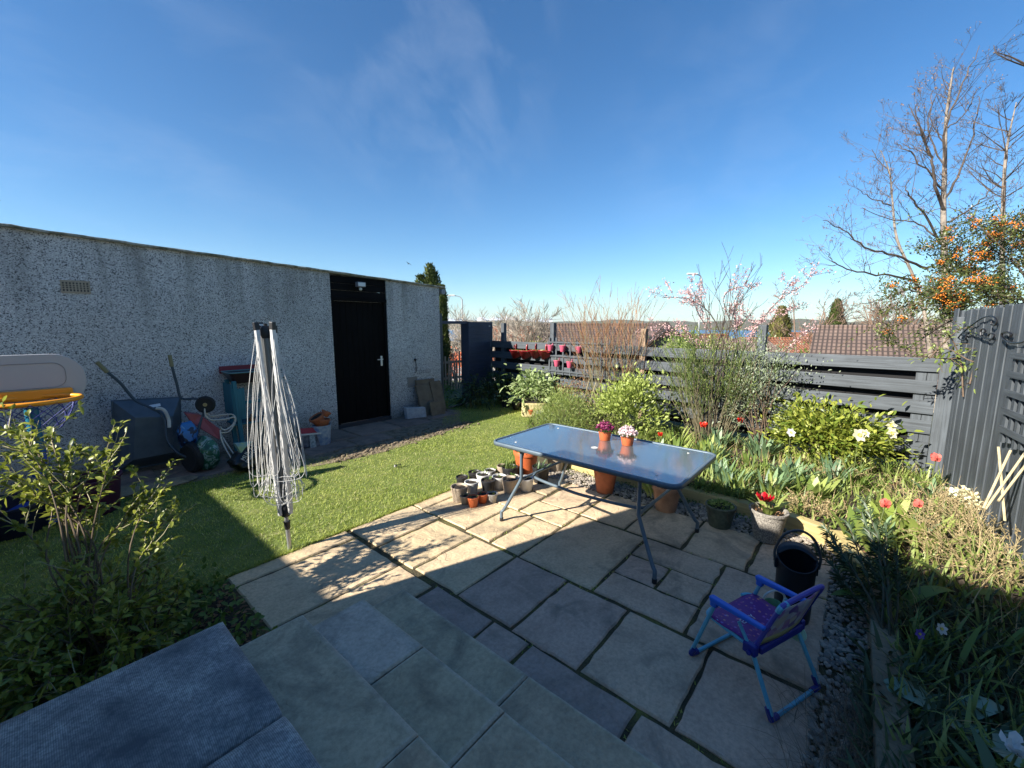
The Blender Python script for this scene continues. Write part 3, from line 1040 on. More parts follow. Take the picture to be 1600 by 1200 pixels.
# ================================================================ GARAGE
XZ = Matrix(((1, 0, 0), (0, 0, 1), (0, 1, 0)))
def garage():
    t = thing('garage', 'long pebbledashed garage with flat roof and black door along the left', 'garage', (5.6, 6.74, 0))
    O = np.array([5.6, 6.74, 0])
    top = lambda x: 2.735 - .038 * x
    def P(pts): return [(x - O[0], z) for x, z in pts]
    mb = MB()
    mb.prism(P([(-7, -.3), (3.33, -.3), (3.33, top(3.33)), (-7, top(-7))]), 0, .16, XZ)
    mb.prism(P([(4.37, -.3), (5.6, -.3), (5.6, top(5.6)), (4.37, top(4.37))]), 0, .16, XZ)
    mb.box(-.16, -.002, .16, 4.2, -.3, 2.50)
    mb.build('wall', harl, t)
    # roof: thin sheet with an uneven mossy edge
    rs = RS(2)
    V, F = [], []
    n = 150
    for i in range(n + 1):
        x = -7 + 12.72 * i / n
        e = -.035 - .012 * rs.rand() - .012 * (sin(x * 9) > .6)
        z = top(x) + .004 + .006 * rs.rand() + (.012 if (x * 1.03) % 1.22 < .04 else 0)
        for y, zz in ((e, z - .012), (e - .002, z + .018), (4.3, z + .10), (4.3, z + .05)):
            V.append((x - O[0], y, zz))
    for i in range(n):
        for k in range(4):
            a, b = i * 4 + k, i * 4 + (k + 1) % 4
            F.append((a, a + 4, b + 4, b))
    rm = mat('roof_sheet', (.42, .40, .34), .9, col2=(.10, .10, .06), nscale=11, bump=.8, bscale=60)
    mesh_np('roof', V, [np.array(F)], rm, t)
    gm = mat('gutter_dark', (.03, .03, .032), .5)
    g = MB(); g.tube([(.07, -.06, 2.44), (.07, 4.3, 2.42)], .055, 10); g.build('gutter', mat('gutter_grey', (.25, .25, .26), .5), t, smooth=True)
    # dark panel above the door, frame and planked door
    l = MB()
    for k in range(3):
        l.box(3.335 - O[0], 4.365 - O[0], .018, .06, 2.225 + k * .115, 2.335 + k * .115)
    l.build('lintel_board', dark_h, t, bevel=.004)
    f = MB()
    f.box(3.335 - O[0], 3.385 - O[0], .012, .10, 0, 2.225); f.box(4.315 - O[0], 4.365 - O[0], .012, .10, 0, 2.225); f.box(3.335 - O[0], 4.365 - O[0], -.012, .10, 2.165, 2.222)
    f.build('door_frame', dark_v, t, bevel=.003)
    d = MB()
    w = (4.312 - 3.388) / 9
    for k in range(9):
        d.box(3.389 + k * w - O[0] + .002, 3.388 + (k + 1) * w - O[0] - .002, .045, .075, .07, 2.16)
    door = d.build('door', dark_v, t, bevel=.004)
    h = MB()
    hx = PY(597.5, 572, 6.76)[0] - O[0]
    h.box(hx - .018, hx + .018, .035, .046, 1.02, 1.20)
    h.tube([(hx, .04, 1.14), (hx, -.012, 1.14), (hx - .02, -.02, 1.14), (hx - .115, -.02, 1.14)], .008, 8)
    h.build('handle', mat('white_metal', (.75, .75, .72), .35, metal=.3), door, bevel=.002)
    s = MB(); s.box(3.335 - O[0], 4.365 - O[0], -.02, .13, -.02, .065)
    s.build('door_sill', mat('dark_sill', (.03, .03, .035), .6), t, bevel=.006)
    # air vents
    v = MB()
    x0, x1, z0, z1 = .318 - O[0], .55 - O[0], 2.105, 2.245
    v.box(x0, x1, -.012, 0, z0, z0 + .022); v.box(x0, x1, -.012, 0, z1 - .022, z1)
    for i in range(9):
        xx = x0 + .003 + (x1 - x0 - .018) * i / 8
        v.box(xx, xx + .013, -.0118, 0, z0 + .022, z1 - .022)
    for i in range(1, 4):
        zz = z0 + .02 + (z1 - z0 - .046) * i / 4
        v.box(x0 + .002, x1 - .002, -.0095, 0, zz, zz + .010)
    vv = v.build('vent', mat('vent_tan', (.38, .31, .22), .7, noise=.2), t)
    vv['label'] = 'tan grid vent high on the wall'
    bk = MB(); bk.box(x0 + .004, x1 - .004, -.004, -.001, z0 + .004, z1 - .004); bk.build('hole_shade', plastic_bk, vv)  # black plate stands in for the shade inside the vent holes
    v = MB()
    a, b = PY(637, 591, 6.735), PY(652, 603, 6.735)
    for i in range(7):
        z = b[2] + (a[2] - b[2]) * i / 6
        v.box(a[0] - O[0], b[0] - O[0], -.015, -.001, z, z + .010)
    v.box(a[0] - O[0] - .006, b[0] - O[0] + .006, -.006, -.001, b[2] - .008, a[2] + .018)
    vv = v.build('vent', mat('vent_grey', (.22, .22, .22), .6), t)
    vv['label'] = 'grey louvred vent low on the wall'
    # floodlight over the door
    fl = MB()
    c = PY(563, 446, 6.66)
    c = np.array([c[0] - O[0], -.10, c[2]])
    fl.box(c[0] - .07, c[0] + .08, c[1] - .02, c[1] + .06, c[2] - .025, c[2] + .055)
    fl.bar((c[0], c[1] + .05, c[2]), (c[0], .016, c[2] + .02), .03, .03)
    flo = fl.build('floodlight', mat('light_grey_metal', (.18, .18, .19), .4), t, bevel=.006)
    g2 = MB(); g2.box(c[0] - .06, c[0] + .07, c[1] - .024, c[1] - .0205, c[2] - .015, c[2] + .045); g2.build('lamp_glass', mat('lamp_glass', (.6, .62, .62), .15), flo)
    g3 = MB(); g3.ball((c[0] - .005, c[1] + .01, c[2] - .06), .028, 12, 8); g3.build('sensor', mat('cream_plastic', (.6, .58, .5), .4), flo, smooth=True)
    # cable hanging on the wall right of the door
    k = PY(649, 562, 6.72)
    cb = MB(); cb.ball((k[0] - O[0], -.02, k[2]), .028, 10, 7); cb.tube([(k[0] - O[0], -.02, k[2]), (k[0] - O[0] + .02, -.015, k[2] - .12), (k[0] - O[0] + .012, -.02, k[2] - .24), (k[0] - O[0] - .02, -.02, k[2] - .26)], .006, 6)
    cb.build('hanging_cable', plastic_bk, t, smooth=True)
    # window high on the end wall
    w_ = MB(); w_.box(-.001, .018, .55, 1.15, 1.5, 2.15); ww = w_.build('window', mat('dark_glass', (.02, .025, .03), .08), t)
garage()

# ================================================================ HOUSE (behind the camera, casts the shade)
def house():
    t = thing('house', 'unseen cream house standing behind the patio steps', 'house', (-.6, 3.0, 0))
    ox, oy = .6, -3.0
    mb = MB()
    mb.box(-7 + ox, -.62 + ox, -9 + oy, 3.03 + oy, -.1, 3.0)
    mb.box(-7 + ox, -2.62 + ox, 3.03 + oy, 8.5 + oy, -.1, 2.46)
    mb.build('wall', mat('house_render', (.74, .66, .54), .85, noise=.12), t)  # unseen wall, cream picked to bounce warm light into the shade
    r = MB()
    r.prism([(-3.9, 3.03), (-.58, 3.03), (-.58, 3.06), (-2.2, 4.4), (-3.9, 3.5)], -12.0, .03, Matrix(((1, 0, 0), (0, 0, 1), (0, 1, 0))))
    r.build('roof', mat('house_roof', (.12, .08, .06), .8), t)
    w = MB(); w.box(-.02, .01, -6, -4.6, 1.0, 2.2); w.build('window', MATS['dark_glass'], t)
    d = MB(); d.box(-.02, .01, -2.6, -1.7, .42, 2.45); d.build('door', mat('white_door', (.7, .7, .7), .4), t)
house()

# ================================================================ FENCES
FA, FB = np.array([7.20, 6.78]), np.array([6.40, -.64])
FD = (FB - FA) / np.linalg.norm(FB - FA)          # along the fence, towards the right of the photo
FN = np.array([FD[1], -FD[0]])                    # normal towards the garden
if FN @ (-FA) < 0: FN = -FN
FL = np.linalg.norm(FB - FA)
def fp(px):                                       # distance along the fence seen at that column
    d = ray(px, 540)[:2]
    M_ = np.array([[d[0], -FD[0]], [d[1], -FD[1]]])
    return np.linalg.solve(M_, FA)[1]
def slat_fence():
    t = thing('slat_fence', 'low slate grey fence of wide horizontal boards behind the flower bed', 'fence', (FA[0], FA[1], 0), math.atan2(FD[1], FD[0]))
    s = -1 if (np.array([-FD[1], FD[0]]) @ FN) < 0 else 1       # local +y or -y is the garden side
    rs = RS(4)
    splits = [0, fp(862), fp(1004), fp(1189), FL - .02]
    for i in range(4):
        for k in range(5):
            z = 1.25 - .235 * k + rs.normal(0, .004)
            a, b = splits[i] + .003, splits[i + 1] - .003
            if k == 4 and i == 3: pass
            m = MB()
            z2 = z + rs.normal(0, .006)
            vs = [(a, s * .0, z), (b, s * .0, z2), (b, s * .022, z2), (a, s * .022, z), (a, s * .0, z + .15), (b, s * .0, z2 + .15), (b, s * .022, z2 + .15), (a, s * .022, z + .15)]
            m.add(vs, [(0, 1, 2, 3), (4, 7, 6, 5), (0, 4, 5, 1), (1, 5, 6, 2), (2, 6, 7, 3), (3, 7, 4, 0)])
            m.build('board', SLX, t, bevel=.004)
    for i in range(4):
        for k in range(5):
            z = 1.25 - .235 * k - .118
            m = MB(); m.box(splits[i] + .01, splits[i + 1] - .01, -s * .115 if s > 0 else .09, -s * .09 if s > 0 else .115, z - .003, z + .15 - .006)
            m.build('rear_board', mat('gap_shade_board', (.008, .008, .009), .9), t)  # boards added behind, coloured near-black so the gaps look shaded
    for px, h in ((785, 1.81), (862, 1.81), (1004, 1.70), (1189, 1.76)):
        u = fp(px)
        m = MB(); m.box(u - .05, u + .05, -.088 if s > 0 else -.002, .0015 if s > 0 else .088, -.1, h)
        o = m.build('post', SLZ if px != 1004 else picket_w, t, bevel=.006)
    # end post with facing board and short packing pieces
    m = MB(); m.box(FL - .02, FL + .17, -.06, .06, -.1, 1.50); m.box(FL + .05, FL + .16, -.09, -.062, -.1, 1.84)
    m.build('end_post', SLZ, t, bevel=.005)
    m = MB()
    for u in (FL - .20, FL - .11):
        m.box(u, u + .085, (-s) * .03 if s < 0 else -.03, (-s) * .008 if s < 0 else -.008, .05, 1.24)
    m.build('packing_piece', SLZ, t)
SLX = make_timber('slate_paint_long', SLATE, 0)
SLZ = make_timber('slate_paint_post', SLATE, 2)
slat_fence()

def plank_fence():
    a, b = np.array([6.52, -.70]), np.array([2.2, -1.16])
    L = np.linalg.norm(b - a); ang = math.atan2(b[1] - a[1], b[0] - a[0])
    t = thing('plank_fence', 'tall slate grey fence of narrow upright planks on the right', 'fence', (a[0], a[1], 0), ang)
    rs = RS(14)
    m = MB()
    u = .0
    while u < L:
        w = .085 + .02 * rs.rand()
        g = .004
        if .16 < u < .30:
            u = .30
        z = 1.90 + rs.normal(0, .012) + .05 * (u / L)
        off = .0 if int(u * 10) % 2 else .006
        m.box(u + g, u + w, off - .01, off + .012, -.05, z)
        u += w
    m.build('planks', SLZ, t, bevel=.003)
    m = MB()
    for z in (.35, 1.0, 1.65):
        m.box(.0, L, .030, .075, z, z + .07)
    m.build('rail', SLX, t)
    m = MB(); m.box(-.01, .13, -.022, -.0105, -.05, 1.93); m.build('wide_plank', SLZ, t, bevel=.003)
plank_fence()

def screen():
    a = PY(734, 560, 6.80)[0]; b = PY(770, 560, 6.80)[0]
    t = thing('slatted_screen', 'tall dark blue slatted screen at the end of the garden', 'screen', (a, 6.80, 0))
    m = MB()
    z, k = .05, 0
    while z < 1.76:
        m.box(.03, b - a, 0, .02, z, z + .0937)
        z += .094
    m.build('slats', navy_h, t, bevel=.004)
    m = MB(); m.box(-.03, .03, -.01, .25, -.05, 1.84); m.box(b - a - .05, b - a + .02, .0205, .09, -.05, 1.84); m.box(.03, b - a, .0205, .08, 1.70, 1.78)
    m.build('post', navy_h, t, bevel=.004)
    m = MB(); m.box(5.62 - a, -.03, .02, .09, 1.79, 1.85)
    m.build('gate_beam', navy_h, t, bevel=.003)
    m = MB(); m.box(5.64 - a, 5.72 - a, .0, .08, -.05, 2.0); m.build('gate_post', SLZ, t, bevel=.003)
    m = MB(); q = b - a - .1; m.box(q - .03, q + .02, -.004, -.0005, 1.735, 1.75); m.build('label_plate', plastic_wh, t)
screen()
# ================================================================ TABLE
def rrect(x0, x1, y0, y1, r, k=6):
    out = []
    for cx, cy, a0 in ((x1 - r, y1 - r, 0), (x0 + r, y1 - r, 90), (x0 + r, y0 + r, 180), (x1 - r, y0 + r, 270)):
        for i in range(k + 1):
            a = rad(a0 + 90 * i / k)
            out.append((cx + r * cos(a), cy + r * sin(a)))
    return out
table_metal = mat('blue_grey_table_metal', (.13, .175, .215), .42, metal=.25, noise=.2, nscale=30)
def table():
    x0, x1, y0, y1 = 2.635, 3.565, .835, 2.515
    t = thing('garden_table', 'rectangular frosted glass garden table with blue grey metal frame', 'table', ((x0 + x1) / 2, (y0 + y1) / 2, 0))
    O = np.array([(x0 + x1) / 2, (y0 + y1) / 2])
    hx, hy = (x1 - x0) / 2, (y1 - y0) / 2
    out = rrect(-hx, hx, -hy, hy, .085)
    inn = rrect(-hx + .022, hx - .022, -hy + .022, hy - .022, .065)
    n = len(out)
    V, F = [], []
    prof = ((out, .690), (out, .718), (rrect(-hx + .006, hx - .006, -hy + .006, hy - .006, .08), .724), (inn, .722), (inn, .695))
    for p, z in prof:
        V += [(a[0], a[1], z) for a in p]
    for r_ in range(5):
        for k in range(n):
            a, b = r_ * n + k, r_ * n + (k + 1) % n
            c, d = ((r_ + 1) % 5) * n + (k + 1) % n, ((r_ + 1) % 5) * n + k
            F.append((a, b, c, d))
    mesh_np('frame', V, [np.array(F)], table_metal, t)
    gm, nt, b = nodes_of('frosted_glass')
    b.inputs['Base Color'].default_value = (.32, .42, .50, 1)
    b.inputs['Transmission Weight'].default_value = .80
    b.inputs['Roughness'].default_value = .17
    b.inputs['IOR'].default_value = 1.5
    tt = nn(nt, 'ShaderNodeTexCoord'); vz = nn(nt, 'ShaderNodeTexNoise', Scale=55.0, Detail=2.0)
    nt.links.new(tt.outputs['Object'], vz.inputs['Vector'])
    bp = nn(nt, 'ShaderNodeBump', Strength=.16, Distance=.002); nt.links.new(vz.outputs['Fac'], bp.inputs['Height'])
    b.inputs['Coat Weight'].default_value = 1.0
    b.inputs['Coat Roughness'].default_value = .045
    b.inputs['Coat IOR'].default_value = 2.1
    nt.links.new(bp.outputs[0], b.inputs['Coat Normal'])
    g = MB(); g.prism(rrect(-hx + .020, hx - .020, -hy + .020, hy - .020, .066), .711, .7165)
    g.build('glass_top', gm, t)
    # four bent legs
    for sx in (-1, 1):
        for sy in (-1, 1):
            ax, ay = sx * (hx - .085), sy * (hy - .30)
            fx, fy = sx * (hx + .005) * .99, sy * (hy - .13)
            if sy > 0: fy = hy - .14
            m = MB()
            path = [(ax, ay, .70), (ax, ay, .42), (ax + sx * .008, ay + sy * .02, .37), (fx - sx * .015, fy - sy * .03, .13), (fx, fy, .09), (fx, fy, .0)]
            pts = [path[0], path[1]] + smooth_path(path[1:5], 4)[1:] + [path[5]]
            m.tube(pts, .0145, 10)
            lg = m.build('leg', table_metal, t, smooth=True)
            m = MB(); m.lathe([(.017, 0), (.018, .03), (.0165, .034)], 10, (fx, fy, .0)); m.build('rubber_foot', plastic_bk, lg)
    ex = hy - .30
    for sy in (-1, 1):
        m = MB()
        m.tube([(-hx + .085, sy * ex, .41), (hx - .085, sy * ex, .41)], .012, 10)
        # rail looping up under the glass
        for sx in (-1, 1):
            m.tube(smooth_path([(sx * (hx - .095), sy * ex, .60), (sx * (hx - .12), sy * (ex - .02), .695), (sx * (hx - .17), sy * (ex - .10), .700), (sx * (hx - .10), sy * (ex - .20), .702), (sx * (hx - .04), sy * (ex - .22), .702)], 5), .010, 8)
        m.build('crossbar', table_metal, t, smooth=True)
    m = MB()
    xn = -hx + .16
    m.tube(smooth_path([(-hx + .30, ex, .41), (-hx + .22, ex - .04, .405), (xn + .03, ex - .16, .40), (xn, ex - .4, .40), (xn, 0, .395), (xn, -ex + .4, .40), (xn + .03, -ex + .16, .40), (-hx + .22, -ex + .04, .405), (-hx + .30, -ex, .41)], 5), .0125, 10)
    m.build('stretcher', table_metal, t, smooth=True)
    m = MB(); m.tube([(hx - .06, -ex, .685), (hx - .06, ex, .685)], .011, 8); m.build('side_rail', table_metal, t, smooth=True)
    h = MB(); h.lathe([(.028, .7168), (.030, .719), (.022, .7205), (.018, .7175)], 16, (-.03, .02, 0)); h.build('parasol_ring', plastic_wh, t, smooth=True)
    for sx in (-1, 1):
        for sy in (-1, 1):
            h = MB(); h.lathe([(.010, .7168), (.009, .7195), (.0, .720)], 10, (sx * (hx - .13), sy * (hy - .20), 0)); h.build('glass_pad', plastic_wh, t)
table()

# ================================================================ POTS
leaf_g = mat('leaf_green', (.075, .135, .022), .5, col2=(.17, .25, .045), attr=True, trans=.35)
leaf_bright = mat('leaf_yellow_green', (.12, .19, .025), .45, col2=(.40, .42, .07), attr=True, trans=.35)
leaf_lime = mat('leaf_lime', (.26, .34, .06), .45, col2=(.46, .52, .16), attr=True, trans=.4)
leaf_mid = mat('leaf_fresh', (.13, .20, .035), .45, col2=(.36, .42, .12), attr=True, trans=.38)
leaf_pale = mat('leaf_pale_grey', (.20, .26, .15), .6, col2=(.36, .40, .27), attr=True, trans=.3)
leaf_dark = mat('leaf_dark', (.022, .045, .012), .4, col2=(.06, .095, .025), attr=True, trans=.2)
leaf_glauc = mat('leaf_blue_green', (.10, .17, .09), .45, col2=(.20, .30, .14), attr=True, trans=.3)
straw = mat('dry_straw', (.34, .24, .11), .7, col2=(.60, .46, .25), attr=True, trans=.3)
leaf_brown = mat('leaf_brown', (.14, .065, .03), .7, col2=(.32, .19, .09), attr=True, trans=.2)
stem_g = mat('stem_green', (.12, .15, .05), .6, noise=.4)
stem_b = mat('stem_brown', (.15, .10, .065), .8, noise=.4, nscale=30)
bark = mat('bark_grey', (.30, .25, .20), .85, noise=.55, nscale=14, bump=.5)
bark_d = mat('bark_dark', (.10, .075, .06), .85, noise=.5, nscale=20)
flower_red = mat('petal_red', (.62, .015, .012), .4, col2=(.80, .06, .03), attr=True, trans=.3)
flower_dred = mat('petal_dark_red', (.30, .004, .010), .35, col2=(.5, .01, .02), attr=True, trans=.25)
flower_pinkred = mat('petal_coral', (.72, .10, .09), .4, col2=(.85, .28, .22), attr=True, trans=.3)
flower_cream = mat('petal_cream', (.80, .76, .45), .5, col2=(.88, .86, .66), attr=True, trans=.3)
flower_white = mat('petal_white', (.80, .80, .78), .5, col2=(.86, .84, .82), attr=True, trans=.3)
flower_pink = mat('petal_pale_pink', (.78, .55, .58), .5, col2=(.88, .76, .76), attr=True, trans=.3)
flower_purple = mat('petal_purple', (.10, .008, .04), .5, col2=(.32, .04, .14), attr=True, trans=.2)

def pot_shape(r_top, r_bot, h, rim=.0, rim_h=.02, wall=.003):
    p = [(0, 0), (r_bot * .96, 0), (r_bot, .004), (r_top, h - rim_h)]
    if rim:
        p += [(r_top + rim, h - rim_h), (r_top + rim, h)]
    else:
        p += [(r_top * 1.01, h)]
    p += [(r_top - wall, h), (r_top - wall - (r_top - r_bot) * .12, h * .84), (0, h * .84)]
    return p

def pot(name, label, loc, r_top, h, material, group=None, rim=.004, rim_h=None, taper=.72, plant=None, seed=0, cat='plant pot', rz=0., n=28, soil_fill=.86):
    t = thing(name, label, cat, loc, rz, group)
    m = MB()
    rb = r_top * taper
    rh = rim_h if rim_h is not None else h * .16
    prof = [(0, 0), (rb * .95, 0), (rb, .003), (r_top, h - rh), (r_top + rim, h - rh + .001), (r_top + rim * 1.2, h - .003), (r_top + rim, h), (r_top - .004, h), (r_top - .007, h - .004), (rb + (r_top - rb) * .7 - .006, h * .80), (rb * .9, h * .78)]
    m.lathe(prof, n)
    m.build('pot_body', material, t, smooth=True)
    s = MB()
    rr = rb + (r_top - rb) * soil_fill * .98 - .004
    rs = RS(seed + 77)
    s.lathe([(rr, h * soil_fill), (rr * .7, h * soil_fill + .004), (rr * .3, h * soil_fill + .002), (0, h * soil_fill + .005)], 14)
    s.v = [(v[0], v[1], v[2] + rs.normal(0, h * .015)) for v in s.v]
    s.build('soil', compost, t)
    if plant:
        plant(t, r_top, h * soil_fill, rs)
    return t

def seedling(n=4, L=.05, m=None, W=.018):
    def f(t, r, z, rs):
        k = n + rs.randint(0, 3)
        P = np.stack([rs.normal(0, r * .35, k), rs.normal(0, r * .35, k), np.full(k, z + .012)], 1)
        A = rs.uniform(0, 6.28, k)
        D = np.stack([np.cos(A), np.sin(A), .5 + rs.rand(k)], 1)
        leaf_obj('seedling', P, D, np.tile([0, 0, 1.], (k, 1)), L * (.6 + .6 * rs.rand(k)), W, m or leaf_g, t, rs.randint(99))
    return f
def tuft(n=30, L=.1, m=None, W=.006, lean=.6):
    def f(t, r, z, rs):
        P = np.stack([rs.normal(0, r * .35, n), rs.normal(0, r * .35, n), np.full(n, z)], 1)
        blade_obj('plant', P, rs.uniform(0, 6.28, n), L * (.5 + .7 * rs.rand(n)), W, rs.uniform(.05, lean, n), rs.uniform(.2, 1.2, n), m or leaf_g, t, 3)
    return f
def mound(n=160, L=.03, m=None, W=.02, hgt=.06, sp=.95):
    def f(t, r, z, rs):
        a = rs.uniform(0, 6.28, n); q = np.sqrt(rs.rand(n)) * r * sp
        P = np.stack([q * np.cos(a), q * np.sin(a), z + hgt * (1 - (q / r) ** 2) * (.4 + .6 * rs.rand(n)) + .005], 1)
        D = np.stack([np.cos(a) * .7, np.sin(a) * .7, .6 + rs.rand(n)], 1) + rs.normal(0, .4, (n, 3))
        N = np.stack([np.cos(a) * .3, np.sin(a) * .3, np.ones(n)], 1) + rs.normal(0, .3, (n, 3))
        leaf_obj('plant', P, D, N, L * (.6 + .7 * rs.rand(n)), W, m or leaf_g, t, 5)
    return f

# group of nursery pots between lawn and table  (photo place, size, kind, plant)
NG = 'nursery pots standing on the patio by the lawn'
SM = [
 # px, py(base), radius, height, material, plant, label
 (718, 782, .052, .095, plastic_tan, None, 'cream pot of bare compost, largest of the front row beside the lawn', .80),
 (739, 791, .036, .062, plastic_tc, seedling(3, .03), 'little orange pot standing frontmost in the group of nursery pots', .74),
 (727, 787, .032, .055, plastic_tan, seedling(2, .02), 'little tan pot between the cream pot and the frontmost orange pot', .74),
 (754, 785, .034, .058, plastic_tc, seedling(2, .03), 'little rust red pot just behind the frontmost orange pot', .74),
 (769, 784, .034, .056, plastic_gr, seedling(4, .035), 'little dark grey pot at the right end of the front row', .74),
 (737, 771, .045, .082, plastic_wh, None, 'whitish pot directly behind the cream pot', .80),
 (763, 768, .047, .082, plastic_bk, seedling(6, .045), 'black pot with grey leaf seedlings in the middle of the pot group', .80),
 (797, 769, .052, .096, plastic_tan, None, 'tan round pot of bare compost nearest the table leg', .80),
 (755, 758, .046, .080, plastic_wh, seedling(3, .04), 'white pot behind the black seedling pot', .80),
 (780, 762, .048, .082, plastic_wh, seedling(6, .05, leaf_g, .012), 'white pot with small green seedlings behind the tan round pot', .80),
 (742, 752, .045, .070, plastic_bk, seedling(4, .03), 'black pot at the back of the group next to the grass, second from the left', .82),
 (722, 758, .040, .062, plastic_bk, seedling(2, .03), 'small black square looking pot at the left rear beside the grass', .85),
 (766, 748, .040, .066, plastic_gr, seedling(5, .05), 'grey pot with a drooping seedling at the rear of the group', .80),
 (797, 750, .058, .100, plastic_bk, tuft(34, .13, leaf_g, .010, .9), 'black pot holding a strap leaved plant beside the big terracotta pot', .80),
 (801, 757, .046, .060, plastic_gr, seedling(5, .05), 'low grey tray pot wedged in front of the black strap leaved pot', .85),
 (822, 766, .050, .088, plastic_wh, seedling(3, .05), 'whitish pot behind the bent table leg', .78),
 (845, 753, .060, .115, plastic_bk, tuft(26, .12, leaf_glauc, .014, .7), 'black pot with blue green leaves right of the big terracotta pot', .80),
 (786, 745, .044, .085, plastic_tan, tuft(20, .10, leaf_g, .008, .8), 'tan pot with arching grass leaves at the very back by the lawn', .80),
]
for i, (px, py, r, h, m, pl, lab, tp) in enumerate(SM):
    r, h = r * 1.6, h * 1.62
    pot('nursery_pot', lab, G(px, py), r, h, m, NG, rim=.003, rim_h=h * .14, taper=tp, plant=pl, seed=i)
pot('terracotta_pot', 'big orange terracotta pot under the far left corner of the glass table', G(822, 741), .14, .30, plastic_tc, None, rim=.010, rim_h=.05, plant=mound(120, .05, leaf_mid, .03, .06), seed=31)
pot('stone_pot', 'pale stone coloured pot behind the far table legs', G(868, 735), .11, .24, plastic_tan, None, rim=.006, plant=mound(90, .05, leaf_pale, .03, .05), seed=32)
pot('terracotta_pot', 'terracotta pot with a wire round it seen under the middle of the table', G(945, 768), .125, .27, terracotta, None, rim=.006, rim_h=.03, taper=.70, plant=mound(90, .05, leaf_mid, .03, .05), seed=33)
pot('terracotta_pot', 'faded terracotta pot beneath the near right corner of the table', G(1040, 796), .125, .25, terracotta2, None, rim=.010, rim_h=.045, taper=.74, plant=mound(160, .05, leaf_brown, .02, .10), seed=34)
def green_pot_plants(t, r, z, rs):
    mound(260, .022, leaf_mid, .018, .05)(t, r, z, rs)
    for k in range(3):
        m = MB()
        a0 = 3.6 + k * .9
        m.tube(smooth_path([(r * .8 * cos(a0), r * .8 * sin(a0), z + .02), (r * 1.08 * cos(a0 + .2), r * 1.08 * sin(a0 + .2), z + .0), (r * 1.02 * cos(a0 + .3), r * 1.02 * sin(a0 + .3), z - .06), (r * .97 * cos(a0 + .7), r * .97 * sin(a0 + .7), z - .09)], 4), .002, 5)
        m.build('trailing_stem', stem_b, t)
pot('green_pot', 'dark grey green pot of low trailing plants against the sleeper', G(1124, 821), .118, .195, mat('grey_green_pot', (.11, .125, .085), .6, noise=.5, nscale=25), None, rim=.006, rim_h=.02, taper=.74, plant=green_pot_plants, seed=35)

def tulip_flower(t, c, R, m, seed=1, openness=.35, tilt=(0, 0, 0)):
    rs = RS(seed)
    n = 9
    P, D, N, L, W = [], [], [], [], []
    for ring, (k, op, s) in enumerate(((5, openness * 1.2, 1.0), (4, openness * .6, .85))):
        for i in range(k):
            a = 2 * pi * i / k + ring * .5 + rs.normal(0, .12)
            h = np.array([cos(a), sin(a), 0])
            for part in (0, 1):
                if part == 0:
                    P.append(np.array(c) + h * R * .05); D.append(h * (.55 + op) + np.array([0, 0, 1.0])); L.append(R * .85 * s)
                else:
                    base = np.array(c) + h * R * .05 + unit(h * (.55 + op) + np.array([0, 0, 1.])) * R * .55 * s
                    P.append(base); D.append(h * (op * 1.2 - .15) + np.array([0, 0, 1.]) + rs.normal(0, .12, 3)); L.append(R * .85 * s)
                N.append(-h + np.array([0, 0, .5])); W.append(R * .80 * s)
    leaf_obj('flower', P, D, np.array(N), np.array(L), np.array(W), m, t, seed, -.05, -.22)

def stone_pot():
    m_, nt, b = nodes_of('speckled_stone_pot')
    t = nn(nt, 'ShaderNodeTexCoord'); v = nn(nt, 'ShaderNodeTexVoronoi', Scale=150.0); nt.links.new(t.outputs['Object'], v.inputs['Vector'])
    sp = nn(nt, 'ShaderNodeSeparateColor'); nt.links.new(v.outputs['Color'], sp.inputs[0])
    nt.links.new(ramp(nt, sp.outputs[0], [(0, (.09, .08, .07)), (.5, (.22, .20, .175)), (1, (.36, .33, .28))]), b.inputs['Base Color'])
    b.inputs['Roughness'].default_value = .8
    p = pot('tulip_pot', 'speckled stone pot with a dark red tulip on the patio edge', G(1197, 842), .132, .26, m_, None, rim=.010, rim_h=.022, taper=.70, seed=36, n=36)
    rs = RS(6)
    n = 9
    A = rs.uniform(0, 6.28, n)
    P = np.stack([.03 * np.cos(A), .03 * np.sin(A), np.full(n, .22)], 1)
    blade_obj('leaves', P, A, .17 + .08 * rs.rand(n), .055, rs.uniform(.2, .6, n), rs.uniform(.4, 1.3, n), leaf_mid, p, 4, 6, [.5, .9, 1.1, 1.0, .8, .5, 0])
    m = MB(); m.tube(smooth_path([(0, 0, .22), (-.01, .01, .29), (-.035, .03, .34)], 4), .004, 6); m.build('stem', stem_g, p)
    tulip_flower(p, (-.035, .03, .335), .06, flower_dred, 5, .8)
    mound(60, .03, leaf_brown, .008, .06)(p, .11, .215, rs)
stone_pot()

# two flowering pots on the glass
def flowering(label, loc, m, sd_):
    p = pot('flower_pot', label, loc, .060, .105, plastic_tc, None, rim=.004, rim_h=.022, taper=.78, seed=sd_)
    rs = RS(sd_)
    n = 320
    q = norm(rs.normal(0, 1, (n, 3))); q[:, 2] = np.abs(q[:, 2])
    P = q * np.array([.075, .075, .062]) * (.75 + .25 * rs.rand(n, 1)) + np.array([0, 0, .100])
    D = rs.normal(0, 1, (n, 3)) + q * .5
    leaf_obj('blossom', P, D, q + rs.normal(0, .25, (n, 3)), .017 + .012 * rs.rand(n), .013, m, p, sd_, 0)
    n = 70
    a = rs.uniform(0, 6.28, n)
    P = np.stack([.045 * np.cos(a), .045 * np.sin(a), .095 + .015 * rs.rand(n)], 1)
    leaf_obj('leaves', P, np.stack([np.cos(a), np.sin(a), .1 * np.ones(n)], 1), np.tile([0, 0, 1.], (n, 1)), .045, .02, leaf_dark, p, 2, .3)
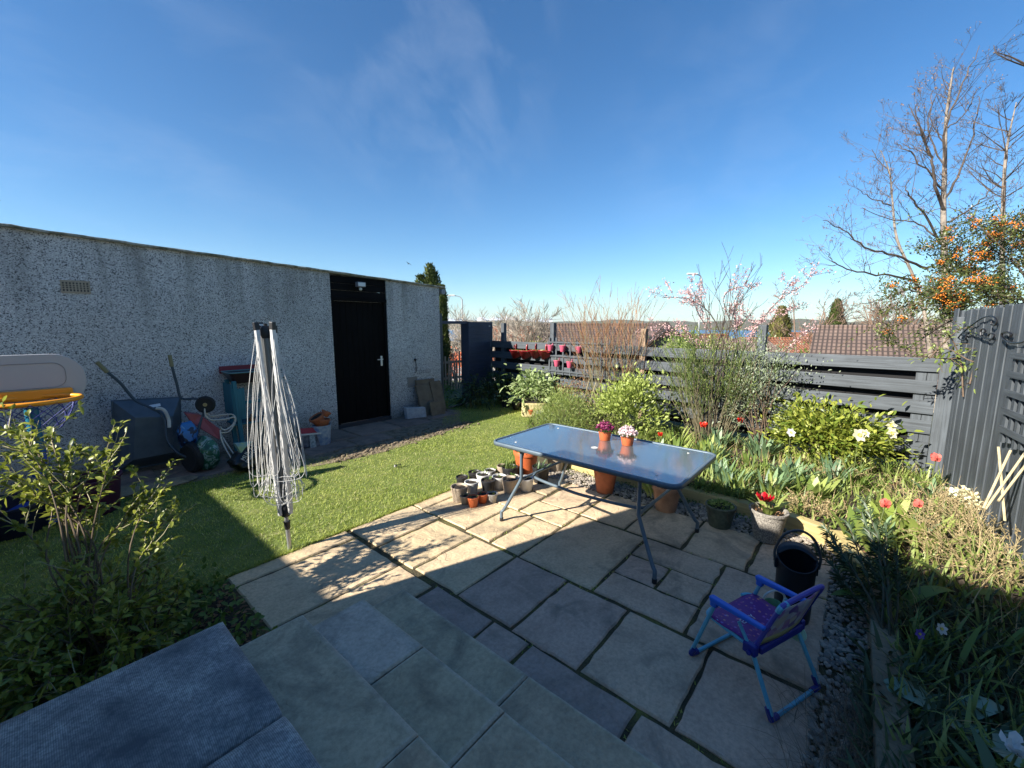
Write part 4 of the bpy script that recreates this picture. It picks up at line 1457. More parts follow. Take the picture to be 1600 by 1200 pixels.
flowering('orange pot of dark purple flowers standing on the glass table', G(945, 687, .7175), flower_purple, 3)
flowering('orange pot of pale pink flowers standing on the glass table', G(980, 695, .7175), flower_pink, 4)

# ================================================================ CHILD'S CHAIR
def kid_chair():
    nl = np.array([1.97, .18]); fl = np.array([2.13, .57])
    f = unit(np.append(fl - nl, 0))[:2]                 # facing
    w = np.array([f[1], -f[0]])                         # to the far side
    org = nl + w * .195 + f * .21
    ang = math.atan2(f[1], f[0])
    t = thing('child_folding_chair', "child's blue and purple folding chair standing on the shaded patio", 'chair', (org[0], org[1], 0), ang)
    # local: x = forward, y = left ; near (camera) side is +y
    aqua = mat('aqua_tube', (.14, .46, .62), .35, metal=.1, noise=.15)
    blue = mat('royal_blue_plastic', (.025, .13, .58), .4)
    dblue = mat('navy_plastic', (.018, .022, .20), .4)
    viol = mat('violet_tube', (.085, .07, .36), .4)
    cloth_m, nt, b = nodes_of('purple_print')
    tc_ = nn(nt, 'ShaderNodeTexCoord'); v = nn(nt, 'ShaderNodeTexVoronoi', Scale=42.0); nt.links.new(tc_.outputs['Object'], v.inputs['Vector'])
    sp = nn(nt, 'ShaderNodeSeparateColor'); nt.links.new(v.outputs['Color'], sp.inputs[0])
    blob = ramp(nt, v.outputs['Distance'], [(.20, 1), (.34, 0)])
    cc = ramp(nt, sp.outputs[1], [(0, (.30, .05, .22)), (.35, (.70, .22, .14)), (.5, (.16, .05, .35)), (.7, (.75, .38, .18)), (.85, (.42, .08, .34)), (1, (.22, .18, .6))])
    nt.links.new(mixc(nt, blob, (.15, .018, .20), cc), b.inputs['Base Color'])
    b.inputs['Roughness'].default_value = .55
    hw = .185
    for sy in (1, -1):
        m = MB(); m.tube([(.21, sy * hw, .035), (.095, sy * hw, .385)], .010, 8); m.build('front_leg', aqua, t, smooth=True)
        m = MB(); m.tube([(-.21, sy * hw, .035), (-.205, sy * hw, .05), (-.085, sy * (hw - .012), .285)], .010, 8); m.build('rear_leg', aqua, t, smooth=True)
        m = MB(); m.tube([(-.09, sy * hw, .28), (-.03, sy * hw, .37)], .008, 8); m.build('strut', aqua, t, smooth=True)
        m = MB()
        m.add([(.115, sy * (hw) - .018, .385), (-.15, sy * hw - .013, .405), (-.15, sy * hw + .013, .405), (.115, sy * hw + .018, .385), (.125, sy * hw - .018, .412), (-.15, sy * hw - .013, .423), (-.15, sy * hw + .013, .423), (.125, sy * hw + .018, .412)],
              [(0, 3, 2, 1), (4, 5, 6, 7), (0, 1, 5, 4), (1, 2, 6, 5), (2, 3, 7, 6), (3, 0, 4, 7)])
        m.box(.085, .118, sy * hw - .014, sy * hw + .014, .362, .392)
        m.build('armrest', blue, t, bevel=.006)
        # hinge block
        m = MB(); m.box(-.125, -.065, sy * hw - .016, sy * hw + .016, .255, .305); m.tube([(-.10, sy * hw - .028, .268), (-.10, sy * hw + .028, .268)], .012, 8)
        m.build('hinge', dblue, t, bevel=.006)
        # back upright, leaning back
        m = MB(); m.tube([(-.105, sy * (hw - .02), .29), (-.15, sy * (hw - .02), .42), (-.185, sy * (hw - .02), .515)], .0105, 8)
        m.build('back_tube', viol if sy > 0 else dblue, t, smooth=True)
        # foot corners
        for sx in (1, -1):
            m = MB(); m.tube([(sx * .21 - sx * .017, sy * hw, .06), (sx * .212, sy * hw, .018), (sx * .21, sy * (hw - .045), .012)], .015, 8)
            m.build('foot_cap', dblue, t, smooth=True)
    for sx in (1, -1):
        m = MB(); m.tube([(sx * .21, -hw + .03, .012), (sx * .21, hw - .03, .012)], .010, 8); m.build('base_bar', aqua, t, smooth=True)
    # top of the back: violet sleeve with an aqua corner
    m = MB(); m.tube(smooth_path([(-.182, hw - .02, .505), (-.193, hw - .024, .535), (-.197, hw - .05, .548), (-.197, 0, .55), (-.197, -hw + .05, .548), (-.193, -hw + .024, .535), (-.182, -hw + .02, .505)], 4), .0115, 8)
    m.build('top_bar', viol, t, smooth=True)
    m = MB(); m.tube(smooth_path([(-.186, hw - .02, .515), (-.193, hw - .024, .537), (-.198, hw - .06, .5495)], 4), .0128, 8); m.build('corner_sleeve', aqua, t, smooth=True)
    # seat frame and fabric
    for sy in (1, -1):
        m = MB(); m.tube(smooth_path([(-.11, sy * (hw - .012), .275), (.10, sy * (hw - .012), .285), (.145, sy * (hw - .02), .288), (.16, sy * (hw - .06), .288)], 4), .010, 8); m.build('seat_rail', aqua, t, smooth=True)
    nx, ny = 12, 10
    V = []
    for j in range(ny + 1):
        for i in range(nx + 1):
            u, vv = i / nx, j / ny
            x = -.115 + .27 * u - (.03 * (abs(2 * vv - 1)) ** 6 if i == nx else 0)
            y = -hw + .002 + (2 * hw - .004) * vv
            z = .298 - .020 * sin(pi * vv) * (1 - .3 * u) + .004 * sin(u * 9 + vv * 5)
            V.append((x, y, z))
    k = nx + 1
    q = [(j * k + i, j * k + i + 1, (j + 1) * k + i + 1, (j + 1) * k + i) for j in range(ny) for i in range(nx)]
    seat = mesh_np('seat', V, [np.array(q)], cloth_m, t, smooth=True)
    so = seat.modifiers.new('thickness', 'SOLIDIFY'); so.thickness = .004
    # white printed lettering on the seat
    wt = mat('white_print', (.62, .62, .68), .5)
    def letters(word, M, size, parent, nm='lettering'):
        segs = {'E': [(0, 0, 0, 1), (0, 0, .6, 0), (0, .5, .5, .5), (0, 1, .6, 1)], 'I': [(.2, 0, .2, 1)], 'T': [(.3, 0, .3, 1), (0, 1, .6, 1)], 'K': [(0, 0, 0, 1), (0, .45, .6, 1), (.15, .55, .6, 0)],
                'L': [(0, 0, 0, 1), (0, 0, .6, 0)], 'S': [(0, 0, .6, 0), (.6, 0, .6, .5), (.6, .5, 0, .5), (0, .5, 0, 1), (0, 1, .6, 1)], 'A': [(0, 0, .3, 1), (.3, 1, .6, 0), (.12, .4, .48, .4)],
                'Y': [(0, 1, .3, .5), (.6, 1, .3, .5), (.3, .5, .3, 0)], 'O': [(0, 0, .6, 0), (.6, 0, .6, 1), (.6, 1, 0, 1), (0, 1, 0, 0)], 'R': [(0, 0, 0, 1), (0, 1, .6, 1), (.6, 1, .6, .5), (.6, .5, 0, .5), (.2, .5, .6, 0)],
                'M': [(0, 0, 0, 1), (0, 1, .3, .5), (.3, .5, .6, 1), (.6, 1, .6, 0)], 'P': [(0, 0, 0, 1), (0, 1, .6, 1), (.6, 1, .6, .5), (.6, .5, 0, .5)], 'U': [(0, 1, 0, 0), (0, 0, .6, 0), (.6, 0, .6, 1)],
                'H': [(0, 0, 0, 1), (.6, 0, .6, 1), (0, .5, .6, .5)], 'N': [(0, 0, 0, 1), (0, 1, .6, 0), (.6, 0, .6, 1)], 'C': [(.6, 0, 0, 0), (0, 0, 0, 1), (0, 1, .6, 1)], ' ': []}
        mb = MB()
        x = 0
        for ch in word:
            for (a, b_, c, d) in segs[ch]:
                A_, B_ = np.array([(x + a) * size, b_ * size]), np.array([(x + c) * size, d * size])
                dd = (B_ - A_) / np.linalg.norm(B_ - A_); nn_ = np.array([-dd[1], dd[0]]) * size * .085
                A_ = A_ - dd * size * .08; B_ = B_ + dd * size * .08
                mb.add([M @ Vector((*(A_ - nn_), 0)), M @ Vector((*(B_ - nn_), 0)), M @ Vector((*(B_ + nn_), 0)), M @ Vector((*(A_ + nn_), 0))], [(0, 1, 2, 3)])
            x += .95
        return mb.build(nm, wt, parent)
    kid_chair.letters = letters
    def loc2(px, py, z):
        g = G(px, py, z)[:2] - org
        return float(g @ f), float(g @ np.array([-f[1], f[0]]))
    lx, ly = loc2(1163, 974, .288)
    Mx = Matrix.Translation((lx, ly, .2885)) @ Matrix.Rotation(-pi / 2, 4, 'Z')
    letters('EASY', Mx, .026, seat)
    # backrest panel with a striped hem and pale printed shapes
    V, q = [], []
    nx, ny = 8, 8
    for j in range(ny + 1):
        for i in range(nx + 1):
            u, vv = i / nx, j / ny
            y = (-hw + .028) + (2 * hw - .056) * u
            z = .30 + .225 * vv
            x = -.113 - .075 * vv - .012 * sin(pi * u)
            V.append((x, y, z))
    k = nx + 1
    q = [(j * k + i, j * k + i + 1, (j + 1) * k + i + 1, (j + 1) * k + i) for j in range(ny) for i in range(nx)]
    pm, nt, b = nodes_of('pale_print_cloth')
    tc_ = nn(nt, 'ShaderNodeTexCoord'); v = nn(nt, 'ShaderNodeTexVoronoi', Scale=24.0); nt.links.new(tc_.outputs['Object'], v.inputs['Vector'])
    sp = nn(nt, 'ShaderNodeSeparateColor'); nt.links.new(v.outputs['Color'], sp.inputs[0])
    cc = ramp(nt, sp.outputs[0], [(0, (.42, .38, .42)), (.3, (.30, .10, .30)), (.45, (.45, .44, .46)), (.65, (.12, .05, .22)), (.8, (.40, .22, .26)), (1, (.45, .42, .30))])
    xz = nn(nt, 'ShaderNodeSeparateXYZ'); nt.links.new(tc_.outputs['Object'], xz.inputs[0])
    hem = ramp(nt, xz.outputs['Z'], [(.3455, 1), (.3465, 0)])
    nt.links.new(mixc(nt, hem, cc, (.46, .40, .16)), b.inputs['Base Color'])
    b.inputs['Roughness'].default_value = .5
    back = mesh_np('backrest', V, [np.array(q)], pm, t, smooth=True)
    so = back.modifiers.new('thickness', 'SOLIDIFY'); so.thickness = .004
    m = MB()
    m.box(-.135, -.085, -hw + .02, hw - .02, .262, .300)
    m.build('back_hem', dblue, t, bevel=.008)
kid_chair()

# ---- small green watering can behind the chair
def small_can():
    c = G(1206, 972)
    t = thing('watering_can', "small pale green toy watering can behind the child's chair", 'watering can', (c[0], c[1], 0))
    gm = mat('pale_green_plastic', (.20, .36, .20), .45)
    m = MB(); m.lathe([(.0, 0), (.058, 0), (.062, .004), (.052, .12), (.047, .125), (.045, .12), (.055, .01)], 24); m.build('body', gm, t, smooth=True)
    m = MB(); m.tube(smooth_path([(-.03, .04, .10), (-.04, .045, .17), (0, .0, .205), (.04, -.045, .17), (.03, -.04, .10)], 5), .006, 8); m.build('handle', plastic_wh, t, smooth=True)
    R_ = G(1247, 990, .215)
    e = np.array([R_[0] - c[0], R_[1] - c[1], .215])
    m = MB(); m.tube([(.04, -.02, .04), tuple(e * np.array([.6, .6, 0]) + np.array([0, 0, .14])), tuple(e)], [.014, .010, .012], 10); sp_ = m.build('spout', gm, t, smooth=True)
    M = Matrix.Translation(Vector(e)) @ Matrix(((1, 0, 0), (0, 1, 0), (0, 0, 1))).to_4x4()
    d = Vector((-1.0, -.05, .55)).to_track_quat('Z', 'Y').to_matrix().to_4x4()
    m = MB(); m.lathe([(.012, -.02), (.034, 0), (.036, .004), (.033, .008), (.026, .0065), (.0245, .009), (.014, .0085), (.013, .011), (0, .012)], 24, (0, 0, 0), M @ d); m.build('rose', mat('pale_mint_plastic', (.42, .62, .45), .5), sp_, smooth=True)
small_can()

# ---- dark bucket with a hooded mouth and hoop handle
def hod():
    c = G(1236, 962)
    t = thing('coal_bucket', 'tall black bucket with hooded mouth and hoop handle behind the chair', 'bucket', (c[0], c[1], 0), rad(15))
    bm_ = mat('black_enamel', (.008, .010, .018), .45, noise=.3, nscale=8)
    R, Hh = .100, .385
    n = 40
    V, F = [], []
    # wall: higher at the back (hood side), cut low at the pouring side
    for k in range(n):
        a = 2 * pi * k / n
        top = Hh + .045 * cos(a)
        for (r, z) in ((R * .90, 0), (R * .91, .012), (R * .93, .02), (R, top - .01), (R + .004, top - .006), (R + .004, top), (R - .003, top), (R - .006, top - .02), (R * .90, .05)):
            V.append((r * cos(a), r * sin(a), z))
    p = 9
    for k in range(n):
        k2 = (k + 1) % n
        for i in range(p - 1):
            F.append((k * p + i, k2 * p + i, k2 * p + i + 1, k * p + i + 1))
    body = mesh_np('body', V, [np.array(F)], bm_, t, smooth=True)
    m = MB(); m.lathe([(R * .90, .05), (0, .05)], 24); m.build('bottom', bm_, t)
    # half lid
    V, F = [], []
    m_ = 10
    for i in range(m_ + 1):
        a = -pi / 2 + pi * i / m_
        x, y = R * cos(a), R * sin(a)
        z = Hh + .045 * cos(a)
        V.append((x, y, z + .002)); V.append((.012 + .018 * cos(2 * a), y * .93, Hh + .035 * (1 - (y / R) ** 2)))
    for i in range(m_):
        F.append((2 * i, 2 * i + 2, 2 * i + 3, 2 * i + 1))
    ld = mesh_np('hood', V, [np.array(F)], bm_, t, smooth=True)
    ld.modifiers.new('thickness', 'SOLIDIFY').thickness = .004
    m = MB()
    m.tube(smooth_path([(0, R + .01, Hh - .05), (0, R + .012, Hh + .03), (-.005, R * .72, Hh + .13), (-.01, 0, Hh + .17), (-.005, -R * .72, Hh + .13), (0, -R - .012, Hh + .03), (0, -R - .01, Hh - .05)], 6), .0075, 8)
    m.build('handle', mat('dark_grey_plastic', (.05, .052, .055), .4), t, smooth=True)
    for sy in (1, -1):
        m = MB(); m.box(-.022, .022, sy * R - .006, sy * R + .012, Hh - .085, Hh - .02); m.build('ear', bm_, t, bevel=.004)
hod()
# ================================================================ ROTARY LINE
def rotary():
    b = G(453, 858)
    top = np.array([*(b[:2] + np.array([-.03, .02])), 1.77])
    t = thing('rotary_clothes_line', 'folded rotary clothes line with white cords standing at the lawn edge', 'clothes line', (b[0], b[1], 0))
    lean = Matrix.Rotation(rad(-1.6), 4, Vector((CR[0] * 0 + CF[0], CF[1], 0)))
    alu = mat('brushed_aluminium', (.50, .50, .50), .35, metal=.7, noise=.15, nscale=30)
    agw = mat('aluminium_arm', (.62, .62, .61), .45, metal=.3, noise=.2, nscale=20)
    def add(mb, nm, m, **k):
        mb.v = [tuple(lean @ Vector(v)) for v in mb.v]
        return mb.build(nm, m, t, **k)
    mb = MB(); mb.tube([(0, 0, -.1), (0, 0, .36)], .0165, 14); add(mb, 'ground_spike', alu, smooth=True)
    mb = MB(); mb.tube([(0, 0, .36), (0, 0, 1.70)], .024, 16); add(mb, 'pole', mat('dull_steel_pole', (.22, .22, .21), .4, metal=.5), smooth=True)
    mb = MB(); mb.lathe([(.017, .17), (.021, .18), (.023, .22), (.026, .235), (.0, .235)], 16); mb.lathe([(.030, .28), (.040, .30), (.042, .36), (.034, .375), (.0, .375)], 16); add(mb, 'collar', plastic_bk, smooth=True)
    mb = MB(); mb.lathe([(.030, 1.66), (.038, 1.68), (.038, 1.73), (.025, 1.75), (0, 1.75)], 16); mb.lathe([(.012, 1.75), (.014, 1.765), (0, 1.77)], 10); add(mb, 'hub', plastic_bk, smooth=True)
    cam_az = math.atan2(-b[1], -b[0])
    angs = [cam_az + a for a in (rad(42), rad(-62), rad(128), rad(-150))]
    arms = []
    for i, a in enumerate(angs):
        r0, r1 = .042, .064
        z1 = 1.765 if i != 2 else 1.74
        p0, p1 = (r0 * cos(a), r0 * sin(a), .30), (r1 * cos(a), r1 * sin(a), z1)
        mb = MB(); mb.bar(p0, p1, .031, .028, (cos(a), sin(a), 0)); arm = add(mb, 'arm', agw, bevel=.003)
        mb = MB(); mb.bar((r1 * cos(a), r1 * sin(a), z1 - .045), (r1 * cos(a) * 1.08, r1 * sin(a) * 1.08, z1 + .012), .034, .034, (cos(a), sin(a), 0)); add(mb, 'end_cap', plastic_bk, bevel=.004)
        arms.append((np.array(p0), np.array(p1)))
    cord = mat('white_cord', (.62, .61, .58), .5)
    rs = RS(12)
    for i in range(4):
        a0, a1 = arms[i], arms[(i + 1) % 4] if False else arms[[1, 2, 3, 0][i]]
    order = [0, 1, 3, 2]
    mb = MB()
    for s in range(4):
        A, Bm = arms[order[s]], arms[order[(s + 1) % 4]]
        for k in range(9):
            tt = 1 - k * .098 - .02 * rs.rand()
            P, Q = A[0] + (A[1] - A[0]) * tt, Bm[0] + (Bm[1] - Bm[0]) * (tt - .01 * rs.rand())
            mid = (P + Q) / 2
            out = unit(np.append(mid[:2], 0) + rs.normal(0, .02, 3) * np.array([1, 1, 0]))
            sag = (1.16 - .10 * k) * (.90 + .16 * rs.rand())
            zb = max(P[2] - sag, .40 + .035 * (8 - k) * rs.rand())
            bulge = .03 + .11 * (1 - k / 10) * (.6 + .7 * rs.rand())
            c1_ = P + out * bulge * .75 + np.array([0, 0, -(P[2] - zb) * .45])
            c2_ = Q + out * bulge * .75 + np.array([0, 0, -(Q[2] - zb) * .45])
            wd = unit(np.append((Q - P)[:2], 0)) * (.05 + .07 * rs.rand())
            d1 = mid + out * bulge - wd; d1[2] = zb + .07
            bt = mid + out * bulge * (.9 + .2 * rs.rand()); bt[2] = zb
            d2 = mid + out * bulge + wd; d2[2] = zb + .07
            mb.tube(smooth_path([P, c1_, d1, bt, d2, c2_, Q], 6), .0021, 5)
    add(mb, 'cords', cord, smooth=True)
rotary()

# ================================================================ LEFT SIDE
def hoop():
    p = PY(46, 626, 5.30)
    t = thing('basketball_hoop', "child's basketball hoop with grey backboard and orange rim by the garage", 'basketball hoop', (p[0], 5.62, 0))
    O = np.array([p[0], 5.62])
    zr = p[2] + .0
    gr = mat('grey_backboard', (.42, .42, .42), .5)
    org_ = mat('orange_rim', (.82, .30, .012), .4)
    pts = rrect(-.37, .37, zr - .10, zr + .37, .21, 8)
    m = MB(); m.prism(pts, -.03, .005, XZ)
    bd = m.build('backboard', gr, t, bevel=.006)
    m = MB()
    pp = [(x, -.036, z) for x, z in rrect(-.24, .24, zr + .07, zr + .29, .08, 6)]
    m.tube(pp + [pp[0]], .0022, 5); m.build('panel_line', mat('grey_line', (.22, .22, .22), .6), bd)
    R = .27
    m = MB(); m.tube([(R * 1.12 * cos(a), -.33 + R * sin(a), zr) for a in np.linspace(0, 2 * pi, 33)], .019, 10, cap=False)
    if 0: m.add([(-.25, -.03, zr - .01), (.25, -.03, zr - .01), (.24, -.20, zr - .01), (-.24, -.20, zr - .01), (-.25, -.03, zr + .05), (.25, -.03, zr + .05), (.245, -.045, zr + .05), (-.245, -.045, zr + .05)], [(0, 1, 5, 4), (4, 5, 6, 7)])
    m.build('rim', org_, t, smooth=True)
    m = MB(); m.box(-.27, .27, -.085, -.031, zr - .03, zr + .06); m.build('bracket', org_, t, bevel=.015)
    m = MB()
    n = 12
    for k in range(n):
        for s in (1, -1):
            pts = []
            for j in range(5):
                a = 2 * pi * (k + s * j * .5) / n
                rr = R * (1.08 - .12 * j)
                pts.append((rr * cos(a), -.33 + rr * sin(a), zr - .005 - .062 * j))
            m.tube(pts, .0032, 5)
        a = 2 * pi * k / n
    m.build('net', mat('blue_net', (.02, .03, .22), .6), t)
    m = MB(); m.tube([(0, .03, .05), (0, .03, zr * .55)], .060, 16); m.build('lower_pole', mat('blue_plastic', (.012, .07, .36), .4), t, smooth=True)
    m = MB(); m.tube([(0, .03, zr * .55), (0, .03, zr + .2)], .045, 16); m.box(-.05, .05, .0, .06, zr - .02, zr + .12); m.build('upper_pole', mat('teal_plastic', (.012, .14, .22), .4), t, smooth=True)
    m = MB(); m.lathe([(.0, 0), (.28, 0), (.30, .02), (.28, .10), (.16, .16), (.07, .18), (0, .18)], 28, (0, .03, 0)); m.build('base', mat('blue_plastic', (.012, .07, .36)), t, smooth=True)
hoop()

def tub(label, px, py, r, h, m, nm='storage_tub'):
    g = G(px, py)
    t = MB()
    t.lathe([(0, 0), (r * .82, 0), (r * .86, .01), (r, h - .02), (r + .015, h - .015), (r + .015, h), (r - .006, h), (r * .9, h * .3), (0, h * .28)], 30)
    o = t.build(nm, m, smooth=True)
    o.location = (g[0], g[1], 0)
    return tag(o, label, 'tub')
tub('dark purple tub in the shade beside the blue pole', 142, 800, .24, .34, mat('purple_plastic', (.05, .004, .03), .5))
tub('low navy tub in the dark corner left of the basketball pole', 20, 830, .26, .26, mat('navy_tub', (.006, .008, .03), .5))
pass

def rock_slab():
    g = G(215, 770)
    m = MB(); m.ball((0, 0, 0), .30, 14, 8, (1.3, .6, .13)); m.ball((.5, -.05, 0), .2, 12, 8, (1.2, .7, .15))
    o = m.build('flat_stone', path_stone, smooth=True); o.location = (g[0] - .2, g[1] + .1, .015)
    tag(o, 'flat shaded stone at the grass edge below the big wheelbarrow', 'stone')
rock_slab()

def barrow():
    # stands on its nose against the wall, tray facing out
    p = PY(240, 740, 6.1)
    x0 = G(222, 752)[0]
    t = thing('wheelbarrow', 'big grey wheelbarrow tipped upright against the garage wall', 'wheelbarrow', (.86, 6.25, 0))
    gm = mat('barrow_tray', (.10, .135, .17), .5, metal=.2, noise=.3, nscale=6)
    fm = mat('barrow_frame', (.05, .07, .09), .45, metal=.3)
    # tray underside: a shallow truncated pyramid (wide rim against the wall)
    rim = [(-.32, .04), (.30, .04), (.34, .86), (-.28, .90)]
    floor_ = [(-.18, .20), (.20, .20), (.22, .66), (-.12, .70)]
    y_r = lambda z: .36 - .10 * z
    V = [(x, y_r(z), z) for x, z in rim] + [(x, y_r(z) - .20, z) for x, z in floor_] + [(x * .97, y_r(z) + .012, z) for x, z in rim] + [(x * .97, y_r(z) - .185, z) for x, z in floor_]
    F = [(4, 5, 6, 7)] + [(k, (k + 1) % 4, 4 + (k + 1) % 4, 4 + k) for k in range(4)] + [(15, 14, 13, 12)] + [(8 + (k + 1) % 4, 8 + k, 12 + k, 12 + (k + 1) % 4) for k in range(4)]
    m = MB(); m.add(V, F); m.tube([(x, y_r(z), z) for x, z in rim + rim[:1]], .012, 8)
    tr = m.build('tray', gm, t, bevel=.012)
    s = MB(); s.add([(-.05, y_r(.8) - .105, .775), (.13, y_r(.8) - .100, .79), (.13, y_r(.84) - .075, .82), (-.05, y_r(.84) - .078, .805)], [(0, 1, 2, 3)])
    s.build('sticker', mat('sticker_white', (.62, .64, .66), .5), tr)
    # frame tubes bend from the handles down to the wheel
    for pth in ([(-.31, .10, 1.26), (-.20, .12, 1.10), (-.10, .12, .90), (.02, .06, .80), (.10, -.0, .72), (.12, -.04, .60), (.11, -.08, .42), (.18, -.13, .26), (.27, -.16, .18)],
                [(.27, .14, 1.28), (.30, .15, 1.05), (.33, .14, .86), (.47, .10, .84), (.52, .02, .72), (.45, -.04, .55), (.38, -.10, .38), (.36, -.14, .22)]):
        m = MB(); m.tube(smooth_path(pth, 4), .0155, 9); m.build('frame_tube', fm, t, smooth=True)
    for (a, b) in (((-.37, .10, 1.36), (-.30, .105, 1.24)), ((.262, .14, 1.40), (.272, .14, 1.26))):
        m = MB(); m.tube([a, b], .021, 10); m.build('grip', mat('dirty_yellow_grip', (.20, .18, .09), .6), t, smooth=True)
    m = MB(); m.tube(smooth_path([(.055, -.01, .80), (.12, -.03, .77), (.15, -.055, .66), (.145, -.07, .56)], 4), .018, 9); m.build('leg_sleeve', mat('worn_white_paint', (.62, .60, .54), .5, noise=.4), t, smooth=True)
    # wheel
    W = Matrix.Translation((.30, -.20, .185)) @ Matrix.Rotation(rad(18), 4, 'Z') @ Matrix.Rotation(pi / 2, 4, 'Y')
    m = MB(); m.lathe([(.10, -.035), (.15, -.045), (.178, -.03), (.185, 0), (.178, .03), (.15, .045), (.10, .035)], 36, (0, 0, 0), W, wob=lambda a, z: 1 + .008 * sin(24 * a))
    wh = m.build('wheel', mat('black_tyre', (.015, .015, .015), .8, bump=.3), t, smooth=True)
    m = MB(); m.lathe([(0, -.02), (.098, -.034), (.103, -.03), (.103, .03), (.098, .034), (0, .02)], 24, (0, 0, 0), W); m.build('wheel_hub', mat('pale_hub', (.35, .33, .28), .5), wh, smooth=True)
barrow()

def toy_barrow():
    g = PY(320, 690, 6.35)
    t = thing('toy_wheelbarrow', 'small red toy wheelbarrow with cream tubes tipped up on the wall', 'wheelbarrow', (g[0], 6.35, 0))
    red = mat('faded_red', (.34, .075, .085), .5, noise=.2)
    cr = mat('cream_tube', (.50, .46, .38), .45)
    def Q(px, py, y=6.3):
        a = PY(px, py, y); return (a[0] - g[0], a[1] - 6.35, a[2])
    a, b, c, d = Q(288, 645, 6.25), Q(313, 648, 6.25), Q(346, 672, 6.05), Q(343, 688, 6.05)
    e, f = Q(300, 662, 6.25), Q(292, 650, 6.3)
    m = MB()
    V = [a, b, c, d, e]
    m.add([(x, y, z) for x, y, z in V] + [(x + .01, y + .12, z + .0) for x, y, z in V], [(0, 1, 2, 3, 4), (9, 8, 7, 6, 5), (0, 5, 6, 1), (1, 6, 7, 2), (2, 7, 8, 3), (3, 8, 9, 4), (4, 9, 5, 0)])
    m.build('tray', red, t, bevel=.008)
    m = MB(); m.tube(smooth_path([Q(320, 634, 6.15), Q(321, 648, 6.12), Q(330, 656, 6.12), Q(352, 655, 6.1), Q(366, 652, 6.1), Q(365, 662, 6.1), Q(352, 672, 6.05), Q(344, 668, 6.05)], 4), .0095, 8); m.build('frame_tube', cr, t, smooth=True)
    m = MB(); m.tube(smooth_path([Q(322, 645, 6.2), Q(330, 650, 6.2), Q(350, 648, 6.2), Q(364, 648, 6.2), Q(368, 658, 6.15), Q(358, 674, 6.1), Q(345, 676, 6.05)], 4), .0095, 8); m.build('frame_tube', cr, t, smooth=True)
    m = MB(); m.tube(smooth_path([Q(344, 672, 6.05), Q(346, 686, 6.0), Q(352, 700, 5.95), Q(360, 714, 5.9), Q(365, 722, 5.86)], 4), .009, 8); m.build('handle', cr, t, smooth=True)
    m = MB(); m.tube(smooth_path([Q(346, 680, 6.1), Q(352, 690, 6.05), Q(360, 702, 6.0), Q(367, 712, 5.95)], 4), .009, 8); m.build('handle', cr, t, smooth=True)
    c_ = Q(321, 632, 6.15)
    W = Matrix.Translation(c_) @ Matrix.Rotation(rad(-25), 4, 'Z') @ Matrix.Rotation(pi / 2, 4, 'X')
    m = MB(); m.lathe([(.055, -.022), (.085, -.028), (.103, -.015), (.106, 0), (.103, .015), (.085, .028), (.055, .022)], 30, (0, 0, 0), W); wh = m.build('wheel', MATS['black_tyre'], t, smooth=True)
    m = MB(); m.lathe([(0, -.03), (.02, -.03), (.025, -.015), (.056, -.02), (.058, .02), (.025, .015), (.02, .03), (0, .03)], 20, (0, 0, 0), W); m.build('wheel_hub', mat('brass_hub', (.45, .36, .16), .45, metal=.3), wh, smooth=True)
toy_barrow()

def bag(name, label, loc, size, m, seed, rz=0., lean=(0, 0), text=None, cat='bag'):
    rs = RS(seed)
    mb = MB()
    mb.ball((0, 0, size[2] / 2), .5, 28, 18, (size[0], size[1], size[2]))
    V = []
    for v in mb.v:
        x, y, z = v
        u = (z / size[2])
        # squarer than an ellipsoid, pinched at the top, creased
        sx = np.sign(x) * abs(x / (size[0] * .5)) ** .6 * size[0] * .5
        sy = np.sign(y) * abs(y / (size[1] * .5)) ** .75 * size[1] * .5
        pinch = 1 - .35 * max(0, u - .6) / .4
        w = 1 + .05 * sin(9 * z / size[2] + 7 * x / size[0] + seed) + .04 * sin(21 * u + 13 * y / size[1])
        V.append((sx * pinch * w + lean[0] * u, sy * pinch * w + lean[1] * u, max(0, z) * (1 + .05 * sin(8 * x / size[0] + seed))))
    mb.v = V
    o = mb.build(name, m, smooth=True)
    o.location = tuple(loc); o.rotation_euler[2] = rz
    tag(o, label, cat)
    return o
def bagmat(name, cols, sc):
    m, nt, b = nodes_of(name)
    t = nn(nt, 'ShaderNodeTexCoord'); n1 = nn(nt, 'ShaderNodeTexNoise', Scale=sc, Detail=2.5, Distortion=1.5); nt.links.new(t.outputs['Object'], n1.inputs['Vector'])
    r = ramp(nt, n1.outputs['Fac'], cols)
    nt.nodes[r.node.name].color_ramp.interpolation = 'CONSTANT'
    nt.links.new(r, b.inputs['Base Color']); b.inputs['Roughness'].default_value = .3
    n2 = nn(nt, 'ShaderNodeTexNoise', Scale=9.0, Detail=5.0); nt.links.new(t.outputs['Object'], n2.inputs['Vector'])
    bp = nn(nt, 'ShaderNodeBump', Strength=.9, Distance=.03); nt.links.new(n2.outputs['Fac'], bp.inputs['Height']); nt.links.new(bp.outputs[0], b.inputs['Normal'])
    return m
g = G(312, 742)
bag('compost_bag', 'crumpled green and white compost bag slumped beside the black barrow wheel', (g[0] + .12, g[1] + .12, .01), (.25, .22, .42), bagmat('green_bag', [(0, (.01, .06, .03)), (.44, (.02, .12, .06)), (.52, (.22, .30, .27)), (.6, (.02, .09, .06))], 9), 3)
bag('compost_bag', 'crumpled blue bag leaning on the side of the big wheelbarrow', (g[0] - .02, g[1] + .28, .26), (.20, .18, .36), bagmat('blue_bag', [(0, (.01, .02, .05)), (.47, (.03, .16, .40)), (.62, (.15, .32, .48))], 6), 5)
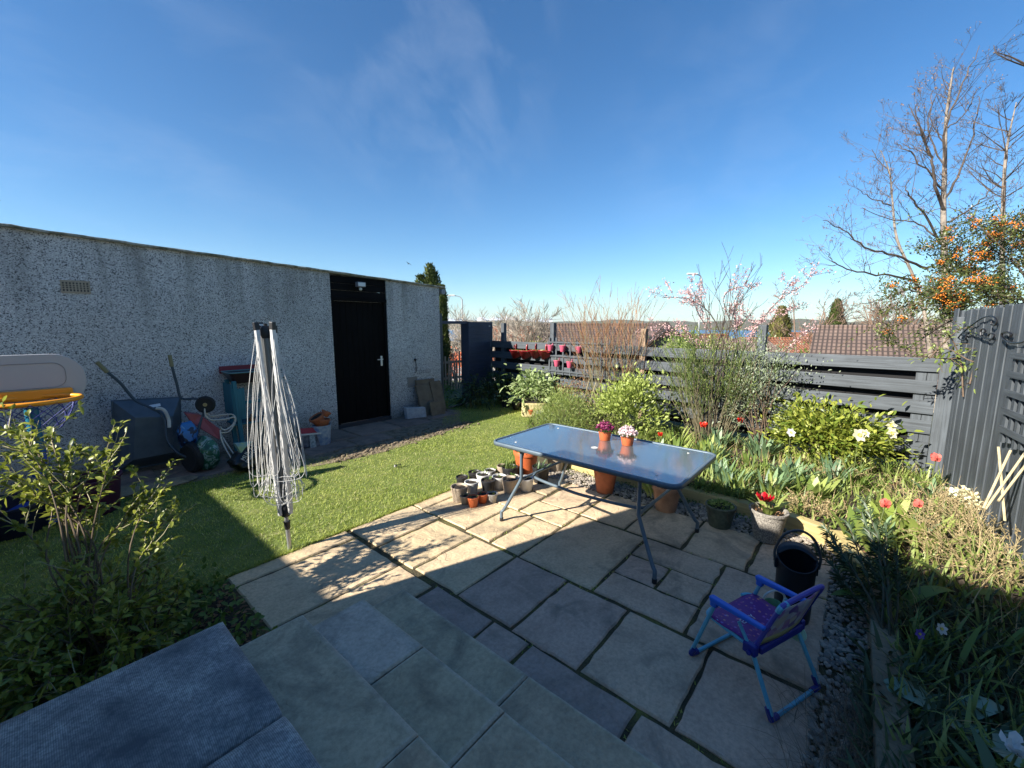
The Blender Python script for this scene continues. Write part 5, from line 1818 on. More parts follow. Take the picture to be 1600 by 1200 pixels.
def lying_bag():
    g = G(392, 738)
    m = bagmat('black_green_bag', [(0, (.006, .008, .007)), (.60, (.01, .035, .02)), (.68, (.05, .07, .06))], 5)
    o = bag('compost_bag', 'black compost bag with white lettering and blue top by the toy handles', (g[0] + .04, g[1] + .12, .0), (.40, .30, .27), m, 7, rad(15), (-.02, .05))
    ang = rad(15)
    def wr(px, py, y):
        a = PY(px, py, y); d = a - np.array(o.location)
        return np.array([d[0] * cos(ang) + d[1] * sin(ang), -d[0] * sin(ang) + d[1] * cos(ang), d[2]])
    yf = o.location[1] - .165
    q = [wr(368, 693, yf), wr(377, 708, yf - .01), wr(384, 699, yf - .01), wr(396, 690, yf)]
    mb = MB(); mb.add(q + [v + np.array([0, .05, 0]) for v in q], [(0, 1, 2, 3), (7, 6, 5, 4), (0, 4, 5, 1), (1, 5, 6, 2), (2, 6, 7, 3), (3, 7, 4, 0)])
    mb.build('blue_label', mat('bag_label_blue', (.12, .28, .46), .35, col2=(.30, .42, .20), nscale=18), o)
    p0, p1 = wr(382, 719, yf - .012), wr(397, 697, yf - .012)
    X_ = Vector(p1 - p0); X_.normalize()
    N_ = Vector((0, -1, .15)); N_.normalize()
    Y_ = N_.cross(X_)
    M = Matrix.Translation(Vector(p0)) @ Matrix((X_, Y_, N_)).transposed().to_4x4()
    kid_chair.letters('MULTI', M, .045, o)
    M2 = Matrix.Translation(Vector(p0) - Y_ * .055 - X_ * .01) @ Matrix((X_, Y_, N_)).transposed().to_4x4()
    kid_chair.letters('PURPOSE', M2, .034, o)
lying_bag()

def mud_kitchen():
    a = PY(354, 583, 6.5)
    t = thing('play_kitchen', 'teal wooden play kitchen with a dark red tray top against the wall', 'play kitchen', (a[0], 6.35, 0))
    teal = make_timber('teal_paint', (.018, .15, .20), 2, .3)
    W, D, Hh = .62, .34, 1.02
    for x in (.03, W - .05):
        for y in (0, D - .05):
            m = MB(); m.bar((x + (.04 if x < .3 else 0), y, 0), (x, y, Hh), .05, .05, (0, 1, 0)); m.build('leg', teal, t, bevel=.004)
    m = MB(); m.box(.0, W, -.01, D, .42, .44); m.box(.0, W, -.01, .02, .70, .74); m.build('shelf', teal, t, bevel=.003)
    m = MB(); m.box(.0, .14, -.02, .0, .50, .92); m.box(-.01, .005, -.01, D, .56, .98); m.build('side_panel', teal, t, bevel=.003)
    # tray
    o_ = rrect(-.02, W + .02, -.04, D, .05); i_ = rrect(.06, W - .06, .05, D - .06, .04)
    n = len(o_)
    V = [(x, y, 1.13) for x, y in o_] + [(x, y, .98) for x, y in i_] + [(x * .98 + .006, y * .98 + .003, 1.128) for x, y in o_] + [(x, y, .985) for x, y in i_]
    F = [tuple(range(n, 2 * n))[::-1]] + [(k, (k + 1) % n, n + (k + 1) % n, n + k) for k in range(n)] + [(2 * n + (k + 1) % n, 2 * n + k, 3 * n + k, 3 * n + (k + 1) % n) for k in range(n)] + [tuple(range(3 * n, 4 * n))]
    m = MB(); m.add(V, F); tr = m.build('tray', mat('dark_tray', (.03, .018, .02), .35), t, smooth=True)
    m = MB(); p = [(x, y, 1.13) for x, y in o_]; m.tube(p + [p[0]], .010, 6); m.build('tray_rim', mat('teal_rim', (.10, .20, .20), .4), tr, smooth=True)
    m = MB(); m.box(-.03, W + .03, D, D + .02, 1.10, 1.20); m.build('red_back_board', mat('dark_red_board', (.22, .02, .03), .4), t, bevel=.004)
    m = MB(); m.lathe([(0, 0), (.03, 0), (.04, .04), (.01, .06), (.012, .10), (0, .10)], 14, (.22, .06, .44)); o = m.build('toy_jug', mat('copper_toy', (.30, .13, .06), .4), t, smooth=True)
mud_kitchen()

# ---- things by the garage door
def door_things():
    g = G(508, 697)
    x, y = g[0] + .02, g[1] + .12
    t = thing('bucket', 'white bucket with blue print holding stacked terracotta pots by the door', 'bucket', (x, y, .01))
    wb = mat('white_bucket', (.42, .47, .50), .4, col2=(.12, .20, .36), nscale=16)
    m = MB(); m.lathe([(0, 0), (.105, 0), (.108, .005), (.128, .27), (.134, .275), (.134, .29), (.124, .29), (.105, .02)], 30); m.build('body', wb, t, smooth=True)
    m = MB(); m.tube([(.134 * cos(a), .134 * sin(a) * .9 - .01 * sin(a), .27 - .10 * sin(a)) for a in np.linspace(0, pi, 14)], .003, 5); m.build('bail', steel, t)
    labs = ['terracotta pot pushed into the white bucket, lowest of the pile', 'terracotta pot lying tilted in the middle of the pile in the bucket', 'small terracotta pot on top of the pile in the bucket']
    for k, (dx, dy, z, r, h, ty) in enumerate(((0, 0, .27, .105, .12, .12), (-.02, .0, .34, .10, .11, -.45), (.045, -.01, .42, .062, .085, .5))):
        p = pot('terracotta_pot', labs[k], (x + dx, y + dy, z), r, h, terracotta, 'terracotta pots piled in the bucket', rim=.008, rim_h=.03, taper=.75, seed=50 + k)
        p.rotation_euler = (ty * .5, ty, .4)
    # red topped bag/box in front
    g = G(486, 700)
    t = thing('feed_bag', 'printed paper bag with red top and white label left of the bucket', 'bag', (g[0] + .02, g[1] + .06, .01), rad(-12))
    pm = mat('dark_printed_bag', (.035, .035, .05), .5, col2=(.20, .20, .22), nscale=15)
    m = MB()
    m.add([(-.13, -.06, 0), (.13, -.06, 0), (.12, .08, 0), (-.12, .08, 0), (-.13, -.03, .22), (.12, -.04, .20), (.10, .06, .23), (-.11, .07, .25)], [(0, 3, 2, 1), (4, 5, 6, 7), (0, 1, 5, 4), (1, 2, 6, 5), (2, 3, 7, 6), (3, 0, 4, 7)])
    m.build('body', pm, t, bevel=.015)
    m = MB(); m.add([(-.14, -.045, .215), (.14, -.06, .195), (.12, .065, .235), (-.12, .075, .262), (-.12, .0, .285), (.12, -.0, .262)], [(0, 1, 5, 4), (4, 5, 2, 3), (0, 4, 3), (1, 2, 5)]); m.build('folded_top', mat('red_card', (.35, .03, .03), .5), t)
    m = MB(); m.bar((-.15, -.065, .205), (.14, -.075, .190), .01, .022); m.build('white_edge', plastic_wh, t)
    m = MB(); m.add([(-.02, -.092, .0), (.06, -.092, .0), (.05, -.068, .19), (-.02, -.068, .19)], [(0, 1, 2, 3)]); lb = m.build('label_strip', mat('label_pale', (.42, .46, .46), .5, col2=(.12, .16, .17), nscale=40), t)
    # slabs leaning on the wall
    pg = mat('brown_paving_slab', (.19, .145, .095), .85, noise=.4, nscale=6, bump=.4)
    def lean(label, p_bl, p_br, h, lean_y, th=.045):
        a = np.array([*p_bl[:2], .0]); b = np.array([*p_br[:2], .0])
        d = unit(b - a); n_ = np.array([-d[1], d[0], 0.]);
        if n_[1] < 0: n_ = -n_
        up = unit(n_ * lean_y + np.array([0, 0, 1.]))
        back = unit(np.cross(up, d)); back = back if back[1] > 0 else -back
        V = [a, b, b + back * th, a + back * th, a + up * h, b + up * h, b + up * h + back * th, a + up * h + back * th]
        m = MB(); m.add([v - a for v in V], [(0, 3, 2, 1), (4, 5, 6, 7), (0, 1, 5, 4), (1, 2, 6, 5), (2, 3, 7, 6), (3, 0, 4, 7)])
        o = m.build('paving_slab', pg, bevel=.006); o.location = tuple(a)
        return tag(o, label, 'paving slab', 'paving slabs leaning against the garage')
    y0 = 6.40
    def wx(px, y): return PY(px, 650, y)[0]
    lean('tall brown slab leaning at the left of the stack by the garage corner', (wx(662, y0), y0), (wx(683, y0), y0), .64, .38)
    lean('tall brown slab leaning at the right of the stack at the garage corner', (wx(682, y0 + .06), y0 + .06), (wx(699, y0 + .06), y0 + .06), .66, .30)
    lean('brown slab standing behind the other two slabs', (wx(658, y0 + .17), y0 + .17), (wx(686, y0 + .17), y0 + .17), .70, .18)
    lean('short brown slab propped in front of the tall ones', (wx(676, y0 - .12), y0 - .12), (wx(697, y0 - .12), y0 - .12), .29, .30)
    # narrow top pieces resting above
    pb = MB(); 
    a, b = PY(637, 652, 6.42), PY(667, 657, 6.30)
    pb.add([(0, 0, 0), (b[0] - a[0], b[1] - a[1], 0), (b[0] - a[0], b[1] - a[1] + .10, 0), (0, .10, 0), (.0, .03, .21), (b[0] - a[0], b[1] - a[1] + .03, .19), (b[0] - a[0], b[1] - a[1] + .12, .19), (0, .12, .21)], [(0, 3, 2, 1), (4, 5, 6, 7), (0, 1, 5, 4), (1, 2, 6, 5), (2, 3, 7, 6), (3, 0, 4, 7)])
    o = pb.build('concrete_block', mat('pale_concrete', (.40, .41, .42), .85, noise=.3, nscale=12, bump=.5), bevel=.008); o.location = (a[0], a[1], .015)
    tag(o, 'pale grey concrete block lying on edge in front of the slabs', 'block')
    g = G(634, 652)
    m = MB(); m.lathe([(0, .0), (.055, 0), (.058, .09), (.064, .095), (.05, .09), (.048, .02)], 18); o = m.build('plant_pot', plastic_bk, smooth=True); o.location = (g[0], g[1] + .05, .07); o.rotation_euler = (rad(80), .2, 1)
    tag(o, 'black plastic pot tipped over beside the concrete block', 'plant pot')
    # wire rack on the slabs
    m = MB()
    c = PY(655, 580, 6.62)
    for i in range(9):
        m.tube([(i * .035, 0, 0), (i * .035, .0, .07 + .02 * sin(i * 2.2))], .003, 5)
    m.tube([(0, 0, .0), (.28, 0, 0)], .003, 5); m.tube([(0, 0, .045), (.28, 0, .05)], .003, 5)
    o = m.build('wire_rack', mat('dull_wire', (.14, .14, .15), .5)); o.location = (c[0], 6.62, c[2] - .04)
    tag(o, 'small wire rack standing on top of the leaning slabs', 'rack')
    # fallen black leaf / peg on the lawn
    g = G(621, 730)
    m = MB()
    rs = RS(8)
    for k in range(5):
        a = rs.uniform(0, 6.28)
        m.add([(0, 0, .02), (.04 * cos(a), .04 * sin(a), .03 + .02 * rs.rand()), (.05 * cos(a + .5), .05 * sin(a + .5), .01), (.03 * cos(a + .9), .03 * sin(a + .9), .035)], [(0, 1, 2, 3)])
    o = m.build('scrap', plastic_bk); o.location = (g[0], g[1], .0)
    tag(o, 'small scrap of black plastic lying on the sunny lawn', 'litter')
    # board on grass by the gate
    m = MB(); a, b = G(702, 636, .02), G(733, 629, .02)
    m.bar(a, b, .06, .02); o = m.build('board', mat('pale_board', (.22, .20, .17), .8)); tag(o, 'thin weathered board lying on the grass below the gate opening', 'board')
door_things()

# ================================================================ ON THE FENCE
def on_fence(u, off, z):
    p = FA + FD * u + FN * off
    return (p[0], p[1], z)
def fz(px, py, off=.03):
    """the place on the fence face seen at that pixel"""
    d = ray(px, py)
    q = FA + FN * off
    M_ = np.array([[d[0], -FD[0]], [d[1], -FD[1]]])
    k, u = np.linalg.solve(M_, q)
    return u, CAM_H + d[2] * k
def fence_things():
    # trellis
    u0, z1 = fz(858, 531); u1, _ = fz(952, 533); _, z0 = fz(862, 582)
    t = thing('trellis', 'slate grey trellis fixed to the low fence behind the pink pots', 'trellis', on_fence(u0, .024, z0), math.atan2(FD[1], FD[0]))
    s = -1 if (np.array([-FD[1], FD[0]]) @ FN) < 0 else 1
    m = MB()
    n = 9
    for i in range(n):
        u = (u1 - u0) * i / (n - 1)
        m.box(u, u + .032, s * .002 if s > 0 else -.014, .014 if s > 0 else -.002, -.03, z1 - z0 + .05)
    m.build('uprights', SLZ, t)
    m = MB()
    for z in (.03, (z1 - z0) * .5, z1 - z0 - .06):
        m.box(-.03, u1 - u0 + .06, .0145 * s if s > 0 else -.026, .026 if s > 0 else -.0145, z, z + .03)
    m.build('crosspieces', SLX, t)
    # pink pots on the trellis
    pk = mat('pink_pot', (.52, .09, .16), .45, noise=.2)
    labs = ['pink hanging pot at the left end of the upper trellis row', 'pink hanging pot in the middle of the upper trellis row', 'pink hanging pot at the right end of the upper trellis row', 'pink hanging pot, left one of the lower trellis row', 'pink hanging pot, right one of the lower trellis row']
    for k, (px, py) in enumerate(((861, 543), (880, 544), (905, 546), (871, 567), (891, 569))):
        u, z = fz(px, py, .09)
        p = pot('hanging_pot', labs[k], on_fence(u, .11, z - .07), .060, .125, pk, 'pink pots hung on the trellis', rim=.005, rim_h=.018, taper=.72, seed=60 + k, plant=tuft(14, .07, [leaf_brown, straw, leaf_brown, leaf_mid, leaf_brown][k], .008, .9))
        m = MB(); d = FN * -.07
        m.tube(smooth_path([(d[0] * .75, d[1] * .75, .10), (d[0] * 1.05, d[1] * 1.05, .16), (d[0] * 1.25, d[1] * 1.25, .15), (d[0] * 1.25, d[1] * 1.25, .10)], 4), .006, 6); m.build('hook', pk, p)
    # two wavy red troughs with hooks
    rd = mat('red_trough', (.30, .018, .022), .42, noise=.2)
    for k, (pa, pb, lab) in enumerate(((797, 827, 'red scalloped trough hooked on the fence, the one nearer the dark screen'), (828, 857, 'red scalloped trough hooked on the fence beside the trellis'))):
        ua, z = fz(pa, 549, .1); ub, _ = fz(pb, 549, .1)
        L = ub - ua
        t = thing('fence_trough', lab, 'planter', on_fence(ua, .035, z - .02), math.atan2(FD[1], FD[0]), 'red troughs hooked on the fence')
        nx = 28
        V, F = [], []
        for i in range(nx + 1):
            x = L * i / nx
            w = abs(sin(pi * 2 * i / nx))
            dep = .075 + .10 * w
            bt = .02 + .07 * w
            for (y, zz) in ((.004, .06), (.006, -.05 - .06 * w), (bt, -.055 - .08 * w), (dep, .045), (dep + .012, .05), (dep + .012, .062), (dep - .006, .060), (bt, .03)):
                V.append((x, s * y, zz - (.0 if y < dep else .012 * (1 - w))))
        p_ = 8
        for i in range(nx):
            for j in range(p_ - 1):
                F.append((i * p_ + j, (i + 1) * p_ + j, (i + 1) * p_ + j + 1, i * p_ + j + 1))
        F4 = np.array(F)
        mesh_np('trough', V, [F4, np.array([list(range(p_)), [nx * p_ + j for j in range(p_)][::-1]])], rd, t, smooth=False)
        for q in (.22, .78):
            x = L * q
            m.tube(smooth_path([(x, s * .01, .05), (x, s * .014, .13), (x, -s * .0, .175), (x, -s * .03, .16), (x, -s * .035, .10)], 4), .016, 7)
            m.build('hook', rd, t, smooth=True)
        m = MB(); m.box(.01, L - .01, s * .008 if s > 0 else -.10, .10 if s > 0 else -.008, .02, .035); m.build('soil', compost, t)
        rs = RS(70 + k)
        n = 70
        P = np.stack([rs.uniform(.02, L - .02, n), s * rs.uniform(.02, .12, n), np.full(n, .035)], 1)
        leaf_obj('plants', P, rs.normal(0, .6, (n, 3)) + np.array([0, 0, .8]), rs.normal(0, .4, (n, 3)) + np.array([0, 0, 1.]), .05, .025, leaf_mid if k else leaf_g, t, k)
fence_things()

def right_fence_things():
    a, b = np.array([6.52, -.70]), np.array([2.2, -1.16])
    FD2 = (b - a) / np.linalg.norm(b - a); N2 = np.array([-FD2[1], FD2[0]])
    if N2 @ (-a) < 0: N2 = -N2
    def rz_(px, py, off=.02):
        d = ray(px, py); q = a + N2 * off
        M_ = np.array([[d[0], -FD2[0]], [d[1], -FD2[1]]]); k, u = np.linalg.solve(M_, q)
        return u, CAM_H + d[2] * k
    def pt(px, py, off=.02):
        u, z = rz_(px, py, off); p = a + FD2 * u + N2 * off
        return np.array([p[0], p[1], z])
    ir = mat('black_wrought_iron', (.012, .012, .014), .4, metal=.3)
    def scroll(label, strokes, name='iron_scroll', r=.0065):
        o = pt(*strokes[0][0])
        m = MB()
        for st in strokes:
            m.tube(smooth_path([pt(px, py, .035) - o for px, py in st], 4), r, 6)
        ob = m.build(name, ir, smooth=True); ob.location = tuple(o)
        tag(ob, label, 'bracket', 'wrought iron scrolls on the plank fence')
    scroll('black wrought iron scroll bracket near the post end of the plank fence', [[(1497, 528), (1503, 521), (1517, 509), (1535, 497), (1549, 494), (1557, 500), (1555, 508), (1549, 507), (1549, 502)],
        [(1497, 528), (1502, 531), (1509, 529), (1508, 524), (1503, 524)], [(1503, 521), (1516, 519), (1530, 524), (1542, 529), (1551, 529), (1553, 523), (1547, 521), (1544, 525)], [(1532, 524), (1533, 516), (1537, 514), (1540, 518), (1536, 520)]])
    scroll('black wrought iron scroll bracket close above the trellis on the plank fence', [[(1600, 534), (1588, 536), (1575, 534), (1566, 527), (1566, 521), (1573, 519), (1580, 522), (1579, 527)]], r=.008)
    # trellis on the plank fence
    o = pt(1566, 690, .03)
    t = thing('trellis', 'slate grey trellis panel hung on the tall plank fence', 'trellis', tuple(o), math.atan2(FD2[1], FD2[0]))
    u0, z0 = rz_(1568, 680); _, z1 = rz_(1578, 548)
    s = 1 if (np.array([-FD2[1], FD2[0]]) @ N2) > 0 else -1
    m = MB()
    hgt = z1 - o[2] + .03
    for i in range(8):
        m.box(i * .105, i * .105 + .045, min(0, s * .016), max(0, s * .016), 0 + .02 * (i % 2), hgt)
    m.build('uprights', SLZ, t)
    m = MB()
    for k in range(5):
        z = .08 + k * (hgt - .16) / 4
        m.box(-.02, .82, min(s * .017, s * .030), max(s * .017, s * .030), z, z + .045)
    m.build('crosspieces', SLX, t)
right_fence_things()
# ================================================================ BEYOND THE GARDEN
def gable_house(label, pc, dist, half, zr, run, rise, ang, roof_m, wall_m, zb=-4., barge=None, chimney=False, name='bungalow'):
    """ridge centred at the pixel/depth, ridge direction ang; run/rise of the slopes"""
    c = B(pc[0], pc[1], dist)
    t = thing(name, label, 'house', (c[0], c[1], 0), ang, 'bungalows beyond the fence')
    ze = zr - rise
    m = MB()
    V = [(-half, -run, zb), (half, -run, zb), (half, run, zb), (-half, run, zb), (-half, -run, ze), (half, -run, ze), (half, run, ze), (-half, run, ze), (-half, 0, zr - .06), (half, 0, zr - .06)]
    m.add(V, [(0, 1, 5, 4), (1, 2, 6, 9, 5), (2, 3, 7, 6), (3, 0, 4, 8, 7)])
    m.build('wall', wall_m, t)
    e, o = .35, .25
    k = rise / run
    for s in (1, -1):
        m = MB()
        V = [(-half - o, 0, zr), (half + o, 0, zr), (half + o, s * (run + e), zr - k * (run + e)), (-half - o, s * (run + e), zr - k * (run + e))]
        V += [(x, y, z - .12) for x, y, z in V]
        m.add(V, [(0, 1, 2, 3), (7, 6, 5, 4), (0, 4, 5, 1), (1, 5, 6, 2), (2, 6, 7, 3), (3, 7, 4, 0)])
        m.build('roof_slope', roof_m, t)
    m = MB(); m.tube([(-half - o, 0, zr + .01), (half + o, 0, zr + .01)], .09, 8); m.build('ridge_tiles', roof_m, t)
    if barge:
        for x in (-half - o - .03, half + o + .03):
            m = MB()
            for s in (1, -1):
                m.bar((x, 0, zr - .06), (x, s * (run + e), zr - k * (run + e) - .06), .05, .22)
            m.build('barge_board', barge, t)
    for x in (-half * .5, half * .3):
        for s in (1, -1):
            m = MB(); m.box(x, x + 1.1, s * run - .03, s * run + .03, ze - 1.5, ze - .4); m.build('window', MATS['dark_glass'], t)
    if chimney:
        m = MB(); m.box(half * .4, half * .4 + .6, -.4, .2, zr - .5, zr + .55); m.build('chimney', wall_m, t)
    return t

def tiles(name, cols, sx=3.3, sy=3.0, axis=0):
    """rows of interlocking tiles: brick pattern over the slope"""
    m, nt, b = nodes_of(name)
    t = nn(nt, 'ShaderNodeTexCoord')
    br = nn(nt, 'ShaderNodeTexBrick', Scale=1.0)
    br.inputs['Color1'].default_value = cols[0] + (1,); br.inputs['Color2'].default_value = cols[1] + (1,); br.inputs['Mortar'].default_value = cols[2] + (1,)
    br.inputs['Brick Width'].default_value = .17; br.inputs['Row Height'].default_value = .27; br.inputs['Mortar Size'].default_value = .045; br.inputs['Mortar Smooth'].default_value = .6
    br.offset = 0.0
    nt.links.new(t.outputs['Object'], br.inputs['Vector'])
    n1 = nn(nt, 'ShaderNodeTexNoise', Scale=1.3, Detail=6.0); nt.links.new(t.outputs['Object'], n1.inputs['Vector'])
    c = mixc(nt, 1.0, br.outputs['Color'], ramp(nt, n1.outputs['Fac'], [(.3, .75), (.7, 1.2)]), 'MULTIPLY')
    nt.links.new(c, b.inputs['Base Color']); b.inputs['Roughness'].default_value = .9
    bp = nn(nt, 'ShaderNodeBump', Strength=.6, Distance=.03); nt.links.new(br.outputs['Fac'], bp.inputs['Height']); bp.invert = True
    nt.links.new(bp.outputs[0], b.inputs['Normal'])
    return m
brown_t = tiles('brown_roof_tiles', [(.14, .095, .078), (.165, .115, .09), (.045, .032, .027)])
orange_t = tiles('orange_roof_tiles', [(.27, .10, .05), (.32, .13, .065), (.12, .05, .03)])
dull_t = tiles('dull_brown_roof_tiles', [(.115, .075, .06), (.14, .092, .07), (.05, .035, .03)])
white_w = mat('white_render', (.66, .65, .60), .8, noise=.12, nscale=3)
tan_w = mat('buff_render', (.50, .42, .32), .8, noise=.15, nscale=3)
dark_b = mat('dark_barge_paint', (.03, .028, .03), .5)
RGT = math.atan2(CR[1], CR[0])      # direction of "right" in the photo
def houses():
    gable_house('bungalow with a wide brown tiled roof beyond the right half of the fence', (1462, 511), 17.5, 3.9, 1.70, 3.6, 1.9, RGT - rad(38), brown_t, tan_w)
    gable_house('bungalow with a long dull brown roof beyond the left half of the fence', (930, 508), 24., 3.2, 1.80, 4.5, 2.1, RGT - rad(4), dull_t, tan_w)
    gable_house('bungalow with an orange roof right of the slatted screen', (812, 512), 31., 2.7, 1.62, 4., 2.2, RGT + rad(12), orange_t, white_w)
    gable_house('bungalow with a dark edged gable beside the twiggy shrub', (1026, 508), 19.5, 3.0, 1.80, 1.7, 1.5, RGT + rad(78), dull_t, mat('dim_render', (.16, .13, .13), .8), barge=dark_b)
    gable_house('orange roofed bungalow glimpsed right of the dark edged gable', (1085, 522), 27., 1.9, 1.15, 3., 1.6, RGT + rad(0), orange_t, white_w)
    gable_house('bungalow with a small white gable near the blue water', (1254, 521), 33., 3.2, 1.14, 1.9, 1.35, RGT + rad(82), orange_t, white_w)
    gable_house('bungalow with a pale ridged roof behind the green broom', (1150, 526), 22., 1.6, 1.0, 3, 1.3, RGT + rad(8), tiles('pale_roof', [(.22, .16, .13), (.25, .19, .15), (.15, .1, .08)]), white_w)
    gable_house('orange roofed bungalow behind the fence post', (1208, 531), 26., 1.8, .95, 3, 1.3, RGT - rad(5), orange_t, white_w)
houses()

def street_lamp(label, px, py_top, dist, arm_px, zb):
    c = B(px, py_top, dist)
    t = thing('street_lamp', label, 'street lamp', (c[0], c[1], zb))
    zt = c[2] - zb
    gm = mat('lamp_post_grey', (.33, .34, .34), .5, metal=.4)
    m = MB(); m.tube([(0, 0, 0), (0, 0, 1.2), (0, 0, 1.25), (0, 0, zt - .15)], [.085, .085, .06, .045], 10); m.build('pole', gm, t, smooth=True)
    r = CR[:2] * (arm_px - px) / F_PX * dist
    m = MB(); m.tube(smooth_path([(0, 0, zt - .3), (r[0] * .15, r[1] * .15, zt - .02), (r[0] * .6, r[1] * .6, zt + .08), (r[0], r[1], zt + .10)], 4), .03, 8); m.build('arm', gm, t, smooth=True)
    d = Matrix.Translation((r[0], r[1], zt + .11)) @ Matrix.Rotation(math.atan2(r[1], r[0]), 4, 'Z')
    m = MB(); m.box(-.25, .35, -.10, .10, -.05, .05, d); m.build('lamp_head', mat('lamp_head_grey', (.5, .5, .5), .4), t, bevel=.03)
street_lamp('slim street lamp beyond the gate opening near the cypress', 722, 464, 30, 706, -3)
street_lamp('street lamp rising above the pink blossom', 1097, 431, 24, 1083, -3)

# ---- trees and bushes far and near behind the fence
def bare_tree(label, base, H, seed, name='bare_tree', stems=4, r0=.05, levels=3, spread=.6, m=None, length=None, n_child=(5, 8), group='leafless trees beyond the fence', rmin=.006, lean=.3, fine=None):
    rs = RS(seed)
    t = thing(name, label, 'tree', base, 0, group)
    allp = []
    for i in range(stems):
        a = 2 * pi * i / stems + rs.rand()
        d = np.array([cos(a) * lean, sin(a) * lean, 1.])
        allp += twigs(rs, (0, 0, 0), d, H * (.75 + .3 * rs.rand()), r0, levels, n_child, .16, .25, spread, 6, .5)
    trunk = [p for p in allp if p[2] == levels]
    crown = [p for p in allp if p[2] < levels]
    paths_obj('trunk', trunk, m or bark, t, 6, rmin)
    paths_obj('crown', crown, fine or m or bark, t, 3, rmin)
    return t
pale_bark = mat('pale_bark', (.34, .29, .23), .85, noise=.3)
rust_bark = mat('rust_twig', (.34, .17, .08), .8, noise=.4)
brown_twig = mat('brown_twig', (.22, .145, .10), .85, noise=.4)
def zb(px, py, d, z):
    p = B(px, py, d); return (p[0], p[1], z)
bare_tree('pale leafless bushy tree standing between two fence posts', zb(822, 500, 19, -.6), 3.1, 3, stems=9, r0=.05, levels=2, m=pale_bark, n_child=(9, 13), lean=.55, rmin=.008)
bare_tree('wide grey leafless tree seen above the gate beam', zb(742, 500, 25, -1.4), 4.0, 5, stems=9, r0=.05, levels=2, m=pale_bark, n_child=(9, 13), lean=.75, rmin=.010)
bare_tree('brown leafless tree above the white gable', zb(1262, 500, 22, -1.5), 4.6, 7, stems=5, r0=.07, levels=3, m=brown_twig, n_child=(4, 6), lean=.3, rmin=.009)
bare_tree('brown leafless trees mass left of the orange berries', zb(1395, 500, 27, -1.5), 5.3, 9, stems=9, r0=.08, levels=3, m=brown_twig, n_child=(4, 6), lean=.5, rmin=.012)
bare_tree('low brown leafless bush left of the conifer', zb(1360, 500, 30, -2), 4.6, 10, stems=7, r0=.07, levels=3, m=brown_twig, n_child=(4, 6), lean=.4, rmin=.012)
bare_tree('small leafless tree seen over the left end of the garage roof', zb(8, 350, 16, 0), 5.9, 11, stems=5, r0=.05, levels=3, m=brown_twig, n_child=(4, 5), lean=.25, rmin=.006)
bare_tree('thin leafless sapling inside the gate opening', zb(716, 560, 13.0, -.3), 1.5, 12, stems=4, r0=.03, levels=2, m=pale_bark, n_child=(4, 6), lean=.5, rmin=.006)

def conifer(label, px, py_top, dist, w, zbase, seed, m, cat='tree', name='conifer', power=.8, n=9000, leaf=.12, tips=1):
    p = B(px, py_top, dist)
    t = thing(name, label, cat, (p[0], p[1], zbase))
    H = p[2] - zbase
    rs = RS(seed)
    mb = MB(); mb.tube([(0, 0, 0), (0, 0, H * .9)], [.12, .02], 8); mb.build('trunk', bark_d, t)
    P, D, N = [], [], []
    cen = [(0, 0, 1.)] + [(rs.normal(0, w * .28), rs.normal(0, w * .28), .80 + .17 * rs.rand()) for _ in range(tips - 1)]
    k = rs.randint(0, tips, n)
    for i in range(n):
        cx, cy, hf = cen[k[i]]
        u = rs.rand() ** .8
        z = u * H * hf
        ww = w if tips == 1 else w * .62
        r = ww * (1 - u) ** power * (.72 + .38 * rs.rand()) * (1 + .22 * sin(z * 5 + 3 * rs.rand() + k[i])) + .02
        a = rs.uniform(0, 2 * pi)
        P.append((cx + r * cos(a), cy + r * sin(a), z)); D.append((cos(a) * .6, sin(a) * .6, .9 + .6 * rs.rand())); N.append((cos(a), sin(a), .3))
    leaf_obj('crown', P, np.array(D) + rs.normal(0, .25, (n, 3)), N, leaf * (.6 + .8 * rs.rand(n)), leaf * .45, m, t, seed, .1)
    return t
conifer_m = mat('conifer_green', (.035, .06, .012), .6, col2=(.11, .13, .03), attr=True, trans=.15)
olive_m = mat('olive_green', (.12, .13, .03), .6, col2=(.24, .22, .07), attr=True, trans=.25)
conifer('dark cypress with several pointed tips behind the garage corner', 671, 415, 12.4, .62, -.2, 3, conifer_m, name='cypress', power=.45, n=13000, leaf=.11, tips=9)
conifer('narrow dark cypress column just right of the garage corner', 690, 447, 11.6, .16, -.1, 4, conifer_m, name='cypress', power=.35, n=3500, leaf=.09, tips=1)
conifer('pointed green conifer above the brown tiled roof', 1309, 470, 30., 1.15, -2, 5, conifer_m, n=8000, leaf=.20, power=.75)
conifer('dull green conifer behind the white gable', 1222, 481, 27., 1.1, -2, 6, olive_m, n=5000, leaf=.20, power=.6)

def far_bush(label, px, py, dist, R, zb_, seed, m, leaf=.12, n=4000):
    p = B(px, py, dist)
    return leafy_bush('bush', label, 'bush', (p[0], p[1], zb_), R, n, leaf, leaf * .5, m, bark_d, seed, clumps=22, group='bushes beyond the fence')
far_bush('olive green bush beside the fence post behind the pink pots', 850, 540, 15, (.55, .55, 1.2), -.6, 1, olive_m, .09)
far_bush('yellow green bush glimpsed behind the street lamp post', 1075, 520, 15, (.9, .9, 1.6), -.9, 2, leaf_mid, .10)
far_bush('small dark green bush at the foot of the white gable', 1255, 552, 20, (.9, .9, 1.0), -1.0, 3, leaf_g, .12)
red_orange = mat('orange_red_leaf', (.50, .10, .03), .6, col2=(.70, .22, .10), attr=True, trans=.3)
far_bush('low orange red shrub seen through the gate opening', 716, 560, 17, (1.0, .8, .85), -.75, 4, red_orange, .08, 2500)
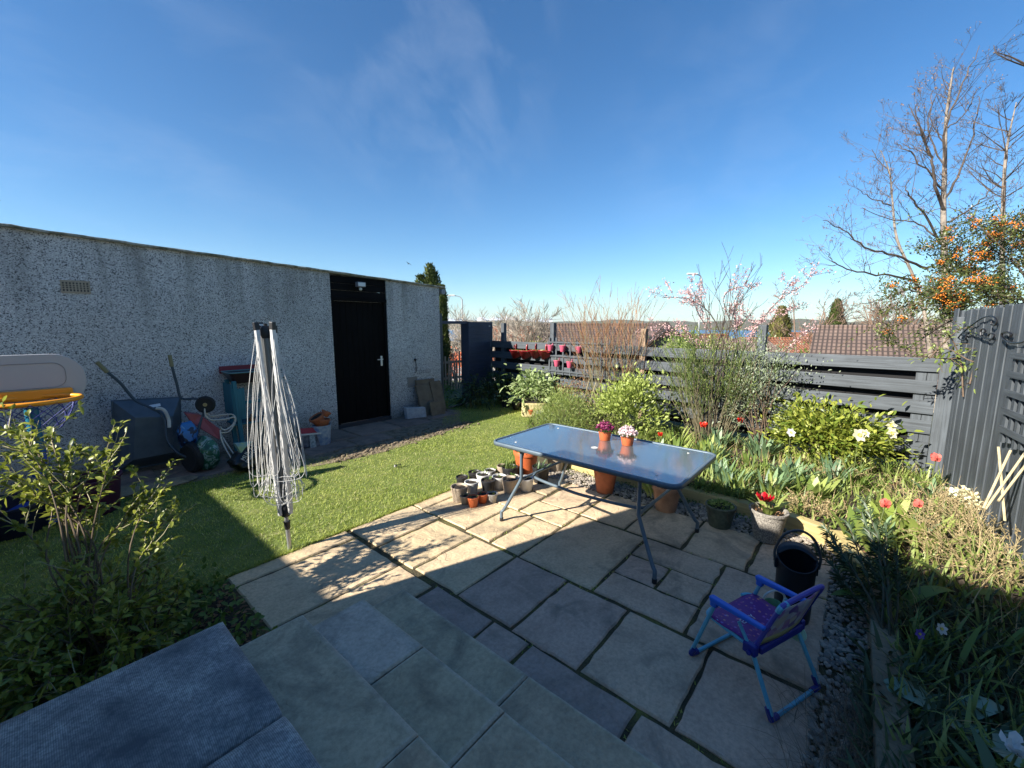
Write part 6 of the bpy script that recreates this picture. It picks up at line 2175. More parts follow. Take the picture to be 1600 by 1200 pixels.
far_bush('rusty brown bush behind the broom shrub', 1120, 540, 17, (1.4, 1.2, 1.3), -.6, 5, olive_m, .10, 3000)

def road_and_hedges():
    m = MB()
    a, b_ = B(560, 566, 26), B(860, 566, 26)
    dir_ = unit((b_ - a) * np.array([1, 1, 0])); nrm = np.array([-dir_[1], dir_[0], 0])
    a = a - dir_ * 20; b_ = b_ + dir_ * 60
    V = []
    for q in (a, b_):
        for s in (-4, 9):
            p = q + nrm * s; V.append((p[0], p[1], -1.35 if s < 0 else -1.6))
    m.add(V, [(0, 1, 3, 2)])
    tag(m.build('road', mat('pale_tarmac', (.30, .27, .25), .9, noise=.2, nscale=2)), kind='structure')
    # distant tree belts and settlement hedges on the slope to the water
    rs = RS(44)
    n = 26000
    r = 42 * (16 ** rs.rand(n)); a = rs.uniform(rad(-20), rad(100), n)
    cl = fnoise(np.stack([r * np.cos(a) * .05, r * np.sin(a) * .05], 1), 1.6, 3) + .5 * fnoise(np.stack([r * np.cos(a) * .2, r * np.sin(a) * .2], 1), 1.1, 7)
    keep = cl > -.1
    r, a = r[keep], a[keep]; n = len(r)
    zt = np.interp(r, [32, 45, 65, 100, 160, 260, 420, 650, 900], [-2.5, -3.6, -5.5, -9, -13, -18, -23, -27, -31])
    hh = np.minimum(1.9 + r * .012, 6) * rs.rand(n) ** .7
    P = np.stack([3 + r * np.cos(a), 3 + r * np.sin(a), zt + hh], 1)
    sz = .35 + r * .006
    o = leaf_obj('woodland', P, rs.normal(0, 1, (n, 3)) + np.array([0, 0, .7]), rs.normal(0, 1, (n, 3)), sz, sz * .7, mat('woodland_leaf', (.06, .06, .02), .8, col2=(.20, .13, .08), attr=True), None, 4)
    tag(o, 'far woodland and hedges on the slope down to the firth', 'woodland', kind='stuff')
road_and_hedges()

def picket():
    a, b_ = PY(692, 590, 8.9), PY(738, 590, 8.9)
    t = thing('picket_fence', 'rough brown picket fence seen through the gate opening', 'fence', (a[0], 8.9, 0))
    rs = RS(17)
    for i in range(14):
        x = -.1 + i * (b_[0] - a[0] + .2) / 13
        m = MB(); h = .92 + rs.normal(0, .10)
        m.bar((x, 0, -.3), (x + rs.normal(0, .015), rs.normal(0, .01), h), .05, .018, (0, 1, 0)); m.build('picket', picket_w, t, bevel=.003)
    m = MB(); m.box(-.2, b_[0] - a[0] + .2, .012, .05, .25, .31); m.box(-.2, b_[0] - a[0] + .2, .012, .05, .7, .76); m.build('rail', picket_w, t)
picket()

# big leafless tree behind the plank fence: main limbs follow the photo, twigs grow on them
def big_tree():
    base = B(1478, 500, 7.2)
    t = thing('bare_tree', 'tall leafless tree with fine upright twigs behind the plank fence', 'tree', (base[0], base[1], -.2))
    O = np.array([base[0], base[1], -.2])
    def L(pts): return [B(px, py, d) - O for px, py, d in pts]
    rs = RS(71)
    trunkm = [(L([(1478, 640, 7.2), (1479, 500, 7.2), (1476, 400, 7.2), (1474, 330, 7.2), (1476, 260, 7.25), (1478, 190, 7.3), (1485, 135, 7.3), (1490, 105, 7.3)]), .062, .008),
              (L([(1456, 620, 7.5), (1450, 520, 7.5), (1430, 440, 7.6), (1402, 375, 7.6), (1395, 320, 7.7), (1390, 270, 7.7), (1376, 235, 7.7)]), .036, .006)]
    limbs = [([(1474, 330, 7.2), (1460, 290, 7.0), (1455, 245, 6.9), (1440, 205, 6.8), (1430, 165, 6.8)], .026), ([(1476, 260, 7.2), (1478, 200, 7.0), (1505, 130, 6.9), (1530, 72, 6.9)], .022),
             ([(1478, 310, 7.2), (1505, 255, 7.3), (1522, 200, 7.4), (1532, 150, 7.4)], .020), ([(1455, 245, 6.9), (1432, 190, 6.7), (1420, 160, 6.7)], .014), ([(1474, 300, 7.2), (1430, 245, 7.3), (1400, 225, 7.4)], .018),
             ([(1470, 380, 7.2), (1440, 330, 7.0), (1418, 300, 6.9), (1416, 288, 6.9)], .020), ([(1450, 420, 7.4), (1400, 400, 7.2), (1350, 385, 7.1), (1318, 360, 7.0), (1285, 345, 7.0)], .022),
             ([(1440, 440, 7.5), (1390, 432, 7.3), (1340, 425, 7.2), (1305, 410, 7.1), (1293, 392, 7.1)], .020), ([(1395, 320, 7.7), (1365, 310, 7.7), (1338, 295, 7.7)], .013), ([(1478, 270, 7.2), (1450, 205, 7.4), (1460, 150, 7.4)], .014),
             ([(1476, 350, 7.2), (1510, 330, 7.0), (1545, 300, 6.9), (1580, 270, 6.8)], .016), ([(1390, 270, 7.7), (1372, 250, 7.8), (1362, 232, 7.8)], .010), ([(1478, 430, 7.2), (1515, 400, 7.1), (1560, 385, 7.0), (1600, 380, 6.9)], .018),
             ([(1476, 380, 7.2), (1436, 350, 7.4), (1400, 345, 7.5), (1345, 325, 7.5)], .016), ([(1478, 230, 7.3), (1455, 190, 7.3), (1458, 140, 7.3)], .012), ([(1480, 200, 7.3), (1510, 175, 7.2), (1525, 140, 7.2)], .012), ([(1476, 460, 7.3), (1420, 455, 7.2), (1370, 470, 7.1), (1330, 478, 7.1)], .014)]
    tp = []
    for pts, r0, r1 in trunkm:
        p = smooth_path(pts, 5); tp.append((p, list(np.linspace(r0, r1, len(p))), 9))
    paths_obj('trunk', tp, bark, t, 8)
    lp = []
    for pts, r0 in limbs:
        p = smooth_path(L(pts), 5); p = [q + rs.normal(0, .012, 3) for q in p]
        lp.append((p, list(np.linspace(r0, .0045, len(p))), 9))
    for l_ in lp:
        m = MB(); m.tube(l_[0], l_[1], 6, cap=False); m.build('limb', bark_d, t, smooth=True)
    out = []
    for (p, r, _) in lp + tp:
        nn_ = len(p)
        for k in range(int(nn_ * .62)):
            i = rs.randint(int(nn_ * .25), nn_ - 1)
            d = unit(p[i + 1] - p[i]); side = unit(np.cross(d, rs.normal(0, 1, 3)))
            twigs(rs, p[i], unit(d * .7 + side * .75), .30 + .42 * rs.rand(), min(.006, r[i] * .5), 2, (2, 4), .28, .45, .6, 5, .55, out)
    paths_obj('twigs', out, bark_d, t, 3, .0018)
    # buds at the twig ends
    ends = np.array([o[0][-1] for o in out]); n = len(ends)
    leaf_obj('buds', ends, rs.normal(0, 1, (n, 3)) + np.array([0, 0, 1.]), rs.normal(0, 1, (n, 3)), .022, .014, leaf_brown, t, 3)
big_tree()
def second_tree():
    base = B(1566, 450, 8.6)
    t = thing('bare_tree', 'second tall leafless tree at the right edge, fainter than its neighbour', 'tree', (base[0], base[1], -.2))
    O = np.array([base[0], base[1], -.2]); rs = RS(81)
    p = smooth_path([B(px, py, 8.6) - O for px, py in ((1568, 620), (1566, 450), (1567, 340), (1570, 260), (1576, 215), (1588, 160))], 6)
    paths_obj('trunk', [(p, list(np.linspace(.055, .008, len(p))), 9)], bark, t, 7)
    out = []
    for k in range(26):
        i = rs.randint(int(len(p) * .30), len(p) - 1)
        a = rs.uniform(0, 6.28)
        twigs(rs, p[i], unit(np.array([cos(a), sin(a), .75])), .75 + .5 * rs.rand(), .013, 3, (3, 4), .22, .35, .6, 6, .55, out)
    paths_obj('crown', out, bark_d, t, 3, .0024)
second_tree()
def corner_branch():
    # a bough reaching in at the top right corner from a tree beside the frame
    o = B(1720, 150, 4.2)
    t = thing('bare_tree', 'leafless branch reaching in at the top right corner', 'tree', (o[0], o[1], -.2))
    O = np.array([o[0], o[1], -.2]); rs = RS(91)
    tr = [(smooth_path([(0, 0, 0), (.02, 0, 2.), o - O], 4), None, 9)]
    tr = [(tr[0][0], list(np.linspace(.05, .02, len(tr[0][0]))), 9)]
    paths_obj('trunk', tr, bark_d, t, 7)
    out = []
    for pts in ([(1720, 150), (1640, 115), (1600, 101), (1575, 93), (1557, 85), (1553, 70)], [(1600, 101), (1580, 88), (1558, 80)], [(1720, 150), (1650, 90), (1610, 60)]):
        p = smooth_path([B(x, y, 4.2) - O + rs.normal(0, .006, 3) for x, y in pts], 4)
        out.append((p, list(np.linspace(.010, .003, len(p))), 1))
        for k in range(5):
            i = rs.randint(len(p) // 2, len(p) - 1)
            twigs(rs, p[i], unit(np.append(-CR[:2], .4) + rs.normal(0, .5, 3)), .09, .003, 0, (0, 1), out=out)
    paths_obj('branches', out, bark_d, t, 5, .002)
corner_branch()

def bird():
    c = B(638, 412, 26)
    t = MB()
    t.ball((0, 0, 0), .11, 10, 8, (1.7, .7, .7)); t.ball((.19, 0, .03), .055, 8, 6)
    for s in (1, -1):
        t.add([(.07, 0, .04), (.12, s * .26, .12), (.02, s * .52, .09), (-.08, s * .24, .10), (-.06, 0, .04)], [(0, 1, 2, 3, 4)])
    t.add([(-.15, .03, 0), (-.15, -.03, 0), (-.32, -.07, 0), (-.32, .07, 0)], [(0, 1, 2, 3)])
    t.v = [tuple(q * .42 for q in v) for v in t.v]
    o = t.build('bird', mat('dark_feathers', (.02, .02, .022), .7), smooth=False); o.location = tuple(c); o.rotation_euler = (.5, .1, RGT + 2.2)
    tag(o, 'small dark bird flying in the open sky above the garage', 'bird')
bird()

# pyracantha with orange berries over the plank fence
def pyracantha():
    c = B(1560, 440, 6.0)
    t = thing('berry_shrub', 'big evergreen shrub covered in orange berries over the plank fence', 'shrub', (c[0], c[1], 0))
    O = np.array([c[0], c[1], 0]); rs = RS(101)
    # spine paths seen in the photo
    spines = [[(1640, 560, 5.6), (1600, 470, 5.6), (1540, 440, 5.7), (1480, 450, 5.8), (1430, 470, 5.8), (1412, 480, 5.8)], [(1640, 540, 5.9), (1600, 430, 5.9), (1560, 395, 6.0), (1520, 385, 6.0)], [(1650, 500, 6.2), (1620, 400, 6.2), (1590, 365, 6.2), (1560, 358, 6.2)],
              [(1620, 600, 5.5), (1540, 500, 5.5), (1490, 500, 5.5), (1440, 530, 5.5), (1412, 548, 5.5)], [(1640, 560, 5.3), (1570, 470, 5.3), (1520, 470, 5.3), (1490, 478, 5.2)], [(1660, 520, 6.0), (1640, 400, 6.0), (1610, 370, 6.0)], [(1660, 520, 6.6), (1600, 410, 6.6), (1540, 420, 6.6), (1470, 440, 6.6)],
              [(1620, 560, 5.9), (1550, 470, 5.9), (1500, 420, 5.9), (1480, 400, 5.9)], [(1700, 520, 5.4), (1680, 400, 5.4), (1640, 360, 5.4)], [(1640, 600, 5.9), (1600, 500, 5.9), (1560, 430, 5.9)]]
    sp, tw = [], []
    for s in spines:
        p = smooth_path([B(*q) - O for q in s], 4)
        sp.append((p, list(np.linspace(.018, .004, len(p))), 9))
        for k in range(13):
            i = rs.randint(len(p) // 4, len(p) - 1)
            twigs(rs, p[i], unit(unit(p[i + 1] - p[i]) * .5 + rs.normal(0, .5, 3) + np.array([0, 0, .25])), .30 + .25 * rs.rand(), .005, 1, (2, 4), .2, .1, .6, 4, .6, tw)
    paths_obj('stems', sp, bark_d, t, 6)
    paths_obj('twigs', tw, bark_d, t, 3, .002)
    P, D = on_paths(rs, tw + sp, 20000, .15)
    n = len(P)
    off = rs.normal(0, 1, (n, 3)) * .045
    leaf_obj('leaves', P + off, D + rs.normal(0, .8, (n, 3)), rs.normal(0, .6, (n, 3)) + np.array([0, 0, 1.]), .045 * (.6 + .7 * rs.rand(n)), .018, mat('pyracantha_leaf', (.035, .055, .015), .35, col2=(.13, .15, .04), attr=True, trans=.2), t, 5)
    # berry clusters
    P, D = on_paths(rs, tw, 190, .3)
    P2 = P[fnoise(P * 3.0, 1.3, 2) > -.35]
    V, F = [], []
    octa = np.array([(1, 0, 0), (-1, 0, 0), (0, 1, 0), (0, -1, 0), (0, 0, 1), (0, 0, -1)], float)
    of = np.array([(0, 2, 4), (2, 1, 4), (1, 3, 4), (3, 0, 4), (2, 0, 5), (1, 2, 5), (3, 1, 5), (0, 3, 5)])
    k = 0
    for p in P2:
        for j in range(24):
            q = p + rs.normal(0, 1, 3) * np.array([.030, .030, .022]) + np.array([0, 0, .02])
            V.append(octa * (.0085 + .003 * rs.rand()) + q); F.append(of + k); k += 6
    mesh_np('berries', np.concatenate(V), [np.concatenate(F)], mat('orange_berry', (.58, .14, .015), .4, col2=(.74, .27, .03), attr=True), t, smooth=True, rnd=np.repeat(rs.rand(k // 6), 6))
    # long arching pale shoots above the mass
    sh = []
    for s in ([(1600, 420, 5.6), (1500, 330, 5.6), (1440, 335, 5.6), (1400, 350, 5.6)], [(1640, 400, 5.8), (1560, 370, 5.7), (1500, 365, 5.7)], [(1660, 380, 5.5), (1600, 340, 5.5), (1540, 345, 5.5)], [(1650, 420, 6.0), (1560, 350, 6.), (1500, 350, 6.), (1470, 370, 6.)],
              [(1600, 480, 5.3), (1480, 500, 5.2), (1400, 530, 5.2), (1350, 548, 5.2)], [(1600, 470, 5.2), (1500, 450, 5.2), (1400, 490, 5.1), (1300, 548, 5.1)]):
        p = smooth_path([B(*q) - O for q in s], 5); sh.append((p, list(np.linspace(.006, .0025, len(p))), 1))
        for k in range(7):
            i = rs.randint(2, len(p) - 1); twigs(rs, p[i], unit(rs.normal(0, .6, 3) + np.array([0, 0, .6])), .18, .003, 0, out=sh)
    paths_obj('shoots', sh, stem_b, t, 4, .002)
    P, D = on_paths(rs, sh, 420, .1); n = len(P)
    leaf_obj('shoot_leaves', P, D + rs.normal(0, .7, (n, 3)), rs.normal(0, .5, (n, 3)) + np.array([0, 0, 1.]), .035, .015, leaf_mid, t, 6)
pyracantha()
# ================================================================ PLANTS IN THE BED
Z0 = .10
def at(px, py, z=Z0):
    g = G(px, py, z); return (g[0], g[1], z)

def vase_shrub(name, label, base, H, spread, n, seed, stem_m, twig_m, leaf_m=None, leaves=0, leaf=(.02, .006), r0=.007, cat='shrub', forks=2, r_tw=.0022, foot=.16, leaf_up=1.2, hvar=.3, flowers=None):
    rs = RS(seed)
    t = thing(name, label, cat, base)
    st, tw = [], []
    for i in range(n):
        a = rs.uniform(0, 6.28); rr = foot * rs.rand() ** .5
        ln = spread * (.25 + .85 * rs.rand())
        st0 = (rr * cos(a), rr * sin(a), -.02)
        d = np.array([cos(a) * ln, sin(a) * ln, 1.])
        out = []
        twigs(rs, st0, d, H * (1 - hvar + hvar * rs.rand()), r0 * (.6 + .6 * rs.rand()), forks, (2, 4), .13, .30, .38, 7, .48, out, tmin=.35)
        for o in out:
            (st if o[2] == forks else tw).append(o)
    paths_obj('stems', st, stem_m, t, 5, r_tw)
    if tw: paths_obj('twigs', tw, twig_m, t, 3, r_tw)
    if leaves:
        P, D = on_paths(rs, tw if tw else st, leaves, .1)
        k = len(P)
        leaf_obj('leaves', P, D * leaf_up + rs.normal(0, .45, (k, 3)), rs.normal(0, .6, (k, 3)) + np.array([0, 0, .6]), leaf[0] * (.6 + .8 * rs.rand(k)), leaf[1], leaf_m, t, seed)
    if flowers:
        P, D = on_paths(rs, tw, flowers[1], .4); k = len(P)
        leaf_obj('blossom', P, rs.normal(0, 1, (k, 3)), rs.normal(0, 1, (k, 3)), flowers[2], flowers[2] * .8, flowers[0], t, seed)
    return t

b1 = (6.35, 3.30, Z0)
vase_shrub('twiggy_shrub', 'tall leafless shrub with orange brown twig tips in front of the fence', b1, 2.0, .42, 46, 5, mat('olive_stem', (.22, .20, .11), .8, noise=.3), rust_bark, leaf_brown, 700, (.018, .008), r0=.008, forks=2, r_tw=.0023, foot=.14)
b2 = (6.28, 1.62, Z0)
vase_shrub('broom_shrub', 'dense green broom shrub with upright whippy stems against the fence', b2, 1.40, .50, 88, 6, mat('broom_stem', (.20, .17, .10), .8, noise=.4), mat('broom_green', (.085, .12, .035), .6, noise=.3), leaf_mid, 9500, (.034, .006), r0=.006, forks=2, r_tw=.0026, foot=.24, leaf_up=2.2)
# a few taller dark whips rising through the broom
vase_shrub('tall_sapling', 'thin dark sapling rising above the broom shrub', (6.36, 1.66, Z0), 2.45, .10, 8, 8, bark_d, bark_d, leaf_g, 60, (.03, .012), r0=.010, forks=2, r_tw=.0028, foot=.08, cat='tree')

def blossom_tree():
    base = B(1165, 520, 7.6)
    t = thing('blossom_tree', 'pink flowering cherry reaching out behind the broom shrub', 'tree', (base[0], base[1], -.2))
    O = np.array([base[0], base[1], -.2]); rs = RS(55)
    limbs = [[(1160, 620, 7.6), (1165, 540, 7.6), (1200, 490, 7.5), (1228, 462, 7.4), (1250, 445, 7.3), (1268, 428, 7.3)], [(1160, 620, 7.6), (1150, 530, 7.6), (1130, 470, 7.5), (1145, 452, 7.4), (1170, 447, 7.4)], [(1155, 600, 7.6), (1120, 500, 7.5), (1085, 470, 7.4), (1060, 466, 7.3), (1035, 468, 7.3)],
             [(1155, 600, 7.6), (1110, 520, 7.6), (1090, 490, 7.6), (1085, 455, 7.6)], [(1160, 600, 7.6), (1150, 500, 7.7), (1155, 470, 7.7)], [(1165, 600, 7.6), (1190, 520, 7.7), (1215, 495, 7.7), (1240, 480, 7.7)], [(1155, 600, 7.6), (1080, 530, 7.5), (1040, 520, 7.5), (1010, 535, 7.5)],
             [(1155, 600, 7.6), (1170, 540, 7.4), (1180, 510, 7.4), (1160, 490, 7.4)], [(1155, 600, 7.6), (1100, 560, 7.4), (1070, 500, 7.4)], [(1165, 600, 7.6), (1230, 545, 7.6), (1265, 520, 7.6)]]
    L = []
    for s in limbs:
        p = smooth_path([B(*q) - O + rs.normal(0, .02, 3) for q in s], 4); L.append((p, list(np.linspace(.013, .003, len(p))), 9))
    paths_obj('trunk', [([np.array([0, 0, 0.]), L[0][0][0]], [.05, .03], 1)] + L[:3], bark_d, t, 6)
    paths_obj('limbs', L[3:], bark_d, t, 5)
    tw = []
    for (p, r, _) in L:
        for k in range(11):
            i = rs.randint(len(p) // 3, len(p) - 1)
            twigs(rs, p[i], unit(unit(p[i + 1] - p[i]) * .8 + rs.normal(0, .4, 3) + np.array([0, 0, .3])), .25 + .15 * rs.rand(), .004, 1, (2, 3), .2, .2, .5, 4, .6, tw)
    paths_obj('twigs', tw, bark_d, t, 3, .002)
    P, D = on_paths(rs, tw + L, 6500, .30)
    keep = (P[:, 2] > 1.25) & (rs.rand(len(P)) < .6 + .5 * fnoise(P * 4, 1.5, 1))
    P = P[keep]; n = len(P)
    P = P + rs.normal(0, .018, (n, 3))
    leaf_obj('blossom', P, rs.normal(0, 1, (n, 3)), rs.normal(0, 1, (n, 3)), .024 + .014 * rs.rand(n), .021, mat('cherry_pink', (.60, .32, .31), .5, col2=(.80, .60, .57), attr=True, trans=.3), t, 6, 0)
blossom_tree()

# leafy bushes
leafy_bush('evergreen_bush', 'lime green leafy bush beside the foot of the twiggy shrub', 'bush', (5.75, 2.62, Z0), (.42, .50, .62), 3600, .062, .026, leaf_lime, stem_g, 21, clumps=34, up=.9)
leafy_bush('rhododendron', 'broad yellow green rhododendron in front of the fence on the right', 'bush', (6.10, .30, Z0), (.36, .50, .36), 3900, .080, .030, leaf_bright, stem_b, 22, lift=.14, clumps=50, up=.5, stems=30)
leafy_bush('feathery_plant', 'feathery green plant spilling over the lawn edge', 'plant', (5.35, 3.55, .08), (.55, .48, .42), 6500, .06, .006, leaf_mid, stem_g, 23, clumps=30, up=.9)
leafy_bush('silver_shrub', 'silvery grey leaved shrub against the fence', 'shrub', (6.22, .95, Z0), (.36, .42, .92), 2600, .036, .014, leaf_pale, stem_b, 24, lift=.12, clumps=30, up=.7)
leafy_bush('brown_shrub', 'small brown leaved shrub behind the bamboo canes', 'shrub', (6.35, 3.95, Z0), (.30, .34, .55), 900, .035, .018, leaf_brown, stem_b, 25, clumps=18, stems=40)
leafy_bush('hellebore', 'pale green hellebore growing in the yellow trough', 'plant', (6.52, 5.05, .24), (.40, .40, .42), 900, .12, .052, mat('hellebore_leaf', (.20, .30, .08), .45, col2=(.45, .52, .26), attr=True, trans=.35), stem_g, 26, clumps=22, up=.2, droop=.35)

def trough():
    t = thing('stone_trough', 'yellowish stone trough at the far corner of the lawn', 'planter', (6.55, 5.02, 0), rad(38))
    m = MB()
    o_ = rrect(-.42, .42, -.24, .24, .1)
    m.prism(o_, 0, .27)
    m.build('trough_body', mat('yellow_stone', (.52, .44, .22), .85, noise=.3, nscale=8, bump=.5), t, bevel=.02)
    m = MB(); m.prism(rrect(-.37, .37, -.19, .19, .08), .268, .275); m.build('soil', compost, t)
trough()
pot('plastic_pot', 'bright orange plastic pot standing below the yellow trough', at(829, 651, .0), .085, .15, plastic_tc, None, seed=81, rim=.006)
pot('grey_pot', 'pale grey pot beside the bright orange one at the lawn edge', at(842, 654, .0), .075, .14, plastic_wh, None, seed=82, rim=.005)
p_ = pot('small_black_pot', 'small black pot sitting on the rim of the yellow trough', (6.42, 4.83, .27), .055, .09, plastic_bk, None, seed=83, plant=tuft(12, .07))
# dark corner plants under the screen
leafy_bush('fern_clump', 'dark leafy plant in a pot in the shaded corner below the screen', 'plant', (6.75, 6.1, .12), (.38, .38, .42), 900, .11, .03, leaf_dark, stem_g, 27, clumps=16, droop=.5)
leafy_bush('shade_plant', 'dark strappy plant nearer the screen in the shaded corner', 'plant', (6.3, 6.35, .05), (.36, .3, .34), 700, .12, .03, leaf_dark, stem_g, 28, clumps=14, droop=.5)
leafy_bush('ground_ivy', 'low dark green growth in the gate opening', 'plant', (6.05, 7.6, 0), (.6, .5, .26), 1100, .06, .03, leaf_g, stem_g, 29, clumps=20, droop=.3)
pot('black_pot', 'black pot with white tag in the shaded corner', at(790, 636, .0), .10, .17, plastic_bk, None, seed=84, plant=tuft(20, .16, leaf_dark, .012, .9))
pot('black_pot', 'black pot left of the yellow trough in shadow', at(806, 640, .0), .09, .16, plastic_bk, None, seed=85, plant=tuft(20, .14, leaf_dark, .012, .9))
for (pa, za, pb, zb_, lab) in (((757, 590), .6, (772, 622), .1, 'thin cane leaning in the dark corner, the shorter one'), ((768, 568), .9, (776, 618), .1, 'thin cane leaning in the dark corner, the taller one')):
    a, b = PY(pa[0], pa[1], 6.5), PY(pb[0], pb[1], 6.4)
    m = MB(); m.tube([a, b], .007, 6); tag(m.build('cane', cane_m), lab, 'cane', 'canes in the dark corner')

# bamboo canes: three in the back, a wigwam of pale canes by the plank fence
for k, (a, b, lab) in enumerate((((921, 592), (913, 622), 'thin pale cane, leftmost of those left of the twiggy shrub'), ((931, 598), (922, 628), 'thin pale cane in the middle left of the twiggy shrub'), ((941, 594), (925, 640), 'thin pale cane leaning most left of the twiggy shrub'))):
    g = B(b[0], b[1], 6.9); h = B(a[0], a[1], 6.7)
    m = MB(); m.tube([g - (h - g) * .3, h], .0065, 6); tag(m.build('cane', cane_m), lab, 'cane', 'canes left of the twiggy shrub')
for k, (a, b, lab) in enumerate((((1560, 698), (1568, 790), 'upright pale cane in the wigwam by the plank fence'), ((1579, 704), (1545, 776), 'pale cane leaning right, crossing the upright one'), ((1600, 710), (1552, 778), 'pale cane at the wigwam, second from the right edge'), ((1600, 730), (1568, 772), 'short pale cane lowest at the right edge'))):
    g = B(b[0], b[1], 2.82); h = B(a[0], a[1], 2.88)
    m = MB(); m.tube([g - (h - g) * .25, h + (h - g) * (.12 if k > 1 else 0)], .0075, 7); tag(m.build('cane', cane_m), lab, 'cane', 'pale canes by the plank fence')

def bed_mask(P):
    return in_poly(P, BED)
sh_bound = lambda x: 0
def ground_cover():
    rs = RS(61)
    # lush strap leaves and grasses over the sunny bed, one mass nobody could count
    N = 15000
    P = np.stack([rs.uniform(2.0, 7.0, N), rs.uniform(-1.1, 5.0, N), np.full(N, Z0 - .01)], 1)
    dens = .55 + .5 * fnoise(P, 2.3, 4)
    keep = bed_mask(P) & (rs.rand(N) < np.clip(dens, .12, 1))
    P = P[keep]; n = len(P)
    h = .10 + .15 * rs.rand(n) * (1 + .35 * fnoise(P, 1.9, 6))
    o = blade_obj('low_foliage', P, rs.uniform(0, 6.28, n), h, .010 + .012 * rs.rand(n), rs.uniform(.05, .6, n), rs.uniform(.1, 1.1, n), leaf_mid, segs=3, rnd=np.clip(rs.rand(n) * .7 + .15 + .3 * fnoise(P, 3, 1), 0, 1))
    tag(o, 'mass of low green strap leaves covering the flower bed', 'foliage', kind='stuff')
    N = 9000
    P = np.stack([rs.uniform(2.0, 7.0, N), rs.uniform(-1.1, 5.0, N), np.full(N, Z0 - .01)], 1)
    keep = bed_mask(P) & (rs.rand(N) < np.clip(.35 - .6 * fnoise(P, 2.3, 4), .05, 1))
    P = P[keep]; n = len(P)
    o = blade_obj('dry_stalks', P, rs.uniform(0, 6.28, n), .10 + .22 * rs.rand(n), .0035 + .003 * rs.rand(n), rs.uniform(.1, .9, n), rs.uniform(.0, 1.0, n), straw, segs=3)
    tag(o, 'dry straw coloured stalks and dead leaves between the green plants', 'dead stalks', kind='stuff')
    N = 14000
    P = np.stack([rs.uniform(1.0, 7.0, N), rs.uniform(-1.2, 5.0, N), Z0 + .01 + .09 * rs.rand(N) ** 2], 1)
    keep = bed_mask(P) & (rs.rand(N) < np.clip(.6 + .6 * fnoise(P, 3.1, 8), .05, 1))
    P = P[keep]; n = len(P)
    o = leaf_obj('ground_leaves', P, rs.normal(0, 1, (n, 3)) + np.array([0, 0, .7]), rs.normal(0, .5, (n, 3)) + np.array([0, 0, 1.]), .025 + .03 * rs.rand(n), .016, leaf_g, None, 8)
    tag(o, 'small green ground cover leaves in the flower bed', 'ground cover', kind='stuff')
    N = 3000
    P = np.stack([rs.uniform(1.0, 7.0, N), rs.uniform(-1.2, 5.0, N), Z0 + .004 + .01 * rs.rand(N)], 1)
    P = P[bed_mask(P)]; n = len(P)
    o = leaf_obj('leaf_litter', P, rs.normal(0, 1, (n, 3)) * np.array([1, 1, .2]), rs.normal(0, .25, (n, 3)) + np.array([0, 0, 1.]), .03 + .02 * rs.rand(n), .02, leaf_brown, None, 9)
    tag(o, 'brown fallen leaves on the soil of the flower bed', 'leaf litter', kind='stuff')
def spill():
    rs = RS(62)
    n = 1500
    P = np.stack([rs.normal(4.33, .06, n), rs.uniform(.25, 2.85, n), np.full(n, Z0 + .01)], 1)
    P = P[rs.rand(n) < .45 + .6 * fnoise(P, 3.3, 2)]; n = len(P)
    o = blade_obj('spilling_leaves', P, rs.normal(pi, .9, n), .10 + .13 * rs.rand(n), .008 + .012 * rs.rand(n), rs.uniform(.3, 1.0, n), rs.uniform(.4, 1.4, n), leaf_mid, segs=4)
    tag(o, 'fresh leaves arching over the pale timber sleepers onto the gravel', 'foliage', kind='stuff')
    n = 900
    P = np.stack([rs.normal(4.16, .07, n), rs.uniform(.2, 2.9, n), .005 + .03 * rs.rand(n)], 1)
    o = leaf_obj('gravel_weeds', P, rs.normal(0, 1, (n, 3)) + np.array([0, 0, .6]), rs.normal(0, .5, (n, 3)) + np.array([0, 0, 1.]), .022, .012, leaf_g, None, 9)
    tag(o, 'small weeds scattered over the gravel below the sleepers', 'weeds', kind='stuff')
ground_cover()
spill()

def clump(name, label, pos, n, L, W, m, seed, cat='plant', lean=(.05, .5), curl=(.2, 1.1), foot=.06, segs=5, prof=None, group=None):
    rs = RS(seed)
    t = thing(name, label, cat, pos, 0, group)
    A = rs.uniform(0, 6.28, n)
    q = foot * rs.rand(n) ** .5
    P = np.stack([q * np.cos(A), q * np.sin(A), np.full(n, -.01)], 1)
    blade_obj('leaves', P, A + rs.normal(0, .3, n), L * (.6 + .5 * rs.rand(n)), W * (.7 + .5 * rs.rand(n)), rs.uniform(*lean, n), rs.uniform(*curl, n), m, t, seed, segs, prof)
    return t
TPROF = [.35, .85, 1.1, 1.0, .65, 0]
def tulip(label, px, py, zf, m, R=.05, seed=1, base_z=Z0, n=5, L=.22, lm=None, op=.5):
    """a tulip whose flower stands at the given pixel at height zf"""
    g = G(px, py, zf)
    rs = RS(seed)
    t = thing('tulip', label, 'tulip', (g[0], g[1], base_z))
    hh = zf - base_z
    A = rs.uniform(0, 6.28, n)
    P = np.stack([.015 * np.cos(A), .015 * np.sin(A), np.zeros(n)], 1)
    blade_obj('leaves', P, A, L * (.7 + .5 * rs.rand(n)), .045, rs.uniform(.1, .5, n), rs.uniform(.3, 1.2, n), lm or leaf_glauc, t, seed, 5, TPROF)
    mb = MB(); mb.tube(smooth_path([(0, 0, 0), (rs.normal(0, .012), rs.normal(0, .012), hh * .5), (0, 0, hh - R * .4)], 4), .0038, 6); mb.build('stem', stem_g, t)
    tulip_flower(t, (0, 0, hh - R * .5), R, m, seed, op)
